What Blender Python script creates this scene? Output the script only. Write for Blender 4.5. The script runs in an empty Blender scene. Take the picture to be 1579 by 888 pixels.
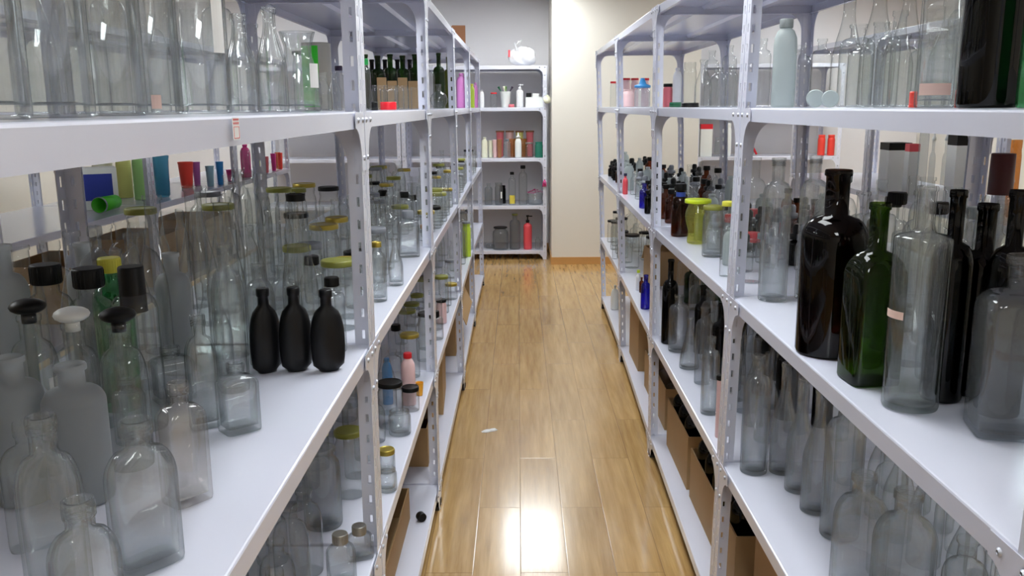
import bpy, math, random
from mathutils import Vector, Matrix
PI = math.pi
scene = bpy.context.scene
COL = scene.collection
# ---------------------------------------------------------------- camera
F_PX, PITCH, YAW, ROLL, EYE = 1361.7, 0.2025, -0.0081, 0.0075, 1.5916
cam_data = bpy.data.cameras.new('camera')
cam_data.sensor_width = 36.0
cam_data.lens = F_PX / 1579 * 36.0
cam_data.clip_start = 0.02
cam = bpy.data.objects.new('camera', cam_data)
COL.objects.link(cam)
right0 = Vector((math.cos(YAW), -math.sin(YAW), 0))
ahead0 = Vector((math.sin(YAW), math.cos(YAW), 0))
up_axis = Vector((0, 0, 1))
ahead = ahead0 * math.cos(PITCH) - up_axis * math.sin(PITCH)
up0 = ahead0 * math.sin(PITCH) + up_axis * math.cos(PITCH)
rt = right0 * math.cos(ROLL) - up0 * math.sin(ROLL)
up = right0 * math.sin(ROLL) + up0 * math.cos(ROLL)
m = Matrix.Identity(4)
for i in range(3):
    m[i][0], m[i][1], m[i][2] = rt[i], up[i], -ahead[i]
m[0][3], m[1][3], m[2][3] = 0, 0, EYE
cam.matrix_world = m
scene.camera = cam
# ---------------------------------------------------------------- world, exposure
world = bpy.data.worlds.new('world')
scene.world = world
world.use_nodes = True
world.node_tree.nodes['Background'].inputs[0].default_value = (0.75, 0.8, 0.9, 1)
world.node_tree.nodes['Background'].inputs[1].default_value = 0.3
vs = scene.view_settings
vs.view_transform = 'Standard'
vs.look = 'None'
vs.gamma = 1.0
vs.use_curve_mapping = False
vs.exposure = 0.0
PANEL_WATTS = 19.5          # strength of each ceiling panel's diffuser
PANELS = [(x, y) for y in (8.25, 5.25, 2.3, -0.7) for x in (-2.95, 0.12, 3.05) if x > -2 or y > 8 or y == 2.3]  # unseen left panel nearest the camera is added to brighten the left racks
CEIL = 2.72
scene.cycles.transparent_max_bounces = 40
scene.cycles.max_bounces = 12
scene.cycles.diffuse_bounces = 4
scene.cycles.glossy_bounces = 5
scene.cycles.sample_clamp_indirect = 6.0
scene.cycles.caustics_reflective = False
scene.cycles.caustics_refractive = False

# ---------------------------------------------------------------- materials
MATS = {}
def srgb(c):
    def f(v): return v / 12.92 if v <= 0.04045 else ((v + 0.055) / 1.055) ** 2.4
    return tuple(f(v / 255) for v in c) + (1,)

def new_mat(name):
    mt = bpy.data.materials.new(name)
    mt.use_nodes = True
    nt = mt.node_tree
    nt.nodes.clear()
    out = nt.nodes.new('ShaderNodeOutputMaterial')
    MATS[name] = mt
    return mt, nt, out

def solid(name, rgb, rough=0.5, metal=0.0, noise=0.0, nscale=8.0, coat=0.0, trans=0.0, bump=0.0, spec=0.5):
    mt, nt, out = new_mat(name)
    p = nt.nodes.new('ShaderNodeBsdfPrincipled')
    p.inputs['Base Color'].default_value = srgb(rgb)
    p.inputs['Roughness'].default_value = rough
    p.inputs['Metallic'].default_value = metal
    p.inputs['Coat Weight'].default_value = coat
    p.inputs['Coat Roughness'].default_value = 0.1
    p.inputs['Specular IOR Level'].default_value = spec
    if noise or bump:
        tc = nt.nodes.new('ShaderNodeTexCoord')
        n = nt.nodes.new('ShaderNodeTexNoise')
        n.inputs['Scale'].default_value = nscale
        n.inputs['Detail'].default_value = 4
        nt.links.new(tc.outputs['Object'], n.inputs['Vector'])
    if noise:
        mx = nt.nodes.new('ShaderNodeMix'); mx.data_type = 'RGBA'
        a = srgb(rgb)
        mx.inputs[6].default_value = tuple(max(0, v * (1 - noise)) for v in a[:3]) + (1,)
        mx.inputs[7].default_value = tuple(min(1, v * (1 + noise * .6)) for v in a[:3]) + (1,)
        nt.links.new(n.outputs['Fac'], mx.inputs[0])
        nt.links.new(mx.outputs[2], p.inputs['Base Color'])
    if bump:
        b = nt.nodes.new('ShaderNodeBump')
        b.inputs['Strength'].default_value = bump
        b.inputs['Distance'].default_value = 0.01
        nt.links.new(n.outputs['Fac'], b.inputs['Height'])
        nt.links.new(b.outputs['Normal'], p.inputs['Normal'])
    nt.links.new(p.outputs[0], out.inputs[0])
    return mt

def glass(name, tint, edge, haze=0.05, hazecol=(0.8, 0.82, 0.82), rough=0.012, gloss=1.0, wob=0.12):
    """Thin bottle glass: lets light straight through, more of it is swallowed where the wall is seen edge on,
    a mirror film by Fresnel and a slight film of dust."""
    mt, nt, out = new_mat(name)
    N = nt.nodes.new; L = nt.links.new
    lw = N('ShaderNodeLayerWeight'); lw.inputs['Blend'].default_value = 0.5
    pw = N('ShaderNodeMath'); pw.operation = 'POWER'; pw.inputs[1].default_value = 3.2
    L(lw.outputs['Facing'], pw.inputs[0])
    mc = N('ShaderNodeMix'); mc.data_type = 'RGBA'
    mc.inputs[6].default_value = tint + (1,); mc.inputs[7].default_value = edge + (1,)
    L(pw.outputs[0], mc.inputs[0])
    tr = N('ShaderNodeBsdfTransparent'); L(mc.outputs[2], tr.inputs[0])
    df = N('ShaderNodeBsdfDiffuse'); df.inputs[0].default_value = hazecol + (1,)
    tl = N('ShaderNodeBsdfTranslucent'); tl.inputs[0].default_value = hazecol + (1,)
    md = N('ShaderNodeMixShader'); md.inputs[0].default_value = 0.5
    L(df.outputs[0], md.inputs[1]); L(tl.outputs[0], md.inputs[2])
    m1 = N('ShaderNodeMixShader'); m1.inputs[0].default_value = haze
    L(tr.outputs[0], m1.inputs[1]); L(md.outputs[0], m1.inputs[2])
    tc = N('ShaderNodeTexCoord'); nz = N('ShaderNodeTexNoise'); nz.inputs['Scale'].default_value = 16
    L(tc.outputs['Object'], nz.inputs['Vector'])
    bp = N('ShaderNodeBump'); bp.inputs['Strength'].default_value = wob; bp.inputs['Distance'].default_value = 0.004
    L(nz.outputs['Fac'], bp.inputs['Height'])
    gl = N('ShaderNodeBsdfAnisotropic') if False else N('ShaderNodeBsdfGlossy')
    gl.inputs['Roughness'].default_value = rough
    L(bp.outputs['Normal'], gl.inputs['Normal'])
    lf = N('ShaderNodeLayerWeight'); lf.inputs['Blend'].default_value = 0.5
    L(bp.outputs['Normal'], lf.inputs['Normal'])
    p5 = N('ShaderNodeMath'); p5.operation = 'POWER'; p5.inputs[1].default_value = 5.0
    L(lf.outputs['Facing'], p5.inputs[0])
    mu = N('ShaderNodeMath'); mu.operation = 'MULTIPLY_ADD'; mu.inputs[1].default_value = .70 * gloss; mu.inputs[2].default_value = .060 * gloss; mu.use_clamp = True
    L(p5.outputs[0], mu.inputs[0])
    m2 = N('ShaderNodeMixShader')
    L(mu.outputs[0], m2.inputs[0]); L(m1.outputs[0], m2.inputs[1]); L(gl.outputs[0], m2.inputs[2])
    L(m2.outputs[0], out.inputs[0])
    return mt

glass('clear', (.945, .957, .955), (.26, .30, .305), .016)
def crystal(name, tint, edge):
    """Thick bottle glass for the pieces next to the camera: half of it bends light for real."""
    mt = glass(name, tint, edge, .010, gloss=.62)
    nt = mt.node_tree; out = [n for n in nt.nodes if n.type == 'OUTPUT_MATERIAL'][0]
    src = out.inputs[0].links[0].from_socket
    g = nt.nodes.new('ShaderNodeBsdfGlass'); g.inputs['Roughness'].default_value = 0.0; g.inputs['IOR'].default_value = 1.48
    g.inputs['Color'].default_value = tint + (1,)
    mx = nt.nodes.new('ShaderNodeMixShader'); mx.inputs[0].default_value = CRYSTAL
    nt.links.new(src, mx.inputs[1]); nt.links.new(g.outputs[0], mx.inputs[2]); nt.links.new(mx.outputs[0], out.inputs[0])
CRYSTAL = .15
crystal('crystal', (.965, .975, .975), (.22, .26, .27))
glass('warm', (.95, .94, .93), (.34, .31, .29), .035)
glass('smokeclear', (.86, .88, .90), (.40, .43, .46), .06)
glass('smoke', (.62, .64, .66), (.30, .32, .34), .12)
glass('frosted', (.55, .57, .58), (.35, .37, .38), .55, (.62, .65, .66), rough=.45, gloss=.5)
glass('green', (.25, .72, .38), (.05, .32, .12), .04, (.2, .5, .3))
glass('darkgreen', (.10, .20, .06), (.01, .03, .01), .03, (.1, .16, .06), gloss=.5)
glass('darkgreen2', (.13, .23, .035), (.02, .05, .01), .03, (.15, .22, .06), gloss=.5)
glass('olive', (.30, .34, .10), (.05, .06, .02), .04, (.25, .27, .1), gloss=.5)
glass('amberblack', (.05, .02, .014), (.01, .005, .005), .02, (.06, .03, .03), gloss=.5)
glass('amber', (.42, .16, .05), (.08, .02, .01), .04, (.2, .09, .05), gloss=.5)
glass('amberclear', (.85, .50, .18), (.45, .2, .05), .25, (.7, .4, .15))
glass('black', (.012, .010, .012), (0, 0, 0), .02, (.03, .03, .03), gloss=.5)
glass('cobalt', (.06, .05, .62), (.01, .01, .2), .12, (.08, .06, .6))
glass('yellowclear', (.86, .86, .35), (.45, .5, .1), .12, (.75, .75, .2))
glass('teal', (.1, .6, .45), (.05, .3, .2), .35, (.1, .6, .45))
glass('bluetrans', (.35, .7, .82), (.15, .4, .55), .35, (.3, .68, .85))
glass('clearplastic', (.90, .92, .93), (.6, .62, .64), .16, (.8, .82, .84), rough=.1)
glass('frostplastic', (.55, .58, .58), (.4, .43, .43), .60, (.66, .72, .71), rough=.4, gloss=.5)
glass('frost', (.6, .62, .62), (.4, .42, .42), .5, (.66, .70, .70), rough=.4, gloss=.5)
SOL = dict(blackmatte=((13, 13, 15), .36), blackplastic=((14, 14, 15), .45), whiteplastic=((232, 232, 235), .35), whitesoft=((222, 225, 222), .5),
    pinkplastic=((214, 132, 200), .4), limeplastic=((178, 205, 60), .4), limesoft=((150, 200, 120), .45), yellowsoft=((208, 208, 120), .45),
    cream=((222, 222, 198), .5), redplastic=((222, 62, 48), .4), blueplastic=((38, 130, 196), .4), bluesoft=((140, 180, 196), .45),
    purpleplastic=((168, 92, 160), .4), magenta=((205, 48, 130), .4), rose=((214, 110, 120), .5), blush=((222, 186, 186), .4), coral=((222, 78, 88), .4),
    orangeplastic=((228, 160, 40), .4), darkgreenplastic=((20, 92, 60), .4), purple=((50, 34, 66), .4), navy=((30, 34, 70), .4), red=((205, 26, 40), .35),
    green=((20, 150, 70), .35), yellow=((208, 204, 70), .4), lime=((196, 216, 36), .35), blue=((48, 130, 190), .4), white=((226, 228, 224), .45),
    burgundy=((70, 14, 22), .4), brown=((150, 100, 66), .7), kraft=((196, 160, 112), .75), olive=((128, 130, 52), .45), cork=((150, 120, 92), .8),
    grey=((120, 124, 132), .4), capblack=((9, 9, 10), .45))
for k, (c, r) in SOL.items():
    if k not in ('green', 'olive'): solid('s_' + k, c, r, spec=.25 if 'black' in k else .5)
solid('s_green', (20, 150, 70), .35); solid('s_olive', (128, 130, 52), .45)
solid('s_gold', (176, 156, 72), .35, metal=.8)
solid('s_tin', (150, 148, 142), .35, metal=.8)
solid('paper', (226, 226, 224), .8)
solid('pinkpaper', (226, 130, 140), .8)
solid('peachpaper', (222, 190, 178), .8)
solid('redink', (214, 60, 60), .8)
solid('blueprint', (28, 50, 150), .5)
solid('greenpaper', (46, 190, 36), .5)
solid('yellowpaper', (210, 190, 70), .8)
solid('bluesleeve', (44, 70, 150), .45)
solid('rack_paint', (210, 212, 226), .24, noise=.03, nscale=3, coat=.35)
solid('bolt_steel', (178, 180, 188), .45, metal=.6)
solid('foot_rubber', (32, 22, 20), .6)
solid('wall_paint', (216, 212, 203), .7, noise=.02, nscale=2)
solid('wall_grey', (232, 230, 232), .75, noise=.02, nscale=2)
solid('ceiling_paint', (228, 228, 228), .8)
solid('baseboard_wood', (190, 142, 84), .4, noise=.12, nscale=6)
solid('cardboard', (172, 140, 98), .8, noise=.1, nscale=5)
solid('cardboard_in', (96, 72, 48), .9, noise=.1, nscale=5)
solid('blackfill', (20, 18, 20), .35, bump=.8, nscale=14)  # also the blob added as shade inside the long open carton
solid('whitebag', (236, 236, 238), .4, bump=.7, nscale=16)
solid('redcloth', (110, 14, 26), .5, bump=.5, nscale=20)
solid('panel_frame', (235, 235, 235), .5)

def emit(name, col, s):
    mt, nt, out = new_mat(name)
    e = nt.nodes.new('ShaderNodeEmission')
    e.inputs[0].default_value = col + (1,); e.inputs[1].default_value = s
    nt.links.new(e.outputs[0], out.inputs[0])
emit('panel_light', (.955, 1.0, 1.01), PANEL_WATTS)

def floor_mat():
    """Laminate boards 166 mm wide and 1.02 m long, laid along y, every other row shifted by half a board."""
    mt, nt, out = new_mat('laminate')
    N = nt.nodes.new; L = nt.links.new
    def M(op, a, b=None, c=None):
        n = N('ShaderNodeMath'); n.operation = op
        for i, v in enumerate((a, b, c)):
            if v is None: continue
            if isinstance(v, (int, float)): n.inputs[i].default_value = v
            else: L(v, n.inputs[i])
        return n.outputs[0]
    g = N('ShaderNodeNewGeometry'); sp = N('ShaderNodeSeparateXYZ'); L(g.outputs['Position'], sp.inputs[0])
    X, Y = sp.outputs[0], sp.outputs[1]
    u = M('DIVIDE', X, .1665); ui = M('FLOOR', u); uf = M('SUBTRACT', u, ui)
    par = M('PINGPONG', ui, 1.0)
    v = M('ADD', M('DIVIDE', Y, 1.02), M('MULTIPLY', M('SUBTRACT', 1.0, par), .5)); v = M('ADD', v, -.262)
    vi = M('FLOOR', v); vf = M('SUBTRACT', v, vi)
    dx = M('MULTIPLY', M('MINIMUM', uf, M('SUBTRACT', 1.0, uf)), .1665)
    dy = M('MULTIPLY', M('MINIMUM', vf, M('SUBTRACT', 1.0, vf)), 1.02)
    d = M('MINIMUM', dx, dy)
    groove = M('SMOOTH_MIN', M('DIVIDE', d, .0022), 1.0, .1)
    cid = N('ShaderNodeCombineXYZ'); L(ui, cid.inputs[0]); L(vi, cid.inputs[1])
    wn = N('ShaderNodeTexWhiteNoise'); wn.noise_dimensions = '3D'; L(cid.outputs[0], wn.inputs[0])
    gv = N('ShaderNodeCombineXYZ')
    L(M('ADD', M('MULTIPLY', X, 26.0), M('MULTIPLY', wn.outputs['Value'], 37.0)), gv.inputs[0]); L(M('MULTIPLY', Y, 1.6), gv.inputs[1]); L(M('MULTIPLY', wn.outputs['Value'], 9.0), gv.inputs[2])
    n1 = N('ShaderNodeTexNoise'); n1.inputs['Scale'].default_value = 1.6; n1.inputs['Detail'].default_value = 6; L(gv.outputs[0], n1.inputs['Vector'])
    gv2 = N('ShaderNodeCombineXYZ'); L(M('MULTIPLY', X, 130.0), gv2.inputs[0]); L(M('MULTIPLY', Y, 5.0), gv2.inputs[1])
    n2 = N('ShaderNodeTexNoise'); n2.inputs['Scale'].default_value = 1.5; L(gv2.outputs[0], n2.inputs['Vector'])
    t = M('ADD', M('MULTIPLY', n1.outputs['Fac'], .75), M('MULTIPLY', n2.outputs['Fac'], .25))
    cr = N('ShaderNodeValToRGB'); L(t, cr.inputs[0])
    cr.color_ramp.elements[0].position = .3; cr.color_ramp.elements[0].color = srgb((156, 120, 72))
    cr.color_ramp.elements[1].position = .7; cr.color_ramp.elements[1].color = srgb((198, 162, 106))
    mp = N('ShaderNodeMix'); mp.data_type = 'RGBA'; mp.blend_type = 'MULTIPLY'; mp.inputs[0].default_value = 1
    L(cr.outputs[0], mp.inputs[6])
    sh = N('ShaderNodeCombineColor'); s = M('ADD', M('MULTIPLY', wn.outputs['Value'], .12), .92)
    for i in range(3): L(s, sh.inputs[i])
    L(sh.outputs[0], mp.inputs[7])
    mg = N('ShaderNodeMix'); mg.data_type = 'RGBA'; L(groove, mg.inputs[0]); mg.inputs[6].default_value = srgb((120, 88, 54)); L(mp.outputs[2], mg.inputs[7])
    p = N('ShaderNodeBsdfPrincipled'); L(mg.outputs[2], p.inputs['Base Color'])
    p.inputs['Roughness'].default_value = .2; p.inputs['Coat Weight'].default_value = .3; p.inputs['Coat Roughness'].default_value = .1
    b = N('ShaderNodeBump'); b.inputs['Strength'].default_value = .2; b.inputs['Distance'].default_value = .001
    L(groove, b.inputs['Height']); L(b.outputs[0], p.inputs['Normal'])
    
    L(b.outputs[0], p.inputs['Coat Normal'])
    L(p.outputs[0], out.inputs[0])
floor_mat()
def mat(n):
    return MATS['s_' + n] if 's_' + n in MATS else MATS[n]

# ---------------------------------------------------------------- mesh helpers
class MB:
    def __init__(s): s.v = []; s.f = []; s.sm = []; s.mi = []
    def add(s, vs, fs, smooth=False, mi=0):
        b = len(s.v); s.v += [tuple(v) for v in vs]
        for f in fs: s.f.append([b + i for i in f]); s.sm.append(smooth); s.mi.append(mi)
    def box(s, x0, x1, y0, y1, z0, z1, mi=0):
        s.add([(x0, y0, z0), (x1, y0, z0), (x1, y1, z0), (x0, y1, z0), (x0, y0, z1), (x1, y0, z1), (x1, y1, z1), (x0, y1, z1)],
              [(0, 3, 2, 1), (4, 5, 6, 7), (0, 1, 5, 4), (1, 2, 6, 5), (2, 3, 7, 6), (3, 0, 4, 7)], mi=mi)
    def rings(s, rings, n=24, smooth=True, cap0=True, cap1=True, mi=0, off=(0, 0)):
        """rings: (a, b, z, p): superellipse of half widths a, b and power p at height z."""
        vs = []
        for a, b, z, p in rings:
            for i in range(n):
                t = 2 * PI * i / n; c, q = math.cos(t), math.sin(t)
                vs.append((off[0] + a * math.copysign(abs(c) ** (2 / p), c), off[1] + b * math.copysign(abs(q) ** (2 / p), q), z))
        fs = []
        for k in range(len(rings) - 1):
            for i in range(n):
                j = (i + 1) % n
                fs.append((k * n + i, k * n + j, (k + 1) * n + j, (k + 1) * n + i))
        s.add(vs, fs, smooth, mi)
        b0 = len(s.v) - len(vs)
        if cap0: s.f.append([b0 + i for i in range(n)][::-1]); s.sm.append(False); s.mi.append(mi)
        if cap1: s.f.append([b0 + (len(rings) - 1) * n + i for i in range(n)]); s.sm.append(False); s.mi.append(mi)
    def prism(s, pts, y0, y1, axis='y', mi=0):
        """polygon pts in (x, z) pushed from y0 to y1 (axis y) or in (y, z) pushed along x."""
        n = len(pts)
        if axis == 'y': vs = [(a, y0, b) for a, b in pts] + [(a, y1, b) for a, b in pts]
        else: vs = [(y0, a, b) for a, b in pts] + [(y1, a, b) for a, b in pts]
        s.add(vs, [tuple(range(n)), tuple(range(2 * n - 1, n - 1, -1))] + [(i, i + n, (i + 1) % n + n, (i + 1) % n) for i in range(n)], mi=mi)
    def tube(s, pts, r, n=8, mi=0):
        P = [Vector(p) for p in pts]; vs = []
        for i, p in enumerate(P):
            d = (P[min(i + 1, len(P) - 1)] - P[max(i - 1, 0)]).normalized()
            a = d.orthogonal().normalized(); b = d.cross(a)
            rr = r[i] if isinstance(r, (list, tuple)) else r
            for k in range(n):
                t = 2 * PI * k / n; vs.append(p + a * rr * math.cos(t) + b * rr * math.sin(t))
        fs = [(k * n + i, k * n + (i + 1) % n, (k + 1) * n + (i + 1) % n, (k + 1) * n + i) for k in range(len(P) - 1) for i in range(n)]
        fs += [tuple(range(n))[::-1], tuple(range((len(P) - 1) * n, len(P) * n))]
        s.add(vs, fs, True, mi)
    def mesh(s, name, mats):
        me = bpy.data.meshes.new(name)
        me.from_pydata(s.v, [], s.f)
        for m_ in mats if isinstance(mats, (list, tuple)) else [mats]: me.materials.append(m_)
        me.polygons.foreach_set('use_smooth', s.sm)
        me.polygons.foreach_set('material_index', s.mi)
        me.update()
        return me
def link(name, me, parent=None, loc=(0, 0, 0), rot=(0, 0, 0)):
    o = bpy.data.objects.new(name, me); COL.objects.link(o)
    if parent: o.parent = parent
    o.location = loc; o.rotation_euler = rot
    return o
def thing(o, label, cat, group=None):
    o['label'] = label; o['category'] = cat
    if group: o['group'] = group
    return o
def structure(name, mb, mt):
    o = link(name, mb.mesh(name, mt)); o['kind'] = 'structure'; return o

# ---------------------------------------------------------------- the room
WX0, WX1, WY0, WY1 = -4.3, 4.4, -2.4, 9.92
b = MB(); b.box(WX0, WX1, WY0, WY1, -.05, 0); structure('floor', b, mat('laminate'))
b = MB(); b.box(WX0, WX1, WY0, WY1, CEIL, CEIL + .05); structure('ceiling', b, mat('ceiling_paint'))
b = MB(); b.box(WX0 - .1, WX1 + .1, WY1, WY1 + .1, 0, CEIL); structure('wall_end', b, mat('wall_grey'))
b = MB(); b.box(WX0 - .1, WX1 + .1, WY0 - .1, WY0, 0, CEIL); structure('wall_behind', b, mat('wall_paint'))
b = MB(); b.box(WX0 - .1, WX0, WY0, WY1, 0, CEIL); structure('wall_left', b, mat('wall_paint'))
b = MB(); b.box(WX1, WX1 + .1, WY0, WY1, 0, CEIL); structure('wall_right', b, mat('wall_paint'))
b = MB(); b.box(.338, 1.80, 8.95, WY1, 0, CEIL); structure('pillar_wall', b, mat('wall_paint'))
b = MB(); b.box(.328, 1.81, 8.938, 8.95, 0, .075); b.box(.328, .338, 8.95, WY1, 0, .075); b.box(1.80, 1.81, 8.95, WY1, 0, .075)
structure('baseboard_pillar', b, mat('baseboard_wood'))
b = MB(); b.box(WX0, .328, WY1 - .012, WY1, 0, .075); structure('baseboard_end', b, mat('baseboard_wood'))

b = MB(); W2, L2, t = .3, .6, .02
b.box(-W2, W2, -L2, -L2 + t, -.012, 0); b.box(-W2, W2, L2 - t, L2, -.012, 0); b.box(-W2, -W2 + t, -L2 + t, L2 - t, -.012, 0); b.box(W2 - t, W2, -L2 + t, L2 - t, -.012, 0)
pf_me = b.mesh('frame', mat('panel_frame'))
b = MB(); b.box(-W2 + t, W2 - t, -L2 + t, L2 - t, -.009, -.001); pd_me = b.mesh('diffuser', mat('panel_light'))
for i, (x, y) in enumerate(PANELS):
    r = thing(link('ceiling_light', None, None, (x, y, CEIL)), 'flat white rectangular ceiling light panel set above the racks', 'ceiling light', 'ceiling light panels')
    link('frame', pf_me, r); link('diffuser', pd_me, r)

# ---------------------------------------------------------------- slotted angle racks
LEVELS = [.0951, .5719, 1.0671, 1.5836, 2.0]
LIP, DEPTH = .035, .66
def post_mesh():
    b = MB(); w, t, hw = .038, .0018, .004; zs = 0.0; H = 2.0
    for axis in (0, 1):
        def bx(a0, a1, z0, z1):
            if axis == 0: b.box(a0, a1, 0, t, z0, z1)
            else: b.box(0, t, a0 + (t if a0 == 0 else 0), a1, z0, z1)
        bx(0, w / 2 - hw, 0, H); bx(w / 2 + hw, w, 0, H)
        z = 0.0
        while z < H - .01:
            z1 = min(H, z + (.028 if z > 0 else .024))
            bx(w / 2 - hw, w / 2 + hw, z, z1)
            z += .05
    return b.mesh('post', mat('rack_paint'))
POST = post_mesh()
def foot_mesh():
    b = MB(); b.box(-.001, .042, -.003, .042, 0, .016); b.box(-.0015, .014, -.0035, .014, 0, .030); return b.mesh('foot', mat('foot_rubber'))
FOOT = foot_mesh()
def bracket_mesh(bolts, face='y'):
    b = MB(); t = .0016
    pts = [(.001, -.001), (.098, -.001), (.098, -.034)]
    for k in range(9):
        a = PI / 2 * k / 8
        pts.append((.098 - .060 * math.sin(a), -.034 - .078 * (1 - math.cos(a))))
    pts += [(.038, -.125), (.001, -.125)]
    b.prism([(x, z) for x, z in pts], -t, -.0001, 'y')
    b.prism([(x, z) for x, z in pts], -t, -.0001, 'x')
    if bolts:
        for (x, z) in BOLTS:
            c = MB(); bolt_into(c, x, z)
            b.add([v if face == 'y' else (v[1], v[0], v[2]) for v in c.v], c.f, True, 1)
    return b.mesh('corner_bracket', [mat('rack_paint'), mat('bolt_steel')])
BOLTS = [(.019, -.018), (.072, -.018), (.019, -.098)]
def bolt_into(b, x, z, mi=1):
    n = 10; vs = []
    for r, y in ((.0058, -.0016), (.0058, -.0035), (.003, -.005)):
        for i in range(n): vs.append((x + r * math.cos(2 * PI * i / n), y, z + r * math.sin(2 * PI * i / n)))
    fs = [(k * n + i, (k + 1) * n + i, (k + 1) * n + (i + 1) % n, k * n + (i + 1) % n) for k in range(2) for i in range(n)] + [tuple(range(2 * n, 3 * n))]
    b.add(vs, fs, True, mi)
BR_PLAIN, BR_BOLTS, BR_BOLTS_X = bracket_mesh(False), bracket_mesh(True), bracket_mesh(True, 'x')
bb = MB(); bolt_into(bb, 0, 0, 0); BOLT = bb.mesh('bolt', mat('bolt_steel'))
def shelf_mesh(L, D, a0=0.0, c0=0.0):
    b = MB()
    def ring(i, z): return [(i, i + a0, z), (L - i, i + c0, z), (L - i, D - i + c0, z), (i, D - i + a0, z)]
    prof = [(.0035, 0), (.0012, -.0009), (0, -.0035), (0, -LIP), (.014, -LIP), (.014, -LIP + .0015), (.0015, -LIP + .0015), (.0015, -.004), (.003, -.0018)]
    vs = [p for i, z in prof for p in ring(i, z)]
    fs = [(0, 1, 2, 3)]
    for k in range(len(prof) - 1):
        for i in range(4): fs.append((k * 4 + i, (k + 1) * 4 + i, (k + 1) * 4 + (i + 1) % 4, k * 4 + (i + 1) % 4))
    q = (len(prof) - 1) * 4; fs.append((q + 3, q + 2, q + 1, q))
    b.add(vs, fs)
    me = b.mesh('shelf', mat('rack_paint'))
    r = MB()
    for k in (1, 2):
        y = D * k / 3
        q = [(y - .03, -.002), (y - .02, -.016), (y + .02, -.016), (y + .03, -.002)]
        r.add([(.02, u_ + a0, w_) for u_, w_ in q] + [(L - .02, u_ + c0, w_) for u_, w_ in q], [(0, 1, 2, 3), (7, 6, 5, 4), (0, 4, 5, 1), (1, 5, 6, 2), (2, 6, 7, 3), (3, 7, 4, 0)])
    return me, r.mesh('stiffening_rib', mat('rack_paint'))

def rack(label, group, origin, rotz, L, off=lambda x, z: 0.0, fine=0, levels=(0, 1, 2, 3, 4), D=DEPTH):
    """Local frame: x along the front, y into the rack, z up. off(x, z) is the small lean of the frame in y."""
    root = link('storage_rack', None, None, origin, (0, 0, rotz)); thing(root, label, 'storage rack', group)
    for cx, cy, rz in ((0, 0, 0), (L, 0, PI / 2), (L, D, PI), (0, D, -PI / 2)):
        o0 = off(cx, 0); lean = (off(cx, 2) - o0) / 2
        p = link('post', POST, root, (cx, cy + o0, 0))
        p.matrix_local = Matrix.Translation((cx, cy + o0, 0)) @ Matrix.Rotation(-math.atan(lean), 4, 'X') @ Matrix.Rotation(rz, 4, 'Z')
        link('foot', FOOT, root, (cx, cy + o0, 0), (0, 0, rz))
    for k in levels:
        z = LEVELS[k]; a, c = off(0, z), off(L, z)
        me, rib = shelf_mesh(L - .006, D - .006, a, c)
        sh = link('shelf', me, root, (.003, .003, z))
        link('stiffening_rib', rib, sh)
        for cx, cy, rz in ((0, 0, 0), (L, 0, PI / 2), (L, D, PI), (0, D, -PI / 2)):
            front_near = fine and cy == 0
            br = link('corner_bracket', BR_PLAIN if front_near else (BR_BOLTS if (cx == 0) == (cy == 0) else BR_BOLTS_X), root, (cx, cy + off(cx, z), z), (0, 0, rz))
            if front_near:
                for (bx_, bz_) in BOLTS:
                    if cx == 0: link('bolt', BOLT, br, (bx_, 0, bz_))
                    else: link('bolt', BOLT, br, (0, bx_, bz_), (0, 0, -PI / 2))
    return root
LJ = [(-.3336, .0, .44), (-.3335, .0001, 1.9373), (-.3294, -.0026, 3.3462), (-.3295, -.0125, 4.8857), (-.3318, -.0064, 6.3839), (-.3253, -.0089, 7.9118)]
RJ = [(.5915, .0168, .93), (.5915, .0168, 2.4313), (.5909, -.0112, 3.8847), (.6145, -.0283, 5.4403), (.6291, -.0348, 6.9496)]
NL = ['nearest white steel rack on the left, three flat black bottles on its waist-high shelf', 'second white rack on the left, crowded with lidded glass containers', 'third white rack on the left, dark wine bottles at eye level', 'fourth white rack on the left with a pink bottle at eye level', 'last white rack on the left with brown boxes on top']
NR = ['nearest white steel rack on the right, dark wine bottles and square decanter', 'second white rack on the right holding an amber bottle and lime-lidded jar', 'third white rack on the right with a cobalt blue bottle', 'last white rack on the right beside the pillar']
for i in range(5):
    a, c = LJ[i], LJ[i + 1]; L = c[2] - a[2] - .007
    rack(NL[i], None, (-.3336, a[2] + .0035, 0), PI / 2, L,
         lambda x, z, a=a, c=c, L=L: -.3336 - ((a[0] + a[1] * (z - 1)) * (1 - x / L) + (c[0] + c[1] * (z - 1)) * x / L), fine=i < 2)
for i in range(4):
    a, c = RJ[i], RJ[i + 1]; L = c[2] - a[2] - .007
    rack(NR[i], None, (.6, c[2] - .0035, 0), -PI / 2, L,
         lambda x, z, a=a, c=c, L=L: ((c[0] + c[1] * (z - 1)) * (1 - x / L) + (a[0] + a[1] * (z - 1)) * x / L) - .6, fine=i < 2)
rack('white rack against the end wall, closing the aisle', None, (-1.205, 9.25, 0), 0, 1.5, D=.6)
rack('white rack against the end wall, closing the left aisle', None, (-2.718, 9.25, 0), 0, 1.5, D=.6)
rack('white rack against the end wall beyond the pillar', None, (1.83, 9.25, 0), 0, 1.5, D=.6)
# racks across the two neighbouring aisles, seen through the gaps
for i in range(4):
    rack('white rack across the left aisle with bright plastic cups' if i == 2 else 'white rack across the left aisle, %s along' % ['first', 'second', 'third', 'fourth'][i], None, (-2.04, 1.9 + i * 1.509, 0), PI / 2, 1.5)
for i in range(3):
    rack('white rack across the right aisle, %s along' % ['first', 'second', 'third'][i], None, (2.12, 3.93 + i * 1.509, 0), -PI / 2, 1.5)

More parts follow.
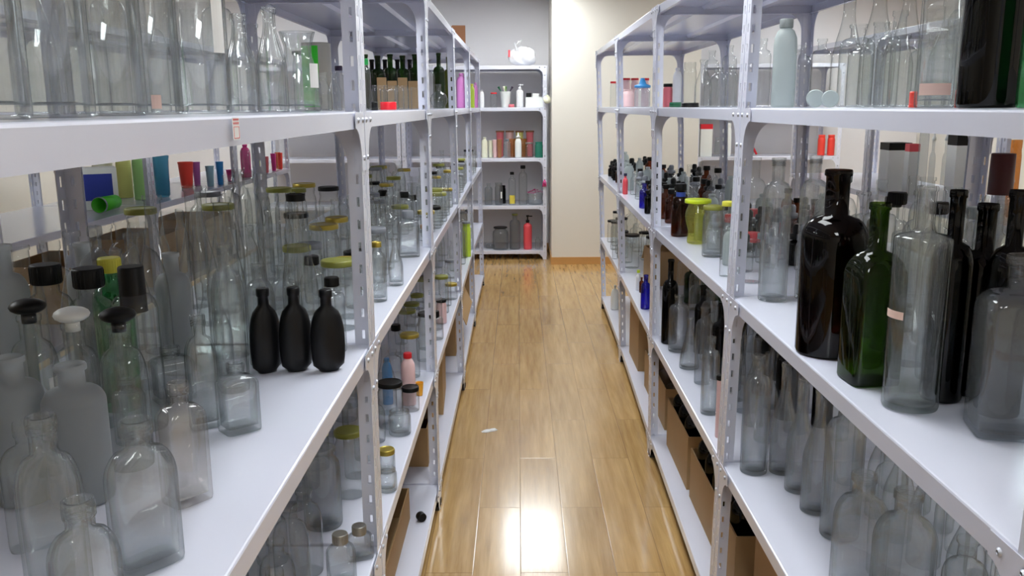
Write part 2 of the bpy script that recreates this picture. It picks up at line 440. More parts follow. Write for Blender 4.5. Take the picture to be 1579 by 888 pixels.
# ---------------------------------------------------------------- bottles and the rest
def profile(kind, R, H):
    """outer rings (a, b, z, p) from foot to rim"""
    def E(t): return t * t * (3 - 2 * t)
    k = kind
    def shoulder(r0, r1, z0, z1, n=7, ratio=1.0, p0=2, pw='round', b0=None):
        o = []
        for i in range(n + 1):
            t = i / n
            if pw == 'round': rr = r1 + (r0 - r1) * math.sqrt(max(0, 1 - t * t)) if t < 1 else r1
            else: rr = r0 + (r1 - r0) * E(t)
            bb_ = (b0 if b0 is not None else r0)
            rb = r1 + (bb_ - r1) * ((rr - r1) / (r0 - r1) if r0 != r1 else 0)
            o.append((rr, rb, z0 + (z1 - z0) * t, p0 + (2 - p0) * t))
        return o
    def lip(rn, z, h=.008, g=1.18):
        return [(rn, rn, z - h * 1.6, 2), (rn * g, rn * g, z - h * 1.35, 2), (rn * g, rn * g, z - h * .3, 2), (rn * (g - .06), rn * (g - .06), z, 2)]
    foot = lambda a, b_, p=2: [(a * .88, b_ * .88, 0, p), (a * .97, b_ * .97, .0015, p), (a, b_, .006, p)]
    if k == 'wine': rn = .36 * R; return foot(R, R) + shoulder(R, rn, .63 * H, .76 * H) + lip(rn, H, .009, 1.15)
    if k == 'wineS': rn = .36 * R; return foot(R, R, 7) + [(R, R, .5 * H, 7)] + shoulder(R, rn, .60 * H, .74 * H, p0=7) + lip(rn, H, .009, 1.18)
    if k == 'burg': rn = .36 * R; return foot(R, R) + shoulder(R, rn, .42 * H, .78 * H, 9, pw='s') + lip(rn, H, .009, 1.15)
    if k == 'cyl': rn = .42 * R; return foot(R, R) + shoulder(R, rn, .72 * H, .84 * H) + lip(rn, H, .006, 1.2)
    if k == 'squat': rn = .40 * R; return foot(R, R) + shoulder(R, rn, .66 * H, .86 * H) + lip(rn, H, .006, 1.2)
    if k == 'tallcyl': rn = .33 * R; return foot(R, R) + [(R, R, .76 * H, 2), (R * .98, R * .98, .775 * H, 2), (R * .9, R * .9, .785 * H, 2), (rn * 1.2, rn * 1.2, .80 * H, 2), (rn, rn, .82 * H, 2)] + lip(rn, H, .006, 1.1)
    if k == 'decanter': rn = .44 * R; return foot(R * .94, R * .94) + [(R, R, .3 * H, 2)] + shoulder(R, rn, .60 * H, .84 * H) + lip(rn, H, .006, 1.15)
    if k == 'medicine': rn = .45 * R; return foot(R, R) + shoulder(R, rn, .60 * H, .78 * H) + lip(rn, H, .005, 1.15)
    if k == 'dropper': rn = .5 * R; return foot(R, R) + shoulder(R, rn, .48 * H, .60 * H) + [(rn, rn, .66 * H, 2)]
    if k == 'cone': rn = .40 * R; return foot(R, R) + [(R, R, .34 * H, 2)] + shoulder(R, rn, .40 * H, .86 * H, 9, pw='s') + lip(rn, H, .008, 1.2)
    if k == 'carafe': return foot(R * .95, R * .95) + [(R, R, .15 * H, 2), (R * .97, R * .97, .35 * H, 2), (R * .75, R * .75, .58 * H, 2), (R * .62, R * .62, .72 * H, 2), (R * .62, R * .62, .82 * H, 2), (R * .78, R * .78, .97 * H, 2), (R * .82, R * .82, H, 2)]
    if k == 'erlen': rn = .34 * R; return foot(R, R) + [(R, R, .10 * H, 2), (R * .92, R * .92, .25 * H, 2), (rn * 1.1, rn * 1.1, .74 * H, 2), (rn, rn, .80 * H, 2)] + lip(rn, H, .004, 1.3)
    if k == 'flask': rn = .42 * R; return foot(R, R * .55, 4.5) + [(R, R * .55, .55 * H, 4.5)] + shoulder(R, rn, .62 * H, .82 * H, p0=4.5, b0=R * .55) + lip(rn, H, .012, 1.14)
    if k == 'square': rn = .42 * R; return foot(R, R * .8, 8) + [(R, R * .8, .64 * H, 8)] + shoulder(R, rn, .70 * H, .82 * H, p0=8, b0=R * .8) + lip(rn, H, .01, 1.18)
    if k == 'jug': rn = .24 * R; return foot(R, R) + [(R, R, .45 * H, 2)] + shoulder(R, rn, .52 * H, .86 * H) + lip(rn, H, .012, 1.3)
    if k == 'oval':
        o = [(R * .56, R * .38, 0, 2), (R * .62, R * .42, .004, 2)]
        for i in range(1, 11):
            t = i / 11; s_ = math.sqrt(max(0, 1 - abs((t - .44) / (.56 if t > .44 else .62)) ** 2.3)); o.append((R * (.30 + .70 * s_), R * (.28 + .24 * s_), .80 * H * t, 2))
        rn = .33 * R; return o + [(rn, rn, .80 * H, 2), (rn * .95, rn * .95, .90 * H, 2), (rn * 1.15, rn * 1.15, .91 * H, 2), (rn * 1.15, rn * 1.15, .985 * H, 2), (rn, rn, H, 2)]
    if k == 'jar': return foot(R, R) + [(R, R, .74 * H, 2), (R * .97, R * .97, .80 * H, 2), (R * .86, R * .86, .86 * H, 2), (R * .86, R * .86, .89 * H, 2), (R * .9, R * .9, .90 * H, 2), (R * .9, R * .9, .99 * H, 2), (R * .88, R * .88, H, 2)]
    if k == 'jarbig': return foot(R, R) + [(R, R, .70 * H, 2), (R * .95, R * .95, .80 * H, 2), (R * .72, R * .72, .89 * H, 2), (R * .72, R * .72, .94 * H, 2), (R * .8, R * .8, .955 * H, 2), (R * .8, R * .8, .99 * H, 2), (R * .76, R * .76, H, 2)]
    if k == 'waist': return foot(R * .8, R * .8) + [(R * .8, R * .8, .12 * H, 2), (R * .72, R * .72, .28 * H, 2), (R * .9, R * .9, .45 * H, 2), (R, R, .60 * H, 2), (R * .96, R * .96, .74 * H, 2), (R * .78, R * .78, .85 * H, 2), (R * .78, R * .78, H, 2)]
    if k == 'bulb': return foot(R * .7, R * .7) + [(R * math.cos(a), R * math.cos(a), .36 * H + .34 * H * math.sin(a), 2) for a in [-.8, -.5, -.2, .1, .4, .7, 1.0, 1.2]] + [(R * .3, R * .3, .74 * H, 2), (R * .28, R * .28, .9 * H, 2)] + lip(R * .28, H, .004, 1.25)
    if k == 'tubes': return foot(R, R) + [(R, R, H, 2)]
    if k == 'cupp': return foot(R * .74, R * .74) + [(R * .95, R * .95, .9 * H, 2), (R, R, .97 * H, 2), (R, R, H, 2)]
    if k == 'tubd': return foot(R * .85, R * .85) + [(R, R, .62 * H, 2), (R * 1.04, R * 1.04, .66 * H, 2), (R * 1.04, R * 1.04, .70 * H, 2)]
    if k == 'shampoo': return foot(R, R * .7, 2.6) + [(R, R * .7, .70 * H, 2.6), (R * .94, R * .66, .80 * H, 2.4), (R * .7, R * .5, .88 * H, 2.2), (R * .42, R * .42, .91 * H, 2), (R * .42, R * .42, .93 * H, 2), (R * .5, R * .5, .935 * H, 2), (R * .5, R * .5, .99 * H, 2), (R * .42, R * .42, H, 2)]
    if k == 'pump': return foot(R, R) + [(R, R, .62 * H, 2)] + shoulder(R, R * .4, .66 * H, .76 * H) + [(R * .4, R * .4, .80 * H, 2)]
    if k == 'cap': return [(R, R, 0, 2), (R, R, H * .85, 2), (R * .93, R * .93, H, 2)]
    if k == 'can': return [(R * .98, R * .98, 0, 2), (R, R, .004, 2), (R * .97, R * .97, .008, 2), (R * .97, R * .97, H - .008, 2), (R, R, H - .004, 2), (R * .98, R * .98, H, 2)]
    raise ValueError(kind)
OPEN = {'tubes', 'cupp', 'carafe', 'tubd'}
SOLIDLIKE = set(SOL) | {'tin'}
CACHE = {}
def top_of(kind, R, H):
    pr_ = profile(kind, R, H); return max(pr_[-1][0], pr_[-2][0], pr_[-3][0] if len(pr_) > 3 else 0), H
def body_mesh(kind, R, H, glassn, fine):
    key = (kind, round(R, 3), round(H, 2), glassn, fine)
    if key in CACHE: return CACHE[key]
    rg = profile(kind, R, H); n = 40 if fine else 20
    b = MB()
    see = glassn in MATS and glassn not in SOL and glassn != 'tin'
    if kind in ('square', 'wineS', 'flask') and not fine: n = 28
    inner = (fine and see) or kind in ('cupp', 'tubd')
    closed = not see and kind not in OPEN
    b.rings(rg, n, True, True, closed)
    if inner:
        w = .0022 if kind in ('cupp', 'tubd') else min(.0032, R * .12); base = .010 if see else .003
        inn = []
        for a_, b_, z, p in rg[::-1]:
            if z < base: continue
            inn.append((a_ - w, b_ - w, z, p))
        inn.append((inn[-1][0] * .96, inn[-1][1] * .96, base + .001, inn[-1][3])); inn.append((inn[-1][0] * .6, inn[-1][1] * .6, base + .004, inn[-1][3]))
        b.rings([rg[-1]] + inn, n, True, False, True)
    if fine and glassn == 'clear': glassn = 'crystal'
    me = b.mesh('body', mat(glassn) if not (glassn in ('green', 'olive')) else MATS[glassn])
    CACHE[key] = me
    return me
def ring_mesh(R, n_threads):
    key = ('thread', round(R, 4), n_threads)
    if key not in CACHE:
        b = MB(); N = 28; pts = []
        for i in range(int(N * n_threads)):
            t = 2 * PI * i / N; pts.append((R * math.cos(t), R * math.sin(t), .0042 * i / N))
        b.tube(pts, .0011, 6)
        CACHE[key] = b.mesh('screw_thread', MATS['clear'])
    return CACHE[key]
def cap_parts(cap, rt, H, capc, kind):
    """list of (part name, mesh, z)"""
    key = ('cap', cap, round(rt, 3), capc)
    c = 'capblack' if capc == 'black' else capc
    if key not in CACHE:
        b = MB(); n = 24
        if cap == 'screw':
            h = max(.016, rt * 1.5); r = rt * 1.12
            b.rings([(r * .97, r * .97, -h * .85, 2), (r, r, -h * .80, 2), (r, r, h * .1, 2), (r * .94, r * .94, h * .16, 2)], n)
            for i in range(n): 
                a = 2 * PI * i / n; x, y = r * math.cos(a), r * math.sin(a); b.box(x - .0006, x + .0006, y - .0006, y + .0006, -h * .78, h * .05)
        elif cap == 'lid':
            r = rt * 1.1; h = .013
            b.rings([(r * .98, r * .98, -h, 2), (r, r, -h * .9, 2), (r, r, -.001, 2), (r * .96, r * .96, .0015, 2), (r * .86, r * .86, .0015, 2), (r * .84, r * .84, .0002, 2)], n + 8)
        elif cap == 'long':
            r = rt * 1.12; h = .075
            b.rings([(r * 1.02, r * 1.02, -h, 2), (r, r, -h + .002, 2), (r * .96, r * .96, -.002, 2), (r * .9, r * .9, 0, 2)], n)
        elif cap == 'ball':
            R = rt * 1.5; b.rings([(rt * .6, rt * .6, -.012, 2), (rt * .6, rt * .6, .001, 2)] + [(R * math.cos(a), R * math.cos(a), .0125 + .0115 * math.sin(a), 2) for a in [-1.2, -.8, -.4, 0, .4, .8, 1.2, 1.45]], n)
        elif cap == 'cone':
            b.rings([(rt * 1.3, rt * 1.3, -.01, 2), (rt * 1.3, rt * 1.3, .004, 2), (rt * .6, rt * .6, .012, 2), (rt * .3, rt * .3, .045, 2)], 16)
        elif cap == 'dropper':
            r = rt * 1.15
            b.rings([(r, r, -.004, 2), (r, r, .014, 2), (r * .6, r * .6, .016, 2), (r * .62, r * .62, .022, 2), (r * .62, r * .62, .038, 2), (r * .4, r * .4, .046, 2)], 16)
        CACHE[key] = b.mesh('cap', mat(c) if c not in ('green', 'olive') else MATS['s_' + c])
    return CACHE[key]
def band_mesh(name, R, Rb, p, z0, z1, a0, a1, mt, grow=1.012):
    b = MB(); n = max(3, int((a1 - a0) / .12)); vs = []; 
    for i in range(n + 1):
        t = a0 + (a1 - a0) * i / n; c, q = math.cos(t), math.sin(t)
        x = grow * R * math.copysign(abs(c) ** (2 / p), c); y = grow * Rb * math.copysign(abs(q) ** (2 / p), q)
        for g_ in (1, 1.01): vs += [(x * g_, y * g_, z0), (x * g_, y * g_, z1)]
    fs = []
    for i in range(n):
        o = i * 4; q_ = o + 4
        fs += [(o, o + 1, q_ + 1, q_), (o + 2, q_ + 2, q_ + 3, o + 3), (o + 1, o + 3, q_ + 3, q_ + 1), (o, q_, q_ + 2, o + 2)]
    fs += [(0, 2, 3, 1), (n * 4, n * 4 + 1, n * 4 + 3, n * 4 + 2)]
    b.add(vs, fs, False)
    return b.mesh(name, mt)
ORD = 'first second third fourth fifth sixth seventh eighth ninth tenth eleventh twelfth thirteenth fourteenth fifteenth sixteenth seventeenth eighteenth nineteenth twentieth twenty-first twenty-second twenty-third twenty-fourth twenty-fifth'.split()
ROW = ['front', 'second', 'third', 'fourth', 'fifth', 'rearmost']
LV = {1: 'floor-level shelf', 2: 'knee-high shelf', 3: 'waist-high shelf', 4: 'eye-level shelf', 5: 'rack top'}
RN = {('L', 1): 'nearest left rack', ('L', 2): 'second left rack', ('L', 3): 'third left rack', ('L', 4): 'fourth left rack', ('L', 5): 'last left rack',
      ('R', 1): 'nearest right rack', ('R', 2): 'second right rack', ('R', 3): 'third right rack', ('R', 4): 'last right rack',
      ('E', 0): 'end-wall rack', ('F', 0): 'rack beyond pillar', ('far', 0): 'rack across left aisle', ('farR', 0): 'rack across right aisle'}
ITEMS = [  # kind, x, y, z, half width, height, turn, glass, cap, cap colour, extra, fine, name, category, look, place
('cyl',-0.405,0.691,1.5836,0.028,0.25,0,'clear',None,'black','redlabel',1,'glass_bottle','bottle', 'large clear bottle with red-printed paper label', ('L', 1, 4)),
('cyl',-0.42,0.818,1.5836,0.0326,0.27,0,'clear',None,'black','',1,'glass_bottle','bottle', 'big clear straight-sided glass bottle', ('L', 1, 4)),
('squat',-0.45,1.007,1.5836,0.0328,0.26,0,'clear',None,'black','',1,'glass_bottle','bottle', 'clear broad-shouldered glass bottle', ('L', 1, 4)),
('cyl',-0.475,1.191,1.5836,0.0301,0.25,0,'clear',None,'black','pinktag',1,'glass_bottle','bottle', 'clear bottle with small pink price tag', ('L', 1, 4)),
('squat',-0.437,1.251,1.5836,0.0377,0.27,0,'clear',None,'black','strip',1,'glass_bottle','bottle', 'clear bottle with torn white paper strip', ('L', 1, 4)),
('cone',-0.455,1.492,1.5836,0.0269,0.158,0,'clear',None,'black','',1,'milk_bottle','bottle', 'clear tapered carafe with fluted neck', ('L', 1, 4)),
('cone',-0.445,1.642,1.5836,0.0273,0.184,0,'clear',None,'black','',1,'milk_bottle','bottle', 'tall clear sloping milk bottle', ('L', 1, 4)),
('carafe',-0.42,1.74,1.5836,0.0414,0.149,0,'clear',None,'black','strip',1,'glass_carafe','bottle', 'small clear carafe with printed label', ('L', 1, 4)),
('cone',-0.62,1.162,1.5836,0.0277,0.2,0,'clear',None,'black','',0,'milk_bottle','bottle', 'clear glass bottle', ('L', 1, 4)),
('cyl',-0.66,1.387,1.5836,0.0311,0.23,0,'clear',None,'black','',0,'glass_bottle','bottle', 'clear glass bottle', ('L', 1, 4)),
('squat',-0.62,1.447,1.5836,0.0314,0.26,0,'clear',None,'black','',0,'glass_bottle','bottle', 'clear glass bottle', ('L', 1, 4)),
('cone',-0.66,1.704,1.5836,0.0338,0.215,0,'clear',None,'black','',0,'milk_bottle','bottle', 'clear glass bottle', ('L', 1, 4)),
('cyl',-0.6,1.833,1.5836,0.0318,0.245,0,'clear',None,'black','',0,'glass_bottle','bottle', 'clear glass bottle', ('L', 1, 4)),
('squat',-0.62,2.129,1.5836,0.0338,0.2,0,'clear',None,'black','',0,'glass_bottle','bottle', 'clear glass bottle', ('L', 2, 4)),
('cone',-0.78,1.568,1.5836,0.0295,0.23,0,'clear',None,'black','',0,'milk_bottle','bottle', 'clear glass bottle', ('L', 1, 4)),
('cyl',-0.8,1.791,1.5836,0.0324,0.26,0,'clear',None,'black','',0,'glass_bottle','bottle', 'clear glass bottle', ('L', 1, 4)),
('squat',-0.82,2.033,1.5836,0.0352,0.215,0,'clear',None,'black','',0,'glass_bottle','bottle', 'clear glass bottle', ('L', 2, 4)),
('cone',-0.8,2.223,1.5836,0.0369,0.245,0,'clear',None,'black','',0,'milk_bottle','bottle', 'clear glass bottle', ('L', 2, 4)),
('can',-0.66,2.985,1.5836,0.0484,0.215,0,'tin',None,'black','green',0,'tin_can','can', 'tin can with bright green label', ('L', 2, 4)),
('jar',-0.85,3.587,1.5836,0.0388,0.225,0,'clear','lid','black','',0,'glass_jar','jar', 'clear glass jar with black lid', ('L', 3, 4)),
('cone',-0.475,2.206,1.5836,0.0207,0.092,0,'clear',None,'black','',0,'milk_bottle','bottle', 'small clear sloping bottle', ('L', 2, 4)),
('cone',-0.455,2.242,1.5836,0.0178,0.093,0,'clear',None,'black','',0,'milk_bottle','bottle', 'small clear sloping bottle', ('L', 2, 4)),
('flask',-0.62,3.143,1.5836,0.0227,0.147,0,'clear','screw','purple','',0,'glass_flask','bottle', 'clear bottle with purple-black cap', ('L', 2, 4)),
('cyl',-0.4,2.385,1.5836,0.0129,0.13,0,'clear','screw','green','',0,'glass_bottle','bottle', 'clear bottle with bright green cap', ('L', 2, 4)),
('cap',-0.385,2.41,1.5836,0.0104,0.022,0,'blackplastic',None,'black','',0,'bottle_cap','cap', 'loose black plastic screw cap', ('L', 2, 4)),
('jar',-0.4,2.78,1.5836,0.024,0.062,0,'clear','below','red','',0,'glass_jar','jar', 'clear jar stood upside down on red lid', ('L', 2, 4)),
('tubes',-0.395,3.017,1.5836,0.013,0.073,0,'clear',None,'black','',0,'glass_tumbler','glass', 'slim clear glass tumbler', ('L', 2, 4)),
('tubes',-0.395,3.231,1.5836,0.014,0.077,0,'clear',None,'black','',0,'glass_tumbler','glass', 'slim clear glass tumbler', ('L', 2, 4)),
('tubes',-0.395,3.477,1.5836,0.015,0.083,0,'clear',None,'black','',0,'glass_tumbler','glass', 'slim clear glass tumbler', ('L', 3, 4)),
('jar',-0.52,3.383,1.5836,0.0268,0.089,0,'clear',None,'black','',0,'glass_jar','jar', 'clear open glass jar', ('L', 3, 4)),
('jar',-0.55,3.9,1.5836,0.0309,0.101,0,'clear',None,'black','',0,'glass_jar','jar', 'clear open glass jar', ('L', 3, 4)),
('jar',-0.53,4.116,1.5836,0.0326,0.105,0,'clear',None,'black','',0,'glass_jar','jar', 'clear open glass jar', ('L', 3, 4)),
('box',-0.6,3.99,1.5836,0.0207,0.134,0,'kraft',None,'black','',0,'cardboard_box','box', 'small kraft cardboard box', ('L', 3, 4)),
('box',-0.6,4.321,1.5836,0.0224,0.129,0,'kraft',None,'black','',0,'cardboard_box','box', 'small kraft cardboard box', ('L', 3, 4)),
('box',-0.6,4.713,1.5836,0.0244,0.156,0,'kraft',None,'black','',0,'cardboard_box','box', 'small kraft cardboard box', ('L', 3, 4)),
('box',-0.6,5.183,1.5836,0.0269,0.152,0,'kraft',None,'black','',0,'cardboard_box','box', 'small kraft cardboard box', ('L', 4, 4)),
('wine',-0.76,4.532,1.5836,0.0359,0.267,0,'darkgreen',None,'black','',0,'wine_bottle','bottle', 'dark green wine bottle', ('L', 3, 4)),
('wine',-0.76,4.935,1.5836,0.0391,0.283,0,'darkgreen',None,'black','',0,'wine_bottle','bottle', 'dark green wine bottle', ('L', 4, 4)),
('wine',-0.76,5.417,1.5836,0.0429,0.317,0,'darkgreen',None,'black','',0,'wine_bottle','bottle', 'dark green wine bottle', ('L', 4, 4)),
('wine',-0.76,6.004,1.5836,0.0476,0.342,0,'darkgreen',None,'black','',0,'wine_bottle','bottle', 'dark green wine bottle', ('L', 4, 4)),
('wine',-0.76,6.732,1.5836,0.0533,0.391,0,'darkgreen',None,'black','',0,'wine_bottle','bottle', 'dark green wine bottle', ('L', 5, 4)),
('burg',-0.9,5.608,1.5836,0.0364,0.298,0,'black',None,'black','',0,'wine_bottle','bottle', 'black sloping wine bottle', ('L', 4, 4)),
('burg',-0.9,6.162,1.5836,0.0399,0.326,0,'black',None,'black','',0,'wine_bottle','bottle', 'black sloping wine bottle', ('L', 4, 4)),
('burg',-0.9,6.8,1.5836,0.0441,0.358,0,'black',None,'black','',0,'wine_bottle','bottle', 'black sloping wine bottle', ('L', 5, 4)),
('burg',-0.9,7.585,1.5836,0.0492,0.398,0,'black',None,'black','',0,'wine_bottle','bottle', 'black sloping wine bottle', ('L', 5, 4)),
('bulb',-0.38,4.335,1.5836,0.0421,0.115,0,'clear',None,'black','',0,'round_flask','bottle', 'clear ball-shaped flask with short neck', ('L', 3, 4)),
('cyl',-0.47,4.917,1.5836,0.0195,0.232,0,'clear',None,'black','',0,'glass_bottle','bottle', 'slim clear bottle', ('L', 4, 4)),
('wine',-0.455,5.234,1.5836,0.0339,0.312,0,'darkgreen',None,'black','',0,'wine_bottle','bottle', 'dark green wine bottle beside ball flask', ('L', 4, 4)),
('wine',-0.42,5.465,1.5836,0.0256,0.302,0,'olive',None,'black','',0,'wine_bottle','bottle', 'olive green wine bottle', ('L', 4, 4)),
('shampoo',-0.4,6.431,1.5836,0.0369,0.241,0,'pinkplastic',None,'black','',0,'plastic_bottle','bottle', 'pink plastic shampoo bottle', ('L', 5, 4)),
('shampoo',-0.55,9.348,1.5836,0.0336,0.27,0,'whiteplastic',None,'black','',0,'plastic_bottle','bottle', 'white plastic shampoo bottle', ('E', 0, 4)),
('shampoo',-0.385,7.562,1.5836,0.0218,0.193,0,'limeplastic','screw','yellow','',0,'plastic_bottle','bottle', 'yellow-capped plastic bottle', ('L', 5, 4)),
('shampoo',-0.37,7.882,1.5836,0.02,0.213,0,'pinkplastic',None,'black','',0,'plastic_bottle','bottle', 'slim pink plastic bottle', ('L', 5, 4)),
('box',-0.45,6.95,2.0,0.05,0.19,0,'brown',None,'black','',0,'cardboard_box','box', 'upright brown cardboard box', ('L', 5, 5)),
('box',-0.52,6.72,2.0,0.05,0.13,0,'brown',None,'black','',0,'cardboard_box','box', 'shorter brown cardboard box', ('L', 5, 5)),
('flask',-0.416,0.77,1.0671,0.0317,0.165,0.25,'clear',None,'black','',1,'glass_flask','bottle', 'clear flat bottle with open threaded mouth, next to camera', ('L', 1, 3)),
('flask',-0.435,0.946,1.0671,0.0388,0.18,0.45,'clear',None,'black','',1,'glass_flask','bottle', 'clear rectangular flask with threaded neck', ('L', 1, 3)),
('square',-0.454,1.12,1.0671,0.0284,0.169,0.5,'warm',None,'black','',1,'glass_bottle','bottle', 'narrow clear square bottle with thick base', ('L', 1, 3)),
('square',-0.465,1.387,1.0671,0.0302,0.117,0.4,'clear',None,'black','',1,'glass_bottle','bottle', 'small clear square bottle by shelf edge', ('L', 1, 3)),
('flask',-0.486,0.847,1.0671,0.0315,0.22,0.2,'clear',None,'black','',1,'glass_flask','bottle', 'clear wide flask with threaded mouth', ('L', 1, 3)),
('cyl',-0.679,1.128,1.0671,0.0367,0.203,0,'frosted',None,'black','',0,'glass_bottle','bottle', 'frosted white glass bottle with collar', ('L', 1, 3)),
('cyl',-0.599,1.128,1.0671,0.0402,0.192,0,'frosted',None,'black','',0,'glass_bottle','bottle', 'frosted white rounded glass bottle', ('L', 1, 3)),
('decanter',-0.719,1.255,1.0671,0.0335,0.23,0,'clear','ball','black','strip',0,'glass_decanter','bottle', 'clear decanter with black stopper and white label', ('L', 1, 3)),
('decanter',-0.65,1.244,1.0671,0.033,0.22,0,'clear','ball','white','',0,'glass_decanter','bottle', 'clear decanter with white oval stopper', ('L', 1, 3)),
('decanter',-0.581,1.24,1.0671,0.0335,0.22,0,'clear','ball','black','',0,'glass_decanter','bottle', 'clear decanter with glossy black stopper', ('L', 1, 3)),
('decanter',-0.793,1.449,1.0671,0.0429,0.266,0,'clear','screw','black','',0,'glass_decanter','bottle', 'clear tall bottle with matte black cap', ('L', 1, 3)),
('decanter',-0.709,1.423,1.0671,0.0421,0.264,0,'clear','screw','black','',0,'glass_decanter','bottle', 'clear tall bottle with matte black cap', ('L', 1, 3)),
('cyl',-0.629,1.403,1.0671,0.0371,0.275,0,'clear','long','black','',0,'glass_bottle','bottle', 'clear bottle with long black sleeve cap', ('L', 1, 3)),
('cyl',-0.709,1.501,1.0671,0.0332,0.269,0,'green','screw','yellow','',0,'glass_bottle','bottle', 'green glass bottle with yellow cap', ('L', 1, 3)),
('cyl',-0.623,1.338,1.0671,0.025,0.105,0,'clear',None,'black','',1,'glass_bottle','bottle', 'clear small bottle with ribbed neck', ('L', 1, 3)),
('flask',-0.527,1.403,1.0671,0.0251,0.194,0.3,'clear',None,'black','',1,'glass_flask','bottle', 'clear flat bottle with bright rim', ('L', 1, 3)),
('square',-0.637,1.55,1.0671,0.0354,0.1,0.3,'clear',None,'black','',1,'glass_bottle','bottle', 'clear square bottle with stacked rings on neck', ('L', 1, 3)),
('oval',-0.512,1.721,1.0671,0.0343,0.173,0.5,'blackmatte',None,'black','',0,'oval_flask','bottle', 'matte black flat oval flask', ('L', 1, 3)),
('oval',-0.453,1.729,1.0671,0.0338,0.168,0.3,'blackmatte',None,'black','',0,'oval_flask','bottle', 'matte black flat oval flask', ('L', 1, 3)),
('oval',-0.388,1.729,1.0671,0.0351,0.168,0.2,'blackmatte',None,'black','',0,'oval_flask','bottle', 'matte black flat oval flask', ('L', 1, 3)),
('cone',-0.785,1.885,1.0671,0.0422,0.344,0,'clear',None,'black','',0,'milk_bottle','bottle', 'tall clear sloping bottle', ('L', 1, 3)),
('cone',-0.623,1.841,1.0671,0.041,0.343,0,'clear',None,'black','',0,'milk_bottle','bottle', 'tall clear sloping bottle', ('L', 1, 3)),
('cone',-0.697,1.885,1.0671,0.0426,0.364,0,'clear',None,'black','',0,'milk_bottle','bottle', 'tall clear sloping bottle', ('L', 1, 3)),
('cone',-0.463,1.83,1.0671,0.0373,0.348,0,'clear','lid','black','',0,'milk_bottle','bottle', 'tall clear sloping bottle with flat black cap', ('L', 1, 3)),
('jug',-0.715,1.641,1.0671,0.0468,0.317,0,'clear',None,'black','',0,'glass_jug','bottle', 'big clear glass jug with ridged neck', ('L', 1, 3)),
('jug',-0.758,1.561,1.0671,0.0413,0.32,0,'smoke',None,'black','',0,'glass_jug','bottle', 'big smoky glass jug', ('L', 1, 3)),
('decanter',-0.534,1.775,1.0671,0.03,0.214,0,'clear',None,'black','',1,'glass_decanter','bottle', 'clear bottle with threaded neck', ('L', 1, 3)),
('decanter',-0.515,1.895,1.0671,0.0318,0.189,0,'clear',None,'black','',1,'glass_decanter','bottle', 'clear bottle with threaded neck', ('L', 1, 3)),
('decanter',-0.541,1.6,1.0671,0.0304,0.281,0,'clear',None,'black','',1,'glass_decanter','bottle', 'clear bottle with threaded neck', ('L', 1, 3)),
('cyl',-0.405,1.87,1.0671,0.0268,0.163,0,'clear','screw','black','',0,'glass_bottle','bottle', 'clear bottle with small black cap', ('L', 1, 3)),
('cyl',-0.453,1.9,1.0671,0.0271,0.205,0,'clear','screw','black','',0,'glass_bottle','bottle', 'clear bottle with small black cap', ('L', 1, 3)),
('flask',-0.59,0.999,1.0671,0.0351,0.159,0.06,'clear',None,'black','',0,'glass_flask','bottle', 'clear flat glass flask', ('L', 1, 3)),
('cone',-0.602,1.68,1.0671,0.0365,0.206,0.06,'clear',None,'black','',0,'milk_bottle','bottle', 'clear sloping glass bottle', ('L', 1, 3)),
('cyl',-0.69,1.721,1.0671,0.0337,0.245,0.38,'frosted',None,'black','',0,'glass_bottle','bottle', 'frosted glass bottle', ('L', 1, 3)),
('decanter',-0.792,0.998,1.0671,0.0346,0.272,0.06,'clear',None,'black','',0,'glass_decanter','bottle', 'clear round-shouldered glass bottle', ('L', 1, 3)),
('decanter',-0.789,1.099,1.0671,0.0336,0.273,-0.13,'clear',None,'black','',0,'glass_decanter','bottle', 'clear round-shouldered glass bottle', ('L', 1, 3)),
('cyl',-0.775,1.198,1.0671,0.0358,0.264,-0.38,'clear',None,'black','',0,'glass_bottle','bottle', 'clear straight-sided glass bottle', ('L', 1, 3)),
('cyl',-0.811,1.617,1.0671,0.0326,0.282,-0.05,'frosted',None,'black','',0,'glass_bottle','bottle', 'frosted glass bottle', ('L', 1, 3)),
('cyl',-0.785,1.682,1.0671,0.0317,0.263,-0.05,'clear',None,'black','',0,'glass_bottle','bottle', 'clear straight-sided glass bottle', ('L', 1, 3)),
('cone',-0.787,1.77,1.0671,0.0316,0.279,-0.18,'clear',None,'black','',0,'milk_bottle','bottle', 'clear sloping glass bottle', ('L', 1, 3)),
('cyl',-0.861,1.896,1.0671,0.0312,0.288,0.06,'clear',None,'black','',0,'glass_bottle','bottle', 'clear straight-sided glass bottle', ('L', 1, 3)),
('decanter',-0.88,1.051,1.0671,0.0334,0.313,0.07,'clear',None,'black','',0,'glass_decanter','bottle', 'clear round-shouldered glass bottle', ('L', 1, 3)),
('cone',-0.875,1.14,1.0671,0.033,0.312,-0.07,'clear',None,'black','',0,'milk_bottle','bottle', 'clear sloping glass bottle', ('L', 1, 3)),
('cone',-0.872,1.233,1.0671,0.035,0.281,-0.02,'clear',None,'black','',0,'milk_bottle','bottle', 'clear sloping glass bottle', ('L', 1, 3)),
('cyl',-0.86,1.329,1.0671,0.034,0.318,0.2,'frosted',None,'black','',0,'glass_bottle','bottle', 'frosted glass bottle', ('L', 1, 3)),
('cyl',-0.875,1.465,1.0671,0.0377,0.302,0.29,'frosted',None,'black','',0,'glass_bottle','bottle', 'frosted glass bottle', ('L', 1, 3)),
('decanter',-0.882,1.537,1.0671,0.0318,0.29,0.01,'clear',None,'black','',0,'glass_decanter','bottle', 'clear round-shouldered glass bottle', ('L', 1, 3)),
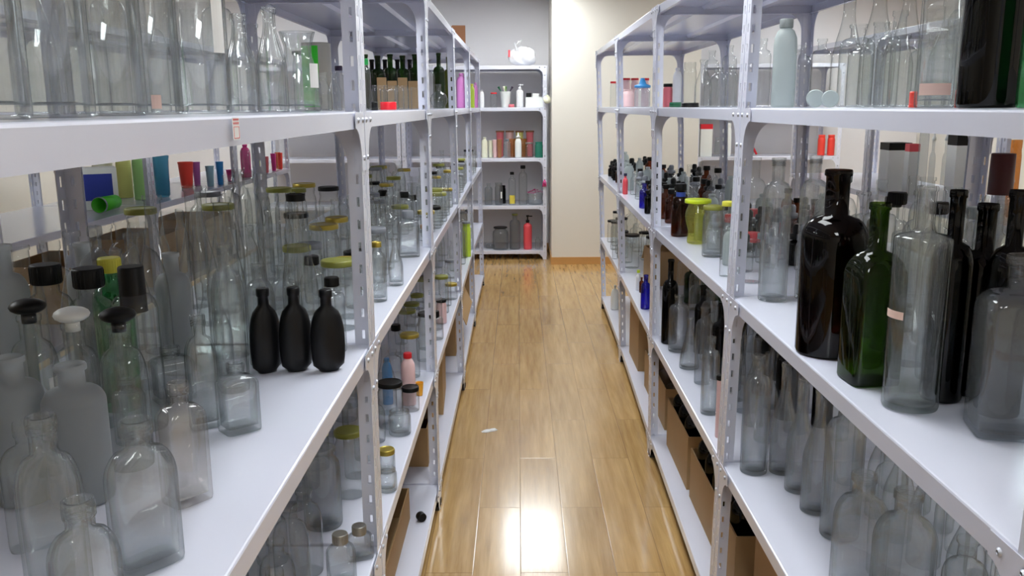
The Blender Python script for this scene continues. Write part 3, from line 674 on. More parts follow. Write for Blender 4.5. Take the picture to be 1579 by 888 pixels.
('flask',-0.881,1.636,1.0671,0.0373,0.284,0.2,'clear',None,'black','',0,'glass_flask','bottle', 'clear flat glass flask', ('L', 1, 3)),
('cone',-0.882,1.721,1.0671,0.0345,0.29,-0.36,'clear',None,'black','',0,'milk_bottle','bottle', 'clear sloping glass bottle', ('L', 1, 3)),
('cyl',-0.861,1.815,1.0671,0.0334,0.29,0.23,'clear',None,'black','',0,'glass_bottle','bottle', 'clear straight-sided glass bottle', ('L', 1, 3)),
('jarbig',-0.491,2.04,0.5719,0.047,0.204,0,'clear',None,'black','',1,'glass_jar','jar', 'large clear storage jar with rolled rim', ('L', 2, 2)),
('flask',-0.392,1.768,0.5719,0.0313,0.111,0.2,'clear','screw','tin','',1,'glass_flask','bottle', 'clear square flask with tin screw cap', ('L', 1, 2)),
('flask',-0.37,1.87,0.5719,0.03,0.079,0.2,'clear','screw','tin','',1,'glass_flask','bottle', 'clear flat flask with tin screw cap', ('L', 1, 2)),
('flask',-0.465,1.208,0.5719,0.0353,0.175,0.12,'clear',None,'black','',0,'glass_flask','bottle', 'clear flat glass flask', ('L', 1, 2)),
('flask',-0.459,1.304,0.5719,0.0341,0.183,0.32,'clear',None,'black','',0,'glass_flask','bottle', 'clear flat glass flask', ('L', 1, 2)),
('decanter',-0.473,1.39,0.5719,0.0359,0.211,-0.2,'clear',None,'black','',0,'glass_decanter','bottle', 'clear round-shouldered glass bottle', ('L', 1, 2)),
('flask',-0.46,1.506,0.5719,0.0351,0.17,-0.27,'clear',None,'black','',0,'glass_flask','bottle', 'clear flat glass flask', ('L', 1, 2)),
('decanter',-0.479,1.588,0.5719,0.0347,0.193,0.3,'clear',None,'black','',0,'glass_decanter','bottle', 'clear round-shouldered glass bottle', ('L', 1, 2)),
('decanter',-0.478,1.692,0.5719,0.0379,0.217,-0.15,'clear',None,'black','',0,'glass_decanter','bottle', 'clear round-shouldered glass bottle', ('L', 1, 2)),
('decanter',-0.477,1.811,0.5719,0.0367,0.197,0.15,'clear',None,'black','',0,'glass_decanter','bottle', 'clear round-shouldered glass bottle', ('L', 1, 2)),
('jarbig',-0.578,1.241,0.5719,0.0355,0.123,-0.35,'clear',None,'black','',0,'glass_jar','jar', 'clear open storage jar', ('L', 1, 2)),
('jarbig',-0.568,1.355,0.5719,0.0381,0.134,-0.35,'clear',None,'black','',0,'glass_jar','jar', 'clear open storage jar', ('L', 1, 2)),
('jarbig',-0.574,1.45,0.5719,0.0381,0.129,0.16,'clear',None,'black','',0,'glass_jar','jar', 'clear open storage jar', ('L', 1, 2)),
('decanter',-0.559,1.547,0.5719,0.0353,0.216,-0.08,'clear',None,'black','',0,'glass_decanter','bottle', 'clear round-shouldered glass bottle', ('L', 1, 2)),
('flask',-0.568,1.638,0.5719,0.0379,0.176,-0.36,'clear',None,'black','',0,'glass_flask','bottle', 'clear flat glass flask', ('L', 1, 2)),
('decanter',-0.579,1.744,0.5719,0.0371,0.217,0.26,'clear',None,'black','',0,'glass_decanter','bottle', 'clear round-shouldered glass bottle', ('L', 1, 2)),
('jarbig',-0.569,1.857,0.5719,0.0357,0.122,-0.31,'clear',None,'black','',0,'glass_jar','jar', 'clear open storage jar', ('L', 1, 2)),
('flask',-0.675,1.198,0.5719,0.0379,0.176,0.38,'clear',None,'black','',0,'glass_flask','bottle', 'clear flat glass flask', ('L', 1, 2)),
('decanter',-0.66,1.296,0.5719,0.0357,0.193,0.34,'clear',None,'black','',0,'glass_decanter','bottle', 'clear round-shouldered glass bottle', ('L', 1, 2)),
('flask',-0.675,1.407,0.5719,0.0345,0.198,0.1,'clear',None,'black','',0,'glass_flask','bottle', 'clear flat glass flask', ('L', 1, 2)),
('flask',-0.678,1.489,0.5719,0.0374,0.22,0.39,'clear',None,'black','',0,'glass_flask','bottle', 'clear flat glass flask', ('L', 1, 2)),
('flask',-0.664,1.596,0.5719,0.0386,0.152,-0.2,'clear',None,'black','',0,'glass_flask','bottle', 'clear flat glass flask', ('L', 1, 2)),
('flask',-0.66,1.689,0.5719,0.0361,0.154,-0.01,'clear',None,'black','',0,'glass_flask','bottle', 'clear flat glass flask', ('L', 1, 2)),
('decanter',-0.659,1.803,0.5719,0.0347,0.201,0.23,'clear',None,'black','',0,'glass_decanter','bottle', 'clear round-shouldered glass bottle', ('L', 1, 2)),
('decanter',-0.781,1.248,0.5719,0.0348,0.176,-0.29,'clear',None,'black','',0,'glass_decanter','bottle', 'clear round-shouldered glass bottle', ('L', 1, 2)),
('flask',-0.771,1.35,0.5719,0.0383,0.218,0.18,'clear',None,'black','',0,'glass_flask','bottle', 'clear flat glass flask', ('L', 1, 2)),
('jarbig',-0.76,1.441,0.5719,0.0354,0.128,0.26,'clear',None,'black','',0,'glass_jar','jar', 'clear open storage jar', ('L', 1, 2)),
('flask',-0.77,1.546,0.5719,0.0388,0.194,-0.33,'clear',None,'black','',0,'glass_flask','bottle', 'clear flat glass flask', ('L', 1, 2)),
('jarbig',-0.77,1.64,0.5719,0.0366,0.132,0.24,'clear',None,'black','',0,'glass_jar','jar', 'clear open storage jar', ('L', 1, 2)),
('jarbig',-0.764,1.747,0.5719,0.0375,0.138,0.16,'clear',None,'black','',0,'glass_jar','jar', 'clear open storage jar', ('L', 1, 2)),
('jarbig',-0.758,1.855,0.5719,0.0382,0.118,0.37,'clear',None,'black','',0,'glass_jar','jar', 'clear open storage jar', ('L', 1, 2)),
('cyl',-0.389,2.386,1.0671,0.0242,0.163,0,'clear','lid','gold','',1,'glass_bottle','bottle', 'clear tall bottle with gold lid', ('L', 2, 3)),
('cone',-0.37,2.606,1.0671,0.0225,0.142,0,'clear',None,'black','',1,'milk_bottle','bottle', 'clear cone-shaped tall vase bottle', ('L', 2, 3)),
('square',-0.394,3.124,1.0671,0.0361,0.16,0.2,'clear','screw','grey','',1,'glass_bottle','bottle', 'clear square decanter with grey cap', ('L', 2, 3)),
('cyl',-0.385,3.508,1.0671,0.0156,0.061,0,'clear','screw','cork','',0,'glass_bottle','bottle', 'small clear bottle with cork', ('L', 3, 3)),
('jar',-0.433,2.079,1.0671,0.0409,0.167,0.28,'clear','lid','olive','',0,'glass_jar','jar', 'clear jar with olive lid', ('L', 2, 3)),
('jar',-0.437,2.202,1.0671,0.0355,0.15,-0.32,'clear','lid','gold','',0,'glass_jar','jar', 'clear jar with gold lid', ('L', 2, 3)),
('jar',-0.431,2.313,1.0671,0.0351,0.151,0.08,'clear','lid','black','',0,'glass_jar','jar', 'clear jar with black lid', ('L', 2, 3)),
('jar',-0.431,2.542,1.0671,0.0345,0.126,0.22,'clear',None,'black','',0,'glass_jar','jar', 'clear open jar', ('L', 2, 3)),
('jar',-0.44,2.658,1.0671,0.0375,0.166,-0.0,'clear','lid','grey','',0,'glass_jar','jar', 'clear jar with grey lid', ('L', 2, 3)),
('cyl',-0.442,2.771,1.0671,0.0277,0.212,0.35,'clear',None,'black','',0,'glass_bottle','bottle', 'clear straight glass bottle', ('L', 2, 3)),
('decanter',-0.446,2.88,1.0671,0.0357,0.168,-0.34,'clear',None,'black','',0,'glass_decanter','bottle', 'clear round-shouldered bottle', ('L', 2, 3)),
('decanter',-0.443,3.011,1.0671,0.0335,0.2,0.28,'clear',None,'black','',0,'glass_decanter','bottle', 'clear round-shouldered bottle', ('L', 2, 3)),
('jar',-0.543,2.132,1.0671,0.0346,0.194,-0.33,'clear','lid','olive','',0,'glass_jar','jar', 'clear jar with olive lid', ('L', 2, 3)),
('jar',-0.54,2.244,1.0671,0.0341,0.183,0.17,'clear','lid','grey','',0,'glass_jar','jar', 'clear jar with grey lid', ('L', 2, 3)),
('cyl',-0.558,2.369,1.0671,0.0293,0.253,-0.04,'clear',None,'black','',0,'glass_bottle','bottle', 'clear straight bottle with no cap', ('L', 2, 3)),
('jar',-0.552,2.48,1.0671,0.0419,0.201,-0.08,'clear','lid','gold','',0,'glass_jar','jar', 'clear jar with gold lid', ('L', 2, 3)),
('jar',-0.539,2.6,1.0671,0.034,0.206,0.4,'clear','lid','gold','',0,'glass_jar','jar', 'clear jar with gold lid', ('L', 2, 3)),
('cyl',-0.541,2.716,1.0671,0.0303,0.228,-0.32,'clear',None,'black','',0,'glass_bottle','bottle', 'clear straight bottle with no cap', ('L', 2, 3)),
('jarbig',-0.543,2.823,1.0671,0.0357,0.175,-0.16,'clear',None,'black','',0,'glass_jar','jar', 'clear wide-mouthed jar', ('L', 2, 3)),
('decanter',-0.547,2.931,1.0671,0.0311,0.208,-0.11,'clear',None,'black','',0,'glass_decanter','bottle', 'clear round-shouldered bottle', ('L', 2, 3)),
('cone',-0.55,3.059,1.0671,0.032,0.253,0.29,'clear',None,'black','',0,'milk_bottle','bottle', 'clear sloping bottle', ('L', 2, 3)),
('jarbig',-0.557,3.175,1.0671,0.039,0.178,0.18,'clear',None,'black','',0,'glass_jar','jar', 'clear wide-mouthed jar', ('L', 2, 3)),
('jarbig',-0.667,2.091,1.0671,0.0399,0.248,0.31,'clear',None,'black','',0,'glass_jar','jar', 'clear wide-mouthed jar', ('L', 2, 3)),
('cone',-0.669,2.195,1.0671,0.0294,0.244,-0.2,'clear',None,'black','',0,'milk_bottle','bottle', 'clear sloping bottle', ('L', 2, 3)),
('jar',-0.652,2.312,1.0671,0.0396,0.214,-0.17,'clear',None,'black','',0,'glass_jar','jar', 'clear open jar', ('L', 2, 3)),
('jarbig',-0.669,2.425,1.0671,0.0414,0.25,0.12,'clear',None,'black','',0,'glass_jar','jar', 'clear wide-mouthed jar', ('L', 2, 3)),
('cone',-0.65,2.533,1.0671,0.0331,0.258,-0.39,'clear',None,'black','',0,'milk_bottle','bottle', 'clear sloping bottle', ('L', 2, 3)),
('jar',-0.671,2.65,1.0671,0.0373,0.213,0.02,'clear','lid','black','',0,'glass_jar','jar', 'clear jar with black lid', ('L', 2, 3)),
('jarbig',-0.661,2.766,1.0671,0.0347,0.208,0.19,'clear',None,'black','',0,'glass_jar','jar', 'clear wide-mouthed jar', ('L', 2, 3)),
('jar',-0.671,2.873,1.0671,0.0387,0.208,0.33,'clear',None,'black','',0,'glass_jar','jar', 'clear open jar', ('L', 2, 3)),
('jar',-0.658,2.99,1.0671,0.0365,0.203,-0.35,'clear',None,'black','',0,'glass_jar','jar', 'clear open jar', ('L', 2, 3)),
('jar',-0.67,3.116,1.0671,0.0366,0.251,0.19,'clear','lid','black','',0,'glass_jar','jar', 'clear jar with black lid', ('L', 2, 3)),
('jar',-0.759,2.134,1.0671,0.0399,0.246,-0.33,'clear',None,'black','',0,'glass_jar','jar', 'clear open jar', ('L', 2, 3)),
('jar',-0.772,2.259,1.0671,0.0412,0.283,0.29,'clear','lid','olive','',0,'glass_jar','jar', 'clear jar with olive lid', ('L', 2, 3)),
('cone',-0.773,2.356,1.0671,0.029,0.327,-0.34,'clear',None,'black','',0,'milk_bottle','bottle', 'clear sloping bottle', ('L', 2, 3)),
('decanter',-0.761,2.488,1.0671,0.0352,0.347,-0.09,'clear',None,'black','',0,'glass_decanter','bottle', 'clear round-shouldered bottle', ('L', 2, 3)),
('jar',-0.771,2.598,1.0671,0.0396,0.262,0.01,'clear',None,'black','',0,'glass_jar','jar', 'clear open jar', ('L', 2, 3)),
('jar',-0.77,2.706,1.0671,0.0342,0.27,0.16,'clear',None,'black','',0,'glass_jar','jar', 'clear open jar', ('L', 2, 3)),
('jar',-0.77,2.837,1.0671,0.0402,0.273,-0.11,'clear','lid','olive','',0,'glass_jar','jar', 'clear jar with olive lid', ('L', 2, 3)),
('jarbig',-0.778,2.952,1.0671,0.0394,0.25,0.13,'clear',None,'black','',0,'glass_jar','jar', 'clear wide-mouthed jar', ('L', 2, 3)),
('jar',-0.772,3.052,1.0671,0.038,0.252,0.11,'clear','lid','olive','',0,'glass_jar','jar', 'clear jar with olive lid', ('L', 2, 3)),
('jar',-0.768,3.168,1.0671,0.041,0.259,-0.29,'clear','lid','gold','',0,'glass_jar','jar', 'clear jar with gold lid', ('L', 2, 3)),
('jar',-0.891,2.07,1.0671,0.0368,0.295,0.38,'clear','lid','olive','',0,'glass_jar','jar', 'clear jar with olive lid', ('L', 2, 3)),
('jarbig',-0.87,2.203,1.0671,0.0349,0.274,-0.09,'clear',None,'black','',0,'glass_jar','jar', 'clear wide-mouthed jar', ('L', 2, 3)),
('jar',-0.872,2.322,1.0671,0.038,0.266,-0.04,'clear',None,'black','',0,'glass_jar','jar', 'clear open jar', ('L', 2, 3)),
('decanter',-0.877,2.429,1.0671,0.0366,0.317,-0.18,'clear',None,'black','',0,'glass_decanter','bottle', 'clear round-shouldered bottle', ('L', 2, 3)),
('jar',-0.892,2.531,1.0671,0.0365,0.29,-0.04,'clear','lid','grey','',0,'glass_jar','jar', 'clear jar with grey lid', ('L', 2, 3)),
('cyl',-0.873,2.662,1.0671,0.0341,0.329,0.39,'clear',None,'black','',0,'glass_bottle','bottle', 'clear straight bottle with no cap', ('L', 2, 3)),
('decanter',-0.876,2.777,1.0671,0.0338,0.338,0.37,'clear',None,'black','',0,'glass_decanter','bottle', 'clear round-shouldered bottle', ('L', 2, 3)),
('cyl',-0.886,2.89,1.0671,0.0285,0.393,0.2,'clear',None,'black','',0,'glass_bottle','bottle', 'clear straight glass bottle', ('L', 2, 3)),
('jar',-0.885,2.996,1.0671,0.0397,0.259,0.16,'clear',None,'black','',0,'glass_jar','jar', 'clear open jar', ('L', 2, 3)),
('jar',-0.888,3.123,1.0671,0.038,0.3,0.16,'clear',None,'black','',0,'glass_jar','jar', 'clear open jar', ('L', 2, 3)),
('jar',-0.42,2.733,0.5719,0.0411,0.15,0,'clear','lid','black','',0,'glass_jar','jar', 'clear jar with wide black lid', ('L', 2, 2)),
('jar',-0.374,2.887,0.5719,0.0301,0.083,0,'clear','lid','black','',0,'glass_jar','jar', 'clear round jar with thin black lid', ('L', 2, 2)),
('shampoo',-0.387,2.943,0.5719,0.0247,0.185,0,'blush','screw','red','',0,'plastic_bottle','bottle', 'pale pink plastic bottle with red cap', ('L', 2, 2)),
('jar',-0.421,3.273,0.5719,0.0372,0.17,0,'clear','lid','gold','',0,'glass_jar','jar', 'clear tall jar with gold lid', ('L', 2, 2)),
('cupp',-0.361,3.044,0.5719,0.0152,0.049,0,'orangeplastic',None,'black','',0,'plastic_cup','cup', 'small yellow and orange cup', ('L', 2, 2)),
('jar',-0.38,2.363,0.5719,0.0241,0.068,0,'clear','lid','gold','',1,'glass_jar','jar', 'small clear jar with gold lid', ('L', 2, 2)),
('jar',-0.361,2.241,0.5719,0.0265,0.063,0,'clear',None,'black','',1,'glass_jar','jar', 'small clear open jar', ('L', 2, 2)),
('jar',-0.382,2.664,0.5719,0.0352,0.078,0,'clear',None,'black','',1,'glass_jar','jar', 'clear ribbed open jar', ('L', 2, 2)),
('shampoo',-0.461,2.95,0.5719,0.0181,0.168,0,'blueplastic',None,'black','',0,'plastic_bottle','bottle', 'blue plastic bottle', ('L', 2, 2)),
('jar',-0.455,2.212,0.5719,0.0379,0.183,0.05,'clear','lid','olive','',0,'glass_jar','jar', 'clear jar with olive lid', ('L', 2, 2)),
('cyl',-0.463,2.336,0.5719,0.0323,0.267,-0.23,'clear',None,'black','',0,'glass_bottle','bottle', 'clear straight glass bottle', ('L', 2, 2)),
('cone',-0.456,2.466,0.5719,0.0355,0.14,-0.08,'clear',None,'black','',0,'milk_bottle','bottle', 'clear sloping bottle', ('L', 2, 2)),
('decanter',-0.45,2.6,0.5719,0.0325,0.139,-0.33,'clear',None,'black','',0,'glass_decanter','bottle', 'clear round-shouldered bottle', ('L', 2, 2)),
('cone',-0.451,2.861,0.5719,0.0339,0.237,0.01,'clear',None,'black','',0,'milk_bottle','bottle', 'clear sloping bottle', ('L', 2, 2)),
('cyl',-0.467,3.127,0.5719,0.0344,0.147,-0.19,'clear',None,'black','',0,'glass_bottle','bottle', 'clear straight bottle with no cap', ('L', 2, 2)),
('jar',-0.595,2.139,0.5719,0.0421,0.145,-0.13,'clear','lid','grey','',0,'glass_jar','jar', 'clear jar with grey lid', ('L', 2, 2)),
('jar',-0.59,2.264,0.5719,0.0396,0.183,0.26,'clear','lid','grey','',0,'glass_jar','jar', 'clear jar with grey lid', ('L', 2, 2)),
('jar',-0.586,2.394,0.5719,0.0362,0.112,-0.24,'clear','lid','olive','',0,'glass_jar','jar', 'clear jar with olive lid', ('L', 2, 2)),
('cone',-0.598,2.54,0.5719,0.0312,0.191,-0.37,'clear',None,'black','',0,'milk_bottle','bottle', 'clear sloping bottle', ('L', 2, 2)),
('jar',-0.585,2.665,0.5719,0.0395,0.164,-0.11,'clear','lid','black','',0,'glass_jar','jar', 'clear jar with black lid', ('L', 2, 2)),
('jar',-0.579,2.795,0.5719,0.038,0.153,0.36,'clear','lid','grey','',0,'glass_jar','jar', 'clear jar with grey lid', ('L', 2, 2)),
('jarbig',-0.598,2.931,0.5719,0.0393,0.159,-0.22,'clear',None,'black','',0,'glass_jar','jar', 'clear wide-mouthed jar', ('L', 2, 2)),
('cone',-0.584,3.051,0.5719,0.0306,0.161,-0.21,'clear',None,'black','',0,'milk_bottle','bottle', 'clear sloping bottle', ('L', 2, 2)),
('cyl',-0.599,3.182,0.5719,0.0336,0.165,0.04,'clear',None,'black','',0,'glass_bottle','bottle', 'clear straight bottle with no cap', ('L', 2, 2)),
('jarbig',-0.713,2.088,0.5719,0.0362,0.139,0.11,'clear',None,'black','',0,'glass_jar','jar', 'clear wide-mouthed jar', ('L', 2, 2)),
('jar',-0.72,2.206,0.5719,0.0415,0.155,0.15,'clear','lid','gold','',0,'glass_jar','jar', 'clear jar with gold lid', ('L', 2, 2)),
('jar',-0.725,2.349,0.5719,0.0423,0.125,-0.18,'clear','lid','olive','',0,'glass_jar','jar', 'clear jar with olive lid', ('L', 2, 2)),
('jar',-0.713,2.476,0.5719,0.0405,0.15,0.02,'clear',None,'black','',0,'glass_jar','jar', 'clear open jar', ('L', 2, 2)),
('cyl',-0.729,2.609,0.5719,0.0347,0.216,-0.06,'clear',None,'black','',0,'glass_bottle','bottle', 'clear straight bottle with no cap', ('L', 2, 2)),
('jar',-0.731,2.732,0.5719,0.0374,0.152,0.18,'clear','lid','gold','',0,'glass_jar','jar', 'clear jar with gold lid', ('L', 2, 2)),
('jar',-0.718,2.87,0.5719,0.0413,0.148,0.23,'clear','lid','black','',0,'glass_jar','jar', 'clear jar with black lid', ('L', 2, 2)),
('cone',-0.717,2.987,0.5719,0.0339,0.238,-0.27,'clear',None,'black','',0,'milk_bottle','bottle', 'clear sloping bottle', ('L', 2, 2)),
('jar',-0.713,3.13,0.5719,0.041,0.191,0.33,'clear',None,'black','',0,'glass_jar','jar', 'clear open jar', ('L', 2, 2)),
('jar',-0.843,2.15,0.5719,0.0374,0.193,-0.25,'clear',None,'black','',0,'glass_jar','jar', 'clear open jar', ('L', 2, 2)),
('jar',-0.849,2.278,0.5719,0.0425,0.172,-0.3,'clear','lid','black','',0,'glass_jar','jar', 'clear jar with black lid', ('L', 2, 2)),
('jar',-0.848,2.395,0.5719,0.0402,0.171,-0.12,'clear',None,'black','',0,'glass_jar','jar', 'clear open jar', ('L', 2, 2)),
('decanter',-0.86,2.53,0.5719,0.0367,0.147,0.16,'clear',None,'black','',0,'glass_decanter','bottle', 'clear round-shouldered bottle', ('L', 2, 2)),
('cyl',-0.853,2.654,0.5719,0.0325,0.262,-0.01,'clear',None,'black','',0,'glass_bottle','bottle', 'clear straight glass bottle', ('L', 2, 2)),
('jar',-0.848,2.794,0.5719,0.0394,0.115,0.31,'clear','lid','olive','',0,'glass_jar','jar', 'clear jar with olive lid', ('L', 2, 2)),
('decanter',-0.853,2.92,0.5719,0.0383,0.133,-0.24,'clear',None,'black','',0,'glass_decanter','bottle', 'clear round-shouldered bottle', ('L', 2, 2)),
('jar',-0.858,3.065,0.5719,0.0381,0.156,-0.13,'clear','lid','olive','',0,'glass_jar','jar', 'clear jar with olive lid', ('L', 2, 2)),
('jar',-0.842,3.179,0.5719,0.0393,0.165,-0.03,'clear',None,'black','',0,'glass_jar','jar', 'clear open jar', ('L', 2, 2)),
('cyl',-0.379,3.611,1.0671,0.0252,0.146,0.03,'clear',None,'black','',0,'glass_bottle','bottle', 'clear straight glass bottle', ('L', 3, 3)),
('jar',-0.394,3.744,1.0671,0.0374,0.092,0.4,'clear','lid','gold','',0,'glass_jar','jar', 'clear jar with gold lid', ('L', 3, 3)),
('jar',-0.378,3.869,1.0671,0.0383,0.097,-0.19,'clear','lid','black','',0,'glass_jar','jar', 'clear jar with black lid', ('L', 3, 3)),
('jar',-0.378,3.974,1.0671,0.0374,0.166,0.28,'clear','lid','olive','',0,'glass_jar','jar', 'clear jar with olive lid', ('L', 3, 3)),
('jar',-0.373,4.104,1.0671,0.039,0.134,0.31,'clear','lid','olive','',0,'glass_jar','jar', 'clear jar with olive lid', ('L', 3, 3)),
('cyl',-0.377,4.227,1.0671,0.0265,0.134,0.39,'clear',None,'black','',0,'glass_bottle','bottle', 'clear straight glass bottle', ('L', 3, 3)),
('jar',-0.373,4.339,1.0671,0.0345,0.139,0.18,'clear',None,'black','',0,'glass_jar','jar', 'clear open jar', ('L', 3, 3)),
('jar',-0.384,4.454,1.0671,0.0318,0.106,-0.03,'clear',None,'black','',0,'glass_jar','jar', 'clear open jar', ('L', 3, 3)),
('cone',-0.383,4.581,1.0671,0.0279,0.193,0.05,'clear',None,'black','',0,'milk_bottle','bottle', 'clear sloping bottle', ('L', 3, 3)),
('jar',-0.387,4.703,1.0671,0.037,0.1,-0.03,'clear','lid','gold','',0,'glass_jar','jar', 'clear jar with gold lid', ('L', 3, 3)),
('cyl',-0.506,3.551,1.0671,0.0316,0.23,0.24,'clear',None,'black','',0,'glass_bottle','bottle', 'clear straight bottle with no cap', ('L', 3, 3)),
('jar',-0.497,3.689,1.0671,0.0364,0.122,0.31,'clear','lid','olive','',0,'glass_jar','jar', 'clear jar with olive lid', ('L', 3, 3)),
('cyl',-0.492,3.8,1.0671,0.0335,0.165,0.13,'clear','screw','black','',0,'glass_bottle','bottle', 'clear small bottle with black cap', ('L', 3, 3)),
('jar',-0.502,3.923,1.0671,0.036,0.167,0.06,'clear',None,'black','',0,'glass_jar','jar', 'clear open jar', ('L', 3, 3)),
('cone',-0.493,4.032,1.0671,0.0258,0.187,-0.25,'clear',None,'black','',0,'milk_bottle','bottle', 'clear sloping bottle', ('L', 3, 3)),
('cyl',-0.502,4.15,1.0671,0.0368,0.118,0.11,'clear','screw','black','',0,'glass_bottle','bottle', 'clear small bottle with black cap', ('L', 3, 3)),
('jar',-0.484,4.288,1.0671,0.0381,0.165,0.12,'clear',None,'black','',0,'glass_jar','jar', 'clear open jar', ('L', 3, 3)),
('jar',-0.504,4.395,1.0671,0.03,0.189,-0.18,'clear',None,'black','',0,'glass_jar','jar', 'clear open jar', ('L', 3, 3)),
('cone',-0.494,4.528,1.0671,0.0314,0.221,-0.37,'clear',None,'black','',0,'milk_bottle','bottle', 'clear sloping bottle', ('L', 3, 3)),
('jar',-0.484,4.64,1.0671,0.0333,0.149,-0.02,'clear','lid','grey','',0,'glass_jar','jar', 'clear jar with grey lid', ('L', 3, 3)),
('cyl',-0.498,4.765,1.0671,0.0257,0.233,-0.27,'clear',None,'black','',0,'glass_bottle','bottle', 'clear straight glass bottle', ('L', 3, 3)),
('jarbig',-0.597,3.494,1.0671,0.0326,0.186,0.07,'clear',None,'black','',0,'glass_jar','jar', 'clear wide-mouthed jar', ('L', 3, 3)),
('jar',-0.607,3.623,1.0671,0.0377,0.178,-0.06,'clear','lid','grey','',0,'glass_jar','jar', 'clear jar with grey lid', ('L', 3, 3)),
('jar',-0.599,3.742,1.0671,0.034,0.138,-0.4,'clear','lid','grey','',0,'glass_jar','jar', 'clear jar with grey lid', ('L', 3, 3)),
('cyl',-0.593,3.857,1.0671,0.0331,0.167,-0.35,'clear','screw','black','',0,'glass_bottle','bottle', 'clear small bottle with black cap', ('L', 3, 3)),
('jar',-0.596,3.971,1.0671,0.0343,0.142,0.26,'clear',None,'black','',0,'glass_jar','jar', 'clear open jar', ('L', 3, 3)),
('jar',-0.61,4.096,1.0671,0.0331,0.179,-0.32,'clear','lid','gold','',0,'glass_jar','jar', 'clear jar with gold lid', ('L', 3, 3)),
('jar',-0.593,4.209,1.0671,0.0344,0.201,0.03,'clear','lid','olive','',0,'glass_jar','jar', 'clear jar with olive lid', ('L', 3, 3)),
('jarbig',-0.613,4.349,1.0671,0.0397,0.135,0.19,'clear',None,'black','',0,'glass_jar','jar', 'clear wide-mouthed jar', ('L', 3, 3)),
('cyl',-0.601,4.45,1.0671,0.0331,0.255,0.35,'clear',None,'black','',0,'glass_bottle','bottle', 'clear straight bottle with no cap', ('L', 3, 3)),
('decanter',-0.612,4.585,1.0671,0.0301,0.234,0.13,'clear',None,'black','',0,'glass_decanter','bottle', 'clear round-shouldered bottle', ('L', 3, 3)),
('jar',-0.606,4.702,1.0671,0.0352,0.205,0.1,'clear','lid','gold','',0,'glass_jar','jar', 'clear jar with gold lid', ('L', 3, 3)),
('jar',-0.724,3.561,1.0671,0.039,0.162,0.25,'clear',None,'black','',0,'glass_jar','jar', 'clear open jar', ('L', 3, 3)),
('jar',-0.714,3.674,1.0671,0.034,0.165,-0.1,'clear',None,'black','',0,'glass_jar','jar', 'clear open jar', ('L', 3, 3)),
('cyl',-0.714,3.795,1.0671,0.0269,0.193,-0.33,'clear',None,'black','',0,'glass_bottle','bottle', 'clear straight bottle with no cap', ('L', 3, 3)),
('jar',-0.712,3.928,1.0671,0.0381,0.187,0.17,'clear','lid','grey','',0,'glass_jar','jar', 'clear jar with grey lid', ('L', 3, 3)),
('jar',-0.725,4.038,1.0671,0.0392,0.156,-0.09,'clear','lid','black','',0,'glass_jar','jar', 'clear jar with black lid', ('L', 3, 3)),
('jar',-0.716,4.148,1.0671,0.0327,0.216,-0.38,'clear','lid','olive','',0,'glass_jar','jar', 'clear jar with olive lid', ('L', 3, 3)),
('jar',-0.703,4.291,1.0671,0.0328,0.171,0.36,'clear','lid','black','',0,'glass_jar','jar', 'clear jar with black lid', ('L', 3, 3)),
('jar',-0.709,4.4,1.0671,0.0342,0.232,-0.19,'clear','lid','grey','',0,'glass_jar','jar', 'clear jar with grey lid', ('L', 3, 3)),
('jar',-0.716,4.526,1.0671,0.0358,0.23,0.17,'clear','lid','olive','',0,'glass_jar','jar', 'clear jar with olive lid', ('L', 3, 3)),
('jar',-0.715,4.64,1.0671,0.0303,0.225,-0.3,'clear','lid','gold','',0,'glass_jar','jar', 'clear jar with gold lid', ('L', 3, 3)),
('cyl',-0.706,4.76,1.0671,0.0305,0.222,0.02,'clear',None,'black','',0,'glass_bottle','bottle', 'clear straight bottle with no cap', ('L', 3, 3)),
('jar',-0.367,4.679,0.5719,0.0334,0.086,0,'clear','lid','gold','',0,'glass_jar','jar', 'clear jar with shiny gold lid by post', ('L', 3, 2)),
('jar',-0.374,4.135,0.5719,0.025,0.116,0,'blush','lid','black','',0,'glass_jar','jar', 'clear jar holding pink salts', ('L', 3, 2)),
('decanter',-0.389,3.494,0.5719,0.0343,0.202,0.19,'clear',None,'black','',0,'glass_decanter','bottle', 'clear round-shouldered bottle', ('L', 3, 2)),
('jar',-0.395,3.674,0.5719,0.0393,0.159,-0.08,'clear','lid','black','',0,'glass_jar','jar', 'clear jar with black lid', ('L', 3, 2)),
('cyl',-0.381,3.836,0.5719,0.0411,0.124,0.25,'clear','screw','black','',0,'glass_bottle','bottle', 'clear small bottle with black cap', ('L', 3, 2)),
('jar',-0.398,4.011,0.5719,0.04,0.157,0.13,'clear','lid','grey','',0,'glass_jar','jar', 'clear jar with grey lid', ('L', 3, 2)),
('jar',-0.391,4.353,0.5719,0.036,0.189,0.3,'clear','lid','olive','',0,'glass_jar','jar', 'clear jar with olive lid', ('L', 3, 2)),
('cyl',-0.387,4.517,0.5719,0.0327,0.205,0.29,'clear',None,'black','',0,'glass_bottle','bottle', 'clear straight glass bottle', ('L', 3, 2)),
('cyl',-0.519,3.597,0.5719,0.0348,0.123,-0.18,'clear','screw','black','',0,'glass_bottle','bottle', 'clear small bottle with black cap', ('L', 3, 2)),
('decanter',-0.519,3.756,0.5719,0.0291,0.2,-0.33,'clear',None,'black','',0,'glass_decanter','bottle', 'clear round-shouldered bottle', ('L', 3, 2)),
('jar',-0.513,3.92,0.5719,0.0417,0.115,-0.03,'clear','lid','olive','',0,'glass_jar','jar', 'clear jar with olive lid', ('L', 3, 2)),
('jar',-0.511,4.089,0.5719,0.038,0.109,0.29,'clear','lid','olive','',0,'glass_jar','jar', 'clear jar with olive lid', ('L', 3, 2)),
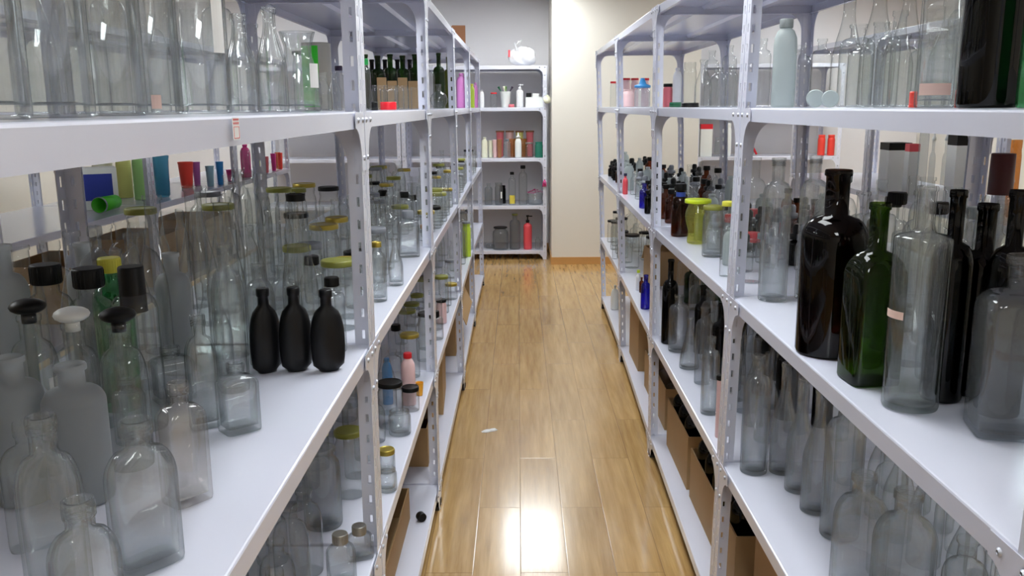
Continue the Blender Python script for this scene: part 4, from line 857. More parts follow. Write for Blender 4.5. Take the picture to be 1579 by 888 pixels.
('jar',-0.505,4.267,0.5719,0.0327,0.113,-0.38,'clear','lid','olive','',0,'glass_jar','jar', 'clear jar with olive lid', ('L', 3, 2)),
('jar',-0.522,4.44,0.5719,0.0361,0.189,-0.11,'clear',None,'black','',0,'glass_jar','jar', 'clear open jar', ('L', 3, 2)),
('jar',-0.517,4.608,0.5719,0.0346,0.127,-0.02,'clear','lid','olive','',0,'glass_jar','jar', 'clear jar with olive lid', ('L', 3, 2)),
('jar',-0.517,4.764,0.5719,0.033,0.109,-0.4,'clear','lid','black','',0,'glass_jar','jar', 'clear jar with black lid', ('L', 3, 2)),
('jar',-0.398,5.062,1.0671,0.0301,0.171,-0.39,'clear','lid','gold','',0,'glass_jar','jar', 'clear jar with gold lid', ('L', 4, 3)),
('cyl',-0.378,5.204,1.0671,0.0368,0.184,-0.13,'clear','screw','black','',0,'glass_bottle','bottle', 'clear small bottle with black cap', ('L', 4, 3)),
('jar',-0.394,5.38,1.0671,0.0336,0.133,-0.23,'clear',None,'black','',0,'glass_jar','jar', 'clear open jar', ('L', 4, 3)),
('jar',-0.38,5.53,1.0671,0.038,0.115,-0.21,'clear','lid','grey','',0,'glass_jar','jar', 'clear jar with grey lid', ('L', 4, 3)),
('jar',-0.391,5.697,1.0671,0.0384,0.144,-0.05,'clear','lid','olive','',0,'glass_jar','jar', 'clear jar with olive lid', ('L', 4, 3)),
('jar',-0.392,5.859,1.0671,0.0393,0.161,0.4,'clear','lid','grey','',0,'glass_jar','jar', 'clear jar with grey lid', ('L', 4, 3)),
('jar',-0.397,6.011,1.0671,0.0396,0.182,0.09,'clear','lid','olive','',0,'glass_jar','jar', 'clear jar with olive lid', ('L', 4, 3)),
('cyl',-0.395,6.17,1.0671,0.0369,0.169,0.31,'clear','screw','black','',0,'glass_bottle','bottle', 'clear small bottle with black cap', ('L', 4, 3)),
('decanter',-0.52,5.135,1.0671,0.035,0.16,0.34,'clear',None,'black','',0,'glass_decanter','bottle', 'clear round-shouldered bottle', ('L', 4, 3)),
('jar',-0.518,5.301,1.0671,0.034,0.145,-0.12,'clear','lid','black','',0,'glass_jar','jar', 'clear jar with black lid', ('L', 4, 3)),
('jar',-0.507,5.447,1.0671,0.0331,0.108,-0.02,'clear','lid','gold','',0,'glass_jar','jar', 'clear jar with gold lid', ('L', 4, 3)),
('jar',-0.502,5.605,1.0671,0.0378,0.173,-0.29,'clear','lid','olive','',0,'glass_jar','jar', 'clear jar with olive lid', ('L', 4, 3)),
('cyl',-0.502,5.78,1.0671,0.0279,0.177,0.19,'clear',None,'black','',0,'glass_bottle','bottle', 'clear straight glass bottle', ('L', 4, 3)),
('jar',-0.521,5.924,1.0671,0.0306,0.14,0.26,'clear','lid','black','',0,'glass_jar','jar', 'clear jar with black lid', ('L', 4, 3)),
('cone',-0.521,6.079,1.0671,0.0296,0.237,0.27,'clear',None,'black','',0,'milk_bottle','bottle', 'clear sloping bottle', ('L', 4, 3)),
('cone',-0.504,6.249,1.0671,0.0337,0.139,0.18,'clear',None,'black','',0,'milk_bottle','bottle', 'clear sloping bottle', ('L', 4, 3)),
('jar',-0.397,5.038,0.5719,0.0347,0.154,0.28,'clear','lid','grey','',0,'glass_jar','jar', 'clear jar with grey lid', ('L', 4, 2)),
('jar',-0.402,5.285,0.5719,0.0326,0.196,-0.13,'clear',None,'black','',0,'glass_jar','jar', 'clear open jar', ('L', 4, 2)),
('jarbig',-0.401,5.523,0.5719,0.0395,0.192,0.08,'clear',None,'black','',0,'glass_jar','jar', 'clear wide-mouthed jar', ('L', 4, 2)),
('cyl',-0.386,5.759,0.5719,0.0331,0.271,-0.03,'clear',None,'black','',0,'glass_bottle','bottle', 'clear straight bottle with no cap', ('L', 4, 2)),
('cyl',-0.383,6.007,0.5719,0.0296,0.322,-0.06,'clear',None,'black','',0,'glass_bottle','bottle', 'clear straight glass bottle', ('L', 4, 2)),
('decanter',-0.387,6.261,0.5719,0.0301,0.205,-0.17,'clear',None,'black','',0,'glass_decanter','bottle', 'clear round-shouldered bottle', ('L', 4, 2)),
('cyl',-0.528,5.158,0.5719,0.0279,0.163,-0.1,'clear',None,'black','',0,'glass_bottle','bottle', 'clear straight bottle with no cap', ('L', 4, 2)),
('jar',-0.541,5.4,0.5719,0.0315,0.157,0.16,'clear','lid','olive','',0,'glass_jar','jar', 'clear jar with olive lid', ('L', 4, 2)),
('jar',-0.531,5.638,0.5719,0.0385,0.173,0.27,'clear',None,'black','',0,'glass_jar','jar', 'clear open jar', ('L', 4, 2)),
('jar',-0.537,5.89,0.5719,0.038,0.175,-0.38,'clear',None,'black','',0,'glass_jar','jar', 'clear open jar', ('L', 4, 2)),
('jarbig',-0.53,6.119,0.5719,0.0371,0.23,-0.37,'clear',None,'black','',0,'glass_jar','jar', 'clear wide-mouthed jar', ('L', 4, 2)),
('jar',-0.393,6.512,1.0671,0.0341,0.136,0.16,'clear',None,'black','',0,'glass_jar','jar', 'clear open jar', ('L', 5, 3)),
('jar',-0.401,6.737,1.0671,0.0366,0.113,0.2,'clear',None,'black','',0,'glass_jar','jar', 'clear open jar', ('L', 5, 3)),
('jar',-0.387,6.964,1.0671,0.0386,0.196,0.18,'clear','lid','black','',0,'glass_jar','jar', 'clear jar with black lid', ('L', 5, 3)),
('jarbig',-0.382,7.189,1.0671,0.04,0.107,-0.28,'clear',None,'black','',0,'glass_jar','jar', 'clear wide-mouthed jar', ('L', 5, 3)),
('jar',-0.386,7.396,1.0671,0.0353,0.196,-0.3,'clear',None,'black','',0,'glass_jar','jar', 'clear open jar', ('L', 5, 3)),
('jar',-0.4,7.631,1.0671,0.0364,0.137,-0.02,'clear',None,'black','',0,'glass_jar','jar', 'clear open jar', ('L', 5, 3)),
('jar',-0.361,6.064,0.5719,0.0292,0.243,0,'limeplastic','lid','grey','',0,'glass_jar','jar', 'clear jar holding yellow liquid', ('L', 4, 2)),
('jarbig',-0.456,6.611,0.5719,0.0312,0.145,0.1,'clear',None,'black','',0,'glass_jar','jar', 'clear wide-mouthed jar', ('L', 5, 2)),
('jarbig',-0.456,6.894,0.5719,0.0348,0.146,0.15,'clear',None,'black','',0,'glass_jar','jar', 'clear wide-mouthed jar', ('L', 5, 2)),
('jar',-0.458,7.211,0.5719,0.0352,0.176,0.25,'clear','lid','grey','',0,'glass_jar','jar', 'clear jar with grey lid', ('L', 5, 2)),
('jarbig',-0.448,7.493,0.5719,0.0324,0.173,0.14,'clear',None,'black','',0,'glass_jar','jar', 'clear wide-mouthed jar', ('L', 5, 2)),
('cyl',-0.455,7.788,0.5719,0.0384,0.122,0.38,'clear','screw','black','',0,'glass_bottle','bottle', 'clear small bottle with black cap', ('L', 5, 2)),
('cupp',-2.243,5.982,1.0671,0.0505,0.175,0,'redplastic',None,'black','',0,'plastic_cup','cup', 'red plastic tumbler', ('far', 0, 3)),
('cupp',-2.165,5.372,1.0671,0.0494,0.25,0,'bluetrans',None,'black','',0,'plastic_cup','cup', 'clear blue plastic tumbler', ('far', 0, 3)),
('shampoo',-2.223,5.225,1.0671,0.05,0.296,0,'limesoft',None,'black','',0,'plastic_bottle','bottle', 'pale green plastic bottle', ('far', 0, 3)),
('shampoo',-2.378,5.341,1.0671,0.0433,0.292,0,'yellowsoft',None,'black','',0,'plastic_bottle','bottle', 'pale yellow plastic bottle', ('far', 0, 3)),
('shampoo',-2.515,5.364,1.0671,0.0593,0.272,0,'cream',None,'black','',0,'plastic_bottle','bottle', 'cream plastic bottle', ('far', 0, 3)),
('cupp',-2.216,6.105,1.0671,0.0269,0.167,0,'purpleplastic',None,'black','',0,'plastic_cup','cup', 'slim purple plastic tumbler', ('far', 0, 3)),
('cupp',-2.124,6.101,1.0671,0.0291,0.14,0,'bluesoft',None,'black','',0,'plastic_cup','cup', 'pale blue plastic tumbler', ('far', 0, 3)),
('cupp',-2.097,6.23,1.0671,0.0266,0.161,0,'blueplastic',None,'black','',0,'plastic_cup','cup', 'bright blue plastic tumbler', ('far', 0, 3)),
('cupp',-2.109,6.515,1.0671,0.0393,0.084,0,'magenta',None,'black','',0,'plastic_cup','cup', 'short magenta plastic cup', ('far', 0, 3)),
('shampoo',-2.108,6.873,1.0671,0.0379,0.255,0,'magenta',None,'black','',0,'plastic_bottle','bottle', 'magenta plastic bottle', ('far', 0, 3)),
('cupp',-2.091,7.377,1.0671,0.0209,0.133,0,'rose',None,'black','',0,'plastic_cup','cup', 'dusty rose tumbler', ('far', 0, 3)),
('cupp',-2.094,7.607,1.0671,0.024,0.146,0,'magenta',None,'black','',0,'plastic_cup','cup', 'slim magenta tumbler', ('far', 0, 3)),
('cupp',-2.094,7.817,1.0671,0.0242,0.142,0,'redplastic',None,'black','',0,'plastic_cup','cup', 'slim red tumbler', ('far', 0, 3)),
('cupp',-2.125,7.86,1.0671,0.0254,0.144,0,'amberclear',None,'black','',0,'plastic_cup','cup', 'amber tumbler', ('far', 0, 3)),
('shampoo',-2.095,7.127,1.0671,0.025,0.21,0,'yellowsoft',None,'black','',0,'plastic_bottle','bottle', 'small yellow bottle', ('far', 0, 3)),
('shampoo',-2.613,6.295,1.0671,0.0323,0.272,0,'magenta',None,'black','',0,'plastic_bottle','bottle', 'tall magenta bottle behind green one', ('far', 0, 3)),
('shampoo',-0.371,9.36,1.5836,0.0202,0.177,0,'whiteplastic',None,'black','',0,'plastic_bottle','bottle', 'slim white plastic bottle', ('E', 0, 4)),
('jar',-0.25,9.36,1.5836,0.0337,0.15,0,'clear','lid','red','',0,'glass_jar','jar', 'small clear jar with red lid', ('E', 0, 4)),
('cupp',-0.129,9.426,1.5836,0.0572,0.162,0,'whitesoft',None,'black','brushes',0,'plastic_cup','cup', 'white cup holding brushes', ('E', 0, 4)),
('cap',-0.067,9.36,1.5836,0.0303,0.031,0,'rose',None,'black','',0,'pink_dish','dish', 'small pink dish', ('E', 0, 4)),
('pump',0.021,9.36,1.5836,0.037,0.233,0,'whiteplastic',None,'black','',0,'plastic_bottle','bottle', 'white pump bottle', ('E', 0, 4)),
('box',0.17,9.38,1.5836,0.0911,0.101,0,'white',None,'black','',0,'cardboard_tray','tray', 'low white cardboard tray', ('E', 0, 4)),
('shampoo',-0.351,9.36,1.0671,0.0307,0.211,0,'cream',None,'black','',0,'plastic_bottle','bottle', 'cream plastic bottle', ('E', 0, 3)),
('cupp',-0.292,9.422,1.0671,0.0272,0.177,0,'cream',None,'black','',0,'plastic_cup','cup', 'cream pudding cup', ('E', 0, 3)),
('cupp',-0.244,9.391,1.0671,0.0272,0.183,0,'blush',None,'black','',0,'plastic_cup','cup', 'pink patterned cup', ('E', 0, 3)),
('cupp',-0.195,9.36,1.0671,0.0272,0.189,0,'brown',None,'black','',0,'plastic_cup','cup', 'brown patterned cup', ('E', 0, 3)),
('shampoo',-0.114,9.36,1.0671,0.0341,0.189,0,'clearplastic','screw','grey','',0,'plastic_bottle','bottle', 'clear plastic bottle with grey cap', ('E', 0, 3)),
('shampoo',0.001,9.36,1.0671,0.0341,0.215,0,'whitesoft','cone','white','',0,'plastic_bottle','bottle', 'clear bottle with white nozzle', ('E', 0, 3)),
('jar',0.116,9.36,1.0671,0.0409,0.154,0,'clear','lid','tin','',0,'glass_jar','jar', 'small clear jar with tin lid', ('E', 0, 3)),
('jar',0.217,9.36,1.0671,0.0409,0.16,0,'teal',None,'black','',0,'glass_jar','jar', 'jar of green liquid', ('E', 0, 3)),
('cupp',-0.193,9.56,1.0671,0.0417,0.271,0,'rose','lid','brown','',0,'paper_tub','tub', 'rose paper tub with brown lid', ('E', 0, 3)),
('cupp',-0.089,9.56,1.0671,0.0417,0.27,0,'blush','lid','brown','',0,'paper_tub','tub', 'pale pink paper tub with brown lid', ('E', 0, 3)),
('cupp',0.015,9.56,1.0671,0.0417,0.269,0,'yellowsoft','lid','brown','',0,'paper_tub','tub', 'yellow paper tub with brown lid', ('E', 0, 3)),
('cupp',0.125,9.56,1.0671,0.0417,0.269,0,'rose','lid','brown','',0,'paper_tub','tub', 'dusty pink paper tub with brown lid', ('E', 0, 3)),
('jar',-0.061,9.47,1.0671,0.0482,0.191,0,'amberclear',None,'black','',0,'glass_jar','jar', 'orange jar', ('E', 0, 3)),
('jar',0.049,9.47,1.0671,0.0482,0.19,0,'amberclear',None,'black','',0,'glass_jar','jar', 'orange jar', ('E', 0, 3)),
('cyl',-0.317,9.36,0.5719,0.0413,0.226,0,'smoke',None,'black','',0,'glass_vase','vase', 'dark clear vase', ('E', 0, 2)),
('jar',-0.209,9.36,0.5719,0.0413,0.232,0,'smoke',None,'black','strip',0,'glass_jar','jar', 'clear jar with white label', ('E', 0, 2)),
('jar',-0.171,9.5,0.5719,0.0349,0.192,0,'black',None,'black','',0,'glass_jar','jar', 'black jar', ('E', 0, 2)),
('cyl',-0.067,9.36,0.5719,0.0379,0.34,0,'clear','screw','black','yellowtag',0,'glass_bottle','bottle', 'clear bottle with black cap and yellow label', ('E', 0, 2)),
('cyl',0.048,9.36,0.5719,0.0447,0.407,0,'clear','screw','black','',0,'glass_bottle','bottle', 'tall clear bottle with black cap', ('E', 0, 2)),
('tubd',0.177,9.379,0.5719,0.0826,0.168,0,'clearplastic',None,'black','flowers',0,'plastic_tub','tub', 'clear tub heaped with magenta flowers', ('E', 0, 2)),
('jarbig',-0.195,9.36,0.0951,0.0835,0.239,0,'smoke','lid','black','',0,'glass_jar','jar', 'squat glass storage jar with black lid', ('E', 0, 1)),
('cyl',-0.04,9.36,0.0951,0.0556,0.377,0,'smoke','lid','olive','',0,'glass_canister','canister', 'tall smoky cylinder with olive lid', ('E', 0, 1)),
('pump',0.096,9.36,0.0951,0.0452,0.363,0,'coral',None,'black','',0,'plastic_bottle','bottle', 'pink pump bottle with black head', ('E', 0, 1)),
('cyl',0.204,9.36,0.0951,0.0278,0.132,0,'clear',None,'black','',0,'glass_bottle','bottle', 'small pale bottle', ('E', 0, 1)),
('jar',-0.306,9.437,0.0951,0.0487,0.044,0,'smoke',None,'black','',0,'glass_jar','jar', 'short smoky jar', ('E', 0, 1)),
('shampoo',0.68,2.324,1.5836,0.0292,0.215,0,'frostplastic','screw','frost','',0,'glass_bottle','bottle', 'frosted white bottle with translucent cap', ('R', 1, 4)),
('cyl',0.72,2.684,1.5836,0.0251,0.197,0,'clear',None,'black','',0,'glass_bottle','bottle', 'clear bottle behind frosted one', ('R', 2, 4)),
('disc',0.69,2.1,1.5836,0.0204,0.06,0,'frostplastic',None,'black','',0,'glass_bottle','bottle', 'small round frosted disc bottle', ('R', 1, 4)),
('disc',0.68,1.971,1.5836,0.0184,0.06,0,'frostplastic',None,'black','',0,'glass_bottle','bottle', 'small round frosted disc bottle', ('R', 1, 4)),
('cone',0.82,2.278,1.5836,0.036,0.27,0,'clear',None,'black','',0,'milk_bottle','bottle', 'tall clear fluted bottle', ('R', 1, 4)),
('cone',0.8,2.039,1.5836,0.0351,0.27,0,'clear',None,'black','',0,'milk_bottle','bottle', 'tall clear fluted bottle', ('R', 1, 4)),
('cone',0.78,1.838,1.5836,0.029,0.25,0,'clear',None,'black','',0,'milk_bottle','bottle', 'tall clear fluted bottle', ('R', 1, 4)),
('decanter',0.8,2.594,1.5836,0.0372,0.172,0,'clear',None,'black','',0,'glass_decanter','bottle', 'clear bottle with glossy shoulder', ('R', 2, 4)),
('cyl',0.69,1.836,1.5836,0.025,0.136,0,'clear',None,'black','',0,'glass_bottle','bottle', 'clear straight bottle', ('R', 1, 4)),
('cyl',0.68,1.678,1.5836,0.0205,0.153,0,'clear',None,'black','',0,'glass_bottle','bottle', 'clear straight bottle', ('R', 1, 4)),
('square',0.67,1.456,1.5836,0.0303,0.245,0,'clear',None,'black','pinklabel',1,'glass_bottle','bottle', 'clear square bottle with pink label', ('R', 1, 4)),
('cap',0.7,1.603,1.5836,0.0069,0.028,0,'redplastic',None,'black','',0,'bottle_cap','cap', 'loose red cap', ('R', 1, 4)),
('cap',0.711,1.458,1.5836,0.0073,0.028,0,'redplastic',None,'black','',0,'bottle_cap','cap', 'loose red cap', ('R', 1, 4)),
('wine',0.66,1.275,1.5836,0.0393,0.31,0,'black',None,'black','',0,'wine_bottle','bottle', 'very dark tall wine bottle', ('R', 1, 4)),
('cyl',0.68,1.189,1.5836,0.0239,0.26,0,'green',None,'black','',0,'glass_bottle','bottle', 'bright green glass bottle', ('R', 1, 4)),
('cyl',0.95,2.855,1.5836,0.0307,0.207,0,'clear',None,'black','',0,'glass_bottle','bottle', 'clear bottle at the back', ('R', 2, 4)),
('cyl',0.9,2.034,1.5836,0.0263,0.148,0,'clear',None,'black','',0,'glass_bottle','bottle', 'clear bottle at the back', ('R', 1, 4)),
('cyl',0.97,2.505,1.5836,0.0306,0.182,0,'clear',None,'black','',0,'glass_bottle','bottle', 'clear bottle at the back', ('R', 2, 4)),
('cyl',0.81,1.297,1.5836,0.0347,0.279,0.32,'clear',None,'black','',0,'glass_bottle','bottle', 'clear straight-sided glass bottle', ('R', 1, 4)),
('cyl',0.806,1.407,1.5836,0.0364,0.206,0.22,'clear',None,'black','',0,'glass_bottle','bottle', 'clear straight-sided glass bottle', ('R', 1, 4)),
('decanter',0.811,1.522,1.5836,0.04,0.162,0.38,'clear',None,'black','',0,'glass_decanter','bottle', 'clear round-shouldered glass bottle', ('R', 1, 4)),
('cyl',0.803,1.604,1.5836,0.0333,0.239,0.23,'clear',None,'black','',0,'glass_bottle','bottle', 'clear straight-sided glass bottle', ('R', 1, 4)),
('cone',0.806,1.71,1.5836,0.0355,0.194,-0.11,'clear',None,'black','',0,'milk_bottle','bottle', 'clear sloping glass bottle', ('R', 1, 4)),
('cone',0.803,1.933,1.5836,0.0324,0.198,-0.25,'clear',None,'black','',0,'milk_bottle','bottle', 'clear sloping glass bottle', ('R', 1, 4)),
('cyl',0.79,2.13,1.5836,0.0389,0.188,0.36,'clear',None,'black','',0,'glass_bottle','bottle', 'clear straight-sided glass bottle', ('R', 1, 4)),
('cyl',0.915,1.358,1.5836,0.0334,0.257,0.15,'clear',None,'black','',0,'glass_bottle','bottle', 'clear straight-sided glass bottle', ('R', 1, 4)),
('cone',0.919,1.455,1.5836,0.0399,0.245,0.17,'clear',None,'black','',0,'milk_bottle','bottle', 'clear sloping glass bottle', ('R', 1, 4)),
('cone',0.918,1.574,1.5836,0.0369,0.21,-0.21,'clear',None,'black','',0,'milk_bottle','bottle', 'clear sloping glass bottle', ('R', 1, 4)),
('cyl',0.915,1.674,1.5836,0.0349,0.215,-0.33,'clear',None,'black','',0,'glass_bottle','bottle', 'clear straight-sided glass bottle', ('R', 1, 4)),
('decanter',0.914,1.767,1.5836,0.0342,0.185,0.32,'clear',None,'black','',0,'glass_decanter','bottle', 'clear round-shouldered glass bottle', ('R', 1, 4)),
('cyl',0.917,1.873,1.5836,0.0385,0.235,-0.05,'clear',None,'black','',0,'glass_bottle','bottle', 'clear straight-sided glass bottle', ('R', 1, 4)),
('cyl',0.922,2.195,1.5836,0.0374,0.174,0.17,'clear',None,'black','',0,'glass_bottle','bottle', 'clear straight-sided glass bottle', ('R', 1, 4)),
('decanter',0.907,2.292,1.5836,0.0382,0.207,-0.12,'clear',None,'black','',0,'glass_decanter','bottle', 'clear round-shouldered glass bottle', ('R', 1, 4)),
('cone',1.023,1.3,1.5836,0.0367,0.273,0.12,'clear',None,'black','',0,'milk_bottle','bottle', 'clear sloping glass bottle', ('R', 1, 4)),
('cone',1.031,1.394,1.5836,0.0353,0.277,0.13,'clear',None,'black','',0,'milk_bottle','bottle', 'clear sloping glass bottle', ('R', 1, 4)),
('decanter',1.03,1.52,1.5836,0.0348,0.242,-0.15,'clear',None,'black','',0,'glass_decanter','bottle', 'clear round-shouldered glass bottle', ('R', 1, 4)),
('cone',1.014,1.606,1.5836,0.0341,0.206,0.17,'clear',None,'black','',0,'milk_bottle','bottle', 'clear sloping glass bottle', ('R', 1, 4)),
('decanter',1.027,1.725,1.5836,0.0367,0.196,-0.21,'clear',None,'black','',0,'glass_decanter','bottle', 'clear round-shouldered glass bottle', ('R', 1, 4)),
('decanter',1.02,1.835,1.5836,0.0358,0.213,-0.17,'clear',None,'black','',0,'glass_decanter','bottle', 'clear round-shouldered glass bottle', ('R', 1, 4)),
('cone',1.028,1.919,1.5836,0.036,0.273,0.26,'clear',None,'black','',0,'milk_bottle','bottle', 'clear sloping glass bottle', ('R', 1, 4)),
('decanter',1.026,2.038,1.5836,0.0385,0.224,-0.07,'clear',None,'black','',0,'glass_decanter','bottle', 'clear round-shouldered glass bottle', ('R', 1, 4)),
('cyl',1.012,2.149,1.5836,0.0346,0.204,-0.22,'clear',None,'black','',0,'glass_bottle','bottle', 'clear straight-sided glass bottle', ('R', 1, 4)),
('decanter',1.024,2.246,1.5836,0.0361,0.178,-0.38,'clear',None,'black','',0,'glass_decanter','bottle', 'clear round-shouldered glass bottle', ('R', 1, 4)),
('cyl',1.131,1.346,1.5836,0.037,0.227,0.18,'clear',None,'black','',0,'glass_bottle','bottle', 'clear straight-sided glass bottle', ('R', 1, 4)),
('cone',1.135,1.457,1.5836,0.0362,0.23,0.05,'clear',None,'black','',0,'milk_bottle','bottle', 'clear sloping glass bottle', ('R', 1, 4)),
('decanter',1.125,1.553,1.5836,0.0323,0.204,0.13,'clear',None,'black','',0,'glass_decanter','bottle', 'clear round-shouldered glass bottle', ('R', 1, 4)),
('cyl',1.125,1.675,1.5836,0.0321,0.197,0.04,'clear',None,'black','',0,'glass_bottle','bottle', 'clear straight-sided glass bottle', ('R', 1, 4)),
('cyl',1.127,1.78,1.5836,0.0374,0.25,-0.33,'clear',None,'black','',0,'glass_bottle','bottle', 'clear straight-sided glass bottle', ('R', 1, 4)),
('cyl',1.129,1.872,1.5836,0.0351,0.179,0.33,'clear',None,'black','',0,'glass_bottle','bottle', 'clear straight-sided glass bottle', ('R', 1, 4)),
('cone',1.14,1.978,1.5836,0.0387,0.198,0.27,'clear',None,'black','',0,'milk_bottle','bottle', 'clear sloping glass bottle', ('R', 1, 4)),
('cone',1.138,2.095,1.5836,0.0324,0.211,-0.31,'clear',None,'black','',0,'milk_bottle','bottle', 'clear sloping glass bottle', ('R', 1, 4)),
('cone',1.125,2.201,1.5836,0.0393,0.276,0.22,'clear',None,'black','',0,'milk_bottle','bottle', 'clear sloping glass bottle', ('R', 1, 4)),
('cyl',1.139,2.304,1.5836,0.0398,0.25,0.22,'clear',None,'black','',0,'glass_bottle','bottle', 'clear straight-sided glass bottle', ('R', 1, 4)),
('jar',0.8,4.226,1.5836,0.0304,0.203,0,'clear',None,'black','',0,'glass_jar','jar', 'clear glass jar', ('R', 3, 4)),
('cone',0.75,3.669,1.5836,0.0343,0.187,0,'clear',None,'black','',0,'milk_bottle','bottle', 'clear bell-shaped bottle', ('R', 2, 4)),
('decanter',0.72,3.259,1.5836,0.0304,0.14,0,'clear',None,'black','',0,'glass_decanter','bottle', 'clear round bottle', ('R', 2, 4)),
('cyl',0.72,3.06,1.5836,0.0198,0.14,0,'clear',None,'black','',0,'glass_bottle','bottle', 'clear slim bottle', ('R', 2, 4)),
('cyl',0.92,4.319,1.5836,0.0341,0.26,0,'clear',None,'black','',0,'glass_bottle','bottle', 'clear tall bottle', ('R', 3, 4)),
('cyl',0.92,3.959,1.5836,0.0313,0.26,0,'clear',None,'black','',0,'glass_bottle','bottle', 'clear tall bottle', ('R', 3, 4)),
('cap',0.63,3.303,1.5836,0.0309,0.016,0,'blackplastic',None,'black','',0,'jar_lid','lid', 'stacked wide black lid', ('R', 2, 4)),
('cap',0.66,3.788,1.5836,0.0245,0.02,0,'darkgreenplastic',None,'black','',0,'jar_lid','lid', 'wide green lid', ('R', 2, 4)),
('shampoo',0.74,4.212,1.5836,0.0197,0.177,0,'whiteplastic',None,'black','',0,'plastic_bottle','bottle', 'white cylinder bottle', ('R', 3, 4)),
('jar',0.701,4.233,1.5836,0.0213,0.105,0,'rose','lid','black','',0,'glass_jar','jar', 'jar holding red sweets', ('R', 3, 4)),
('jar',0.8,6.687,1.5836,0.0288,0.205,0,'blush','lid','red','',0,'glass_jar','jar', 'clear canister with red lid', ('R', 4, 4)),
('jar',0.84,6.513,1.5836,0.0281,0.199,0,'blush','lid','red','',0,'glass_jar','jar', 'clear canister with red lid', ('R', 4, 4)),
('jar',0.87,6.194,1.5836,0.0267,0.189,0,'blush','lid','red','',0,'glass_jar','jar', 'clear canister with red lid', ('R', 4, 4)),
('jar',0.72,6.841,1.5836,0.0221,0.186,0,'clear','lid','red','',0,'glass_jar','jar', 'clear bottle with red handle', ('R', 4, 4)),
('jarbig',0.72,5.912,1.5836,0.0361,0.112,0,'blush',None,'black','',0,'plastic_tub','tub', 'clear tub with red base', ('R', 4, 4)),
('jarbig',0.73,5.305,1.5836,0.0458,0.119,0,'clearplastic','cone','blue','',0,'glass_jar','jar', 'clear box jar with blue pitched lid', ('R', 3, 4)),
('wine',0.664,1.844,1.0671,0.0672,0.391,0,'amberblack',None,'black','',0,'wine_bottle','bottle', 'large dark brown wine bottle', ('R', 1, 3)),
('wineS',0.672,1.641,1.0671,0.0464,0.344,0.45,'darkgreen2',None,'black','',0,'wine_bottle','bottle', 'dark green square wine bottle', ('R', 1, 3)),
('tallcyl',0.688,1.491,1.0671,0.047,0.388,0,'clear',None,'black','pinkband',1,'glass_bottle','bottle', 'clear tall cylinder bottle with pink tag', ('R', 1, 3)),
('wine',0.835,1.571,1.0671,0.0436,0.349,0,'black',None,'black','',0,'wine_bottle','bottle', 'black wine bottle between clear cylinder and decanter', ('R', 1, 3)),
('square',0.794,1.361,1.0671,0.0621,0.291,0.3,'smokeclear',None,'black','',1,'glass_bottle','bottle', 'heavy clear square decanter', ('R', 1, 3)),
('cyl',0.693,2.37,1.0671,0.0382,0.385,0,'clear',None,'black','',1,'glass_bottle','bottle', 'tall clear bottle by the post', ('R', 1, 3)),
('cyl',0.796,2.385,1.0671,0.036,0.39,0,'clear',None,'black','',1,'glass_bottle','bottle', 'tall clear bottle beside brown wine bottle', ('R', 1, 3)),
('cyl',0.698,2.626,1.0671,0.0353,0.371,0,'clear',None,'black','',0,'glass_bottle','bottle', 'clear bottle half behind post', ('R', 2, 3)),
('wine',0.762,1.534,1.0671,0.0353,0.377,0,'black',None,'black','',0,'wine_bottle','bottle', 'black wine bottle in shade', ('R', 1, 3)),
('wine',0.82,1.453,1.0671,0.0356,0.384,0,'black',None,'black','',0,'wine_bottle','bottle', 'black wine bottle at shelf end', ('R', 1, 3)),
('decanter',0.888,1.637,1.0671,0.0379,0.433,0,'clear','long','burgundy','',0,'glass_decanter','bottle', 'clear bottle with burgundy sleeve', ('R', 1, 3)),
('decanter',0.795,1.208,1.0671,0.0355,0.319,0.39,'clear',None,'black','',0,'glass_decanter','bottle', 'tall clear round-shouldered bottle', ('R', 1, 3)),
('decanter',0.804,1.651,1.0671,0.0362,0.339,-0.38,'clear',None,'black','',0,'glass_decanter','bottle', 'tall clear round-shouldered bottle', ('R', 1, 3)),
('cyl',0.799,1.751,1.0671,0.0337,0.355,-0.13,'clear',None,'black','',0,'glass_bottle','bottle', 'tall clear straight bottle', ('R', 1, 3)),
('cyl',0.799,1.868,1.0671,0.0339,0.337,-0.34,'clear','screw','black','',0,'glass_bottle','bottle', 'tall clear capped bottle', ('R', 1, 3)),
('tallcyl',0.809,1.976,1.0671,0.0343,0.358,0.21,'clear',None,'black','',0,'glass_bottle','bottle', 'tall clear cylinder bottle', ('R', 1, 3)),
('cyl',0.808,2.073,1.0671,0.0337,0.323,0.34,'clear',None,'black','',0,'glass_bottle','bottle', 'tall clear straight bottle', ('R', 1, 3)),
('cyl',0.8,2.186,1.0671,0.0348,0.357,-0.01,'clear','screw','frost','',0,'glass_bottle','bottle', 'tall clear bottle with frosted cap', ('R', 1, 3)),
('cyl',0.805,2.312,1.0671,0.0332,0.297,-0.0,'clear',None,'black','',0,'glass_bottle','bottle', 'tall clear straight bottle', ('R', 1, 3)),
('cyl',0.906,1.257,1.0671,0.0334,0.332,-0.15,'clear','screw','black','',0,'glass_bottle','bottle', 'tall clear capped bottle', ('R', 1, 3)),
('cyl',0.901,1.375,1.0671,0.0341,0.302,-0.12,'clear',None,'black','',0,'glass_bottle','bottle', 'tall clear straight bottle', ('R', 1, 3)),
('cyl',0.915,1.467,1.0671,0.0345,0.302,-0.06,'clear',None,'black','',0,'glass_bottle','bottle', 'tall clear straight bottle', ('R', 1, 3)),
('decanter',0.922,1.709,1.0671,0.0388,0.331,-0.1,'clear',None,'black','',0,'glass_decanter','bottle', 'tall clear round-shouldered bottle', ('R', 1, 3)),
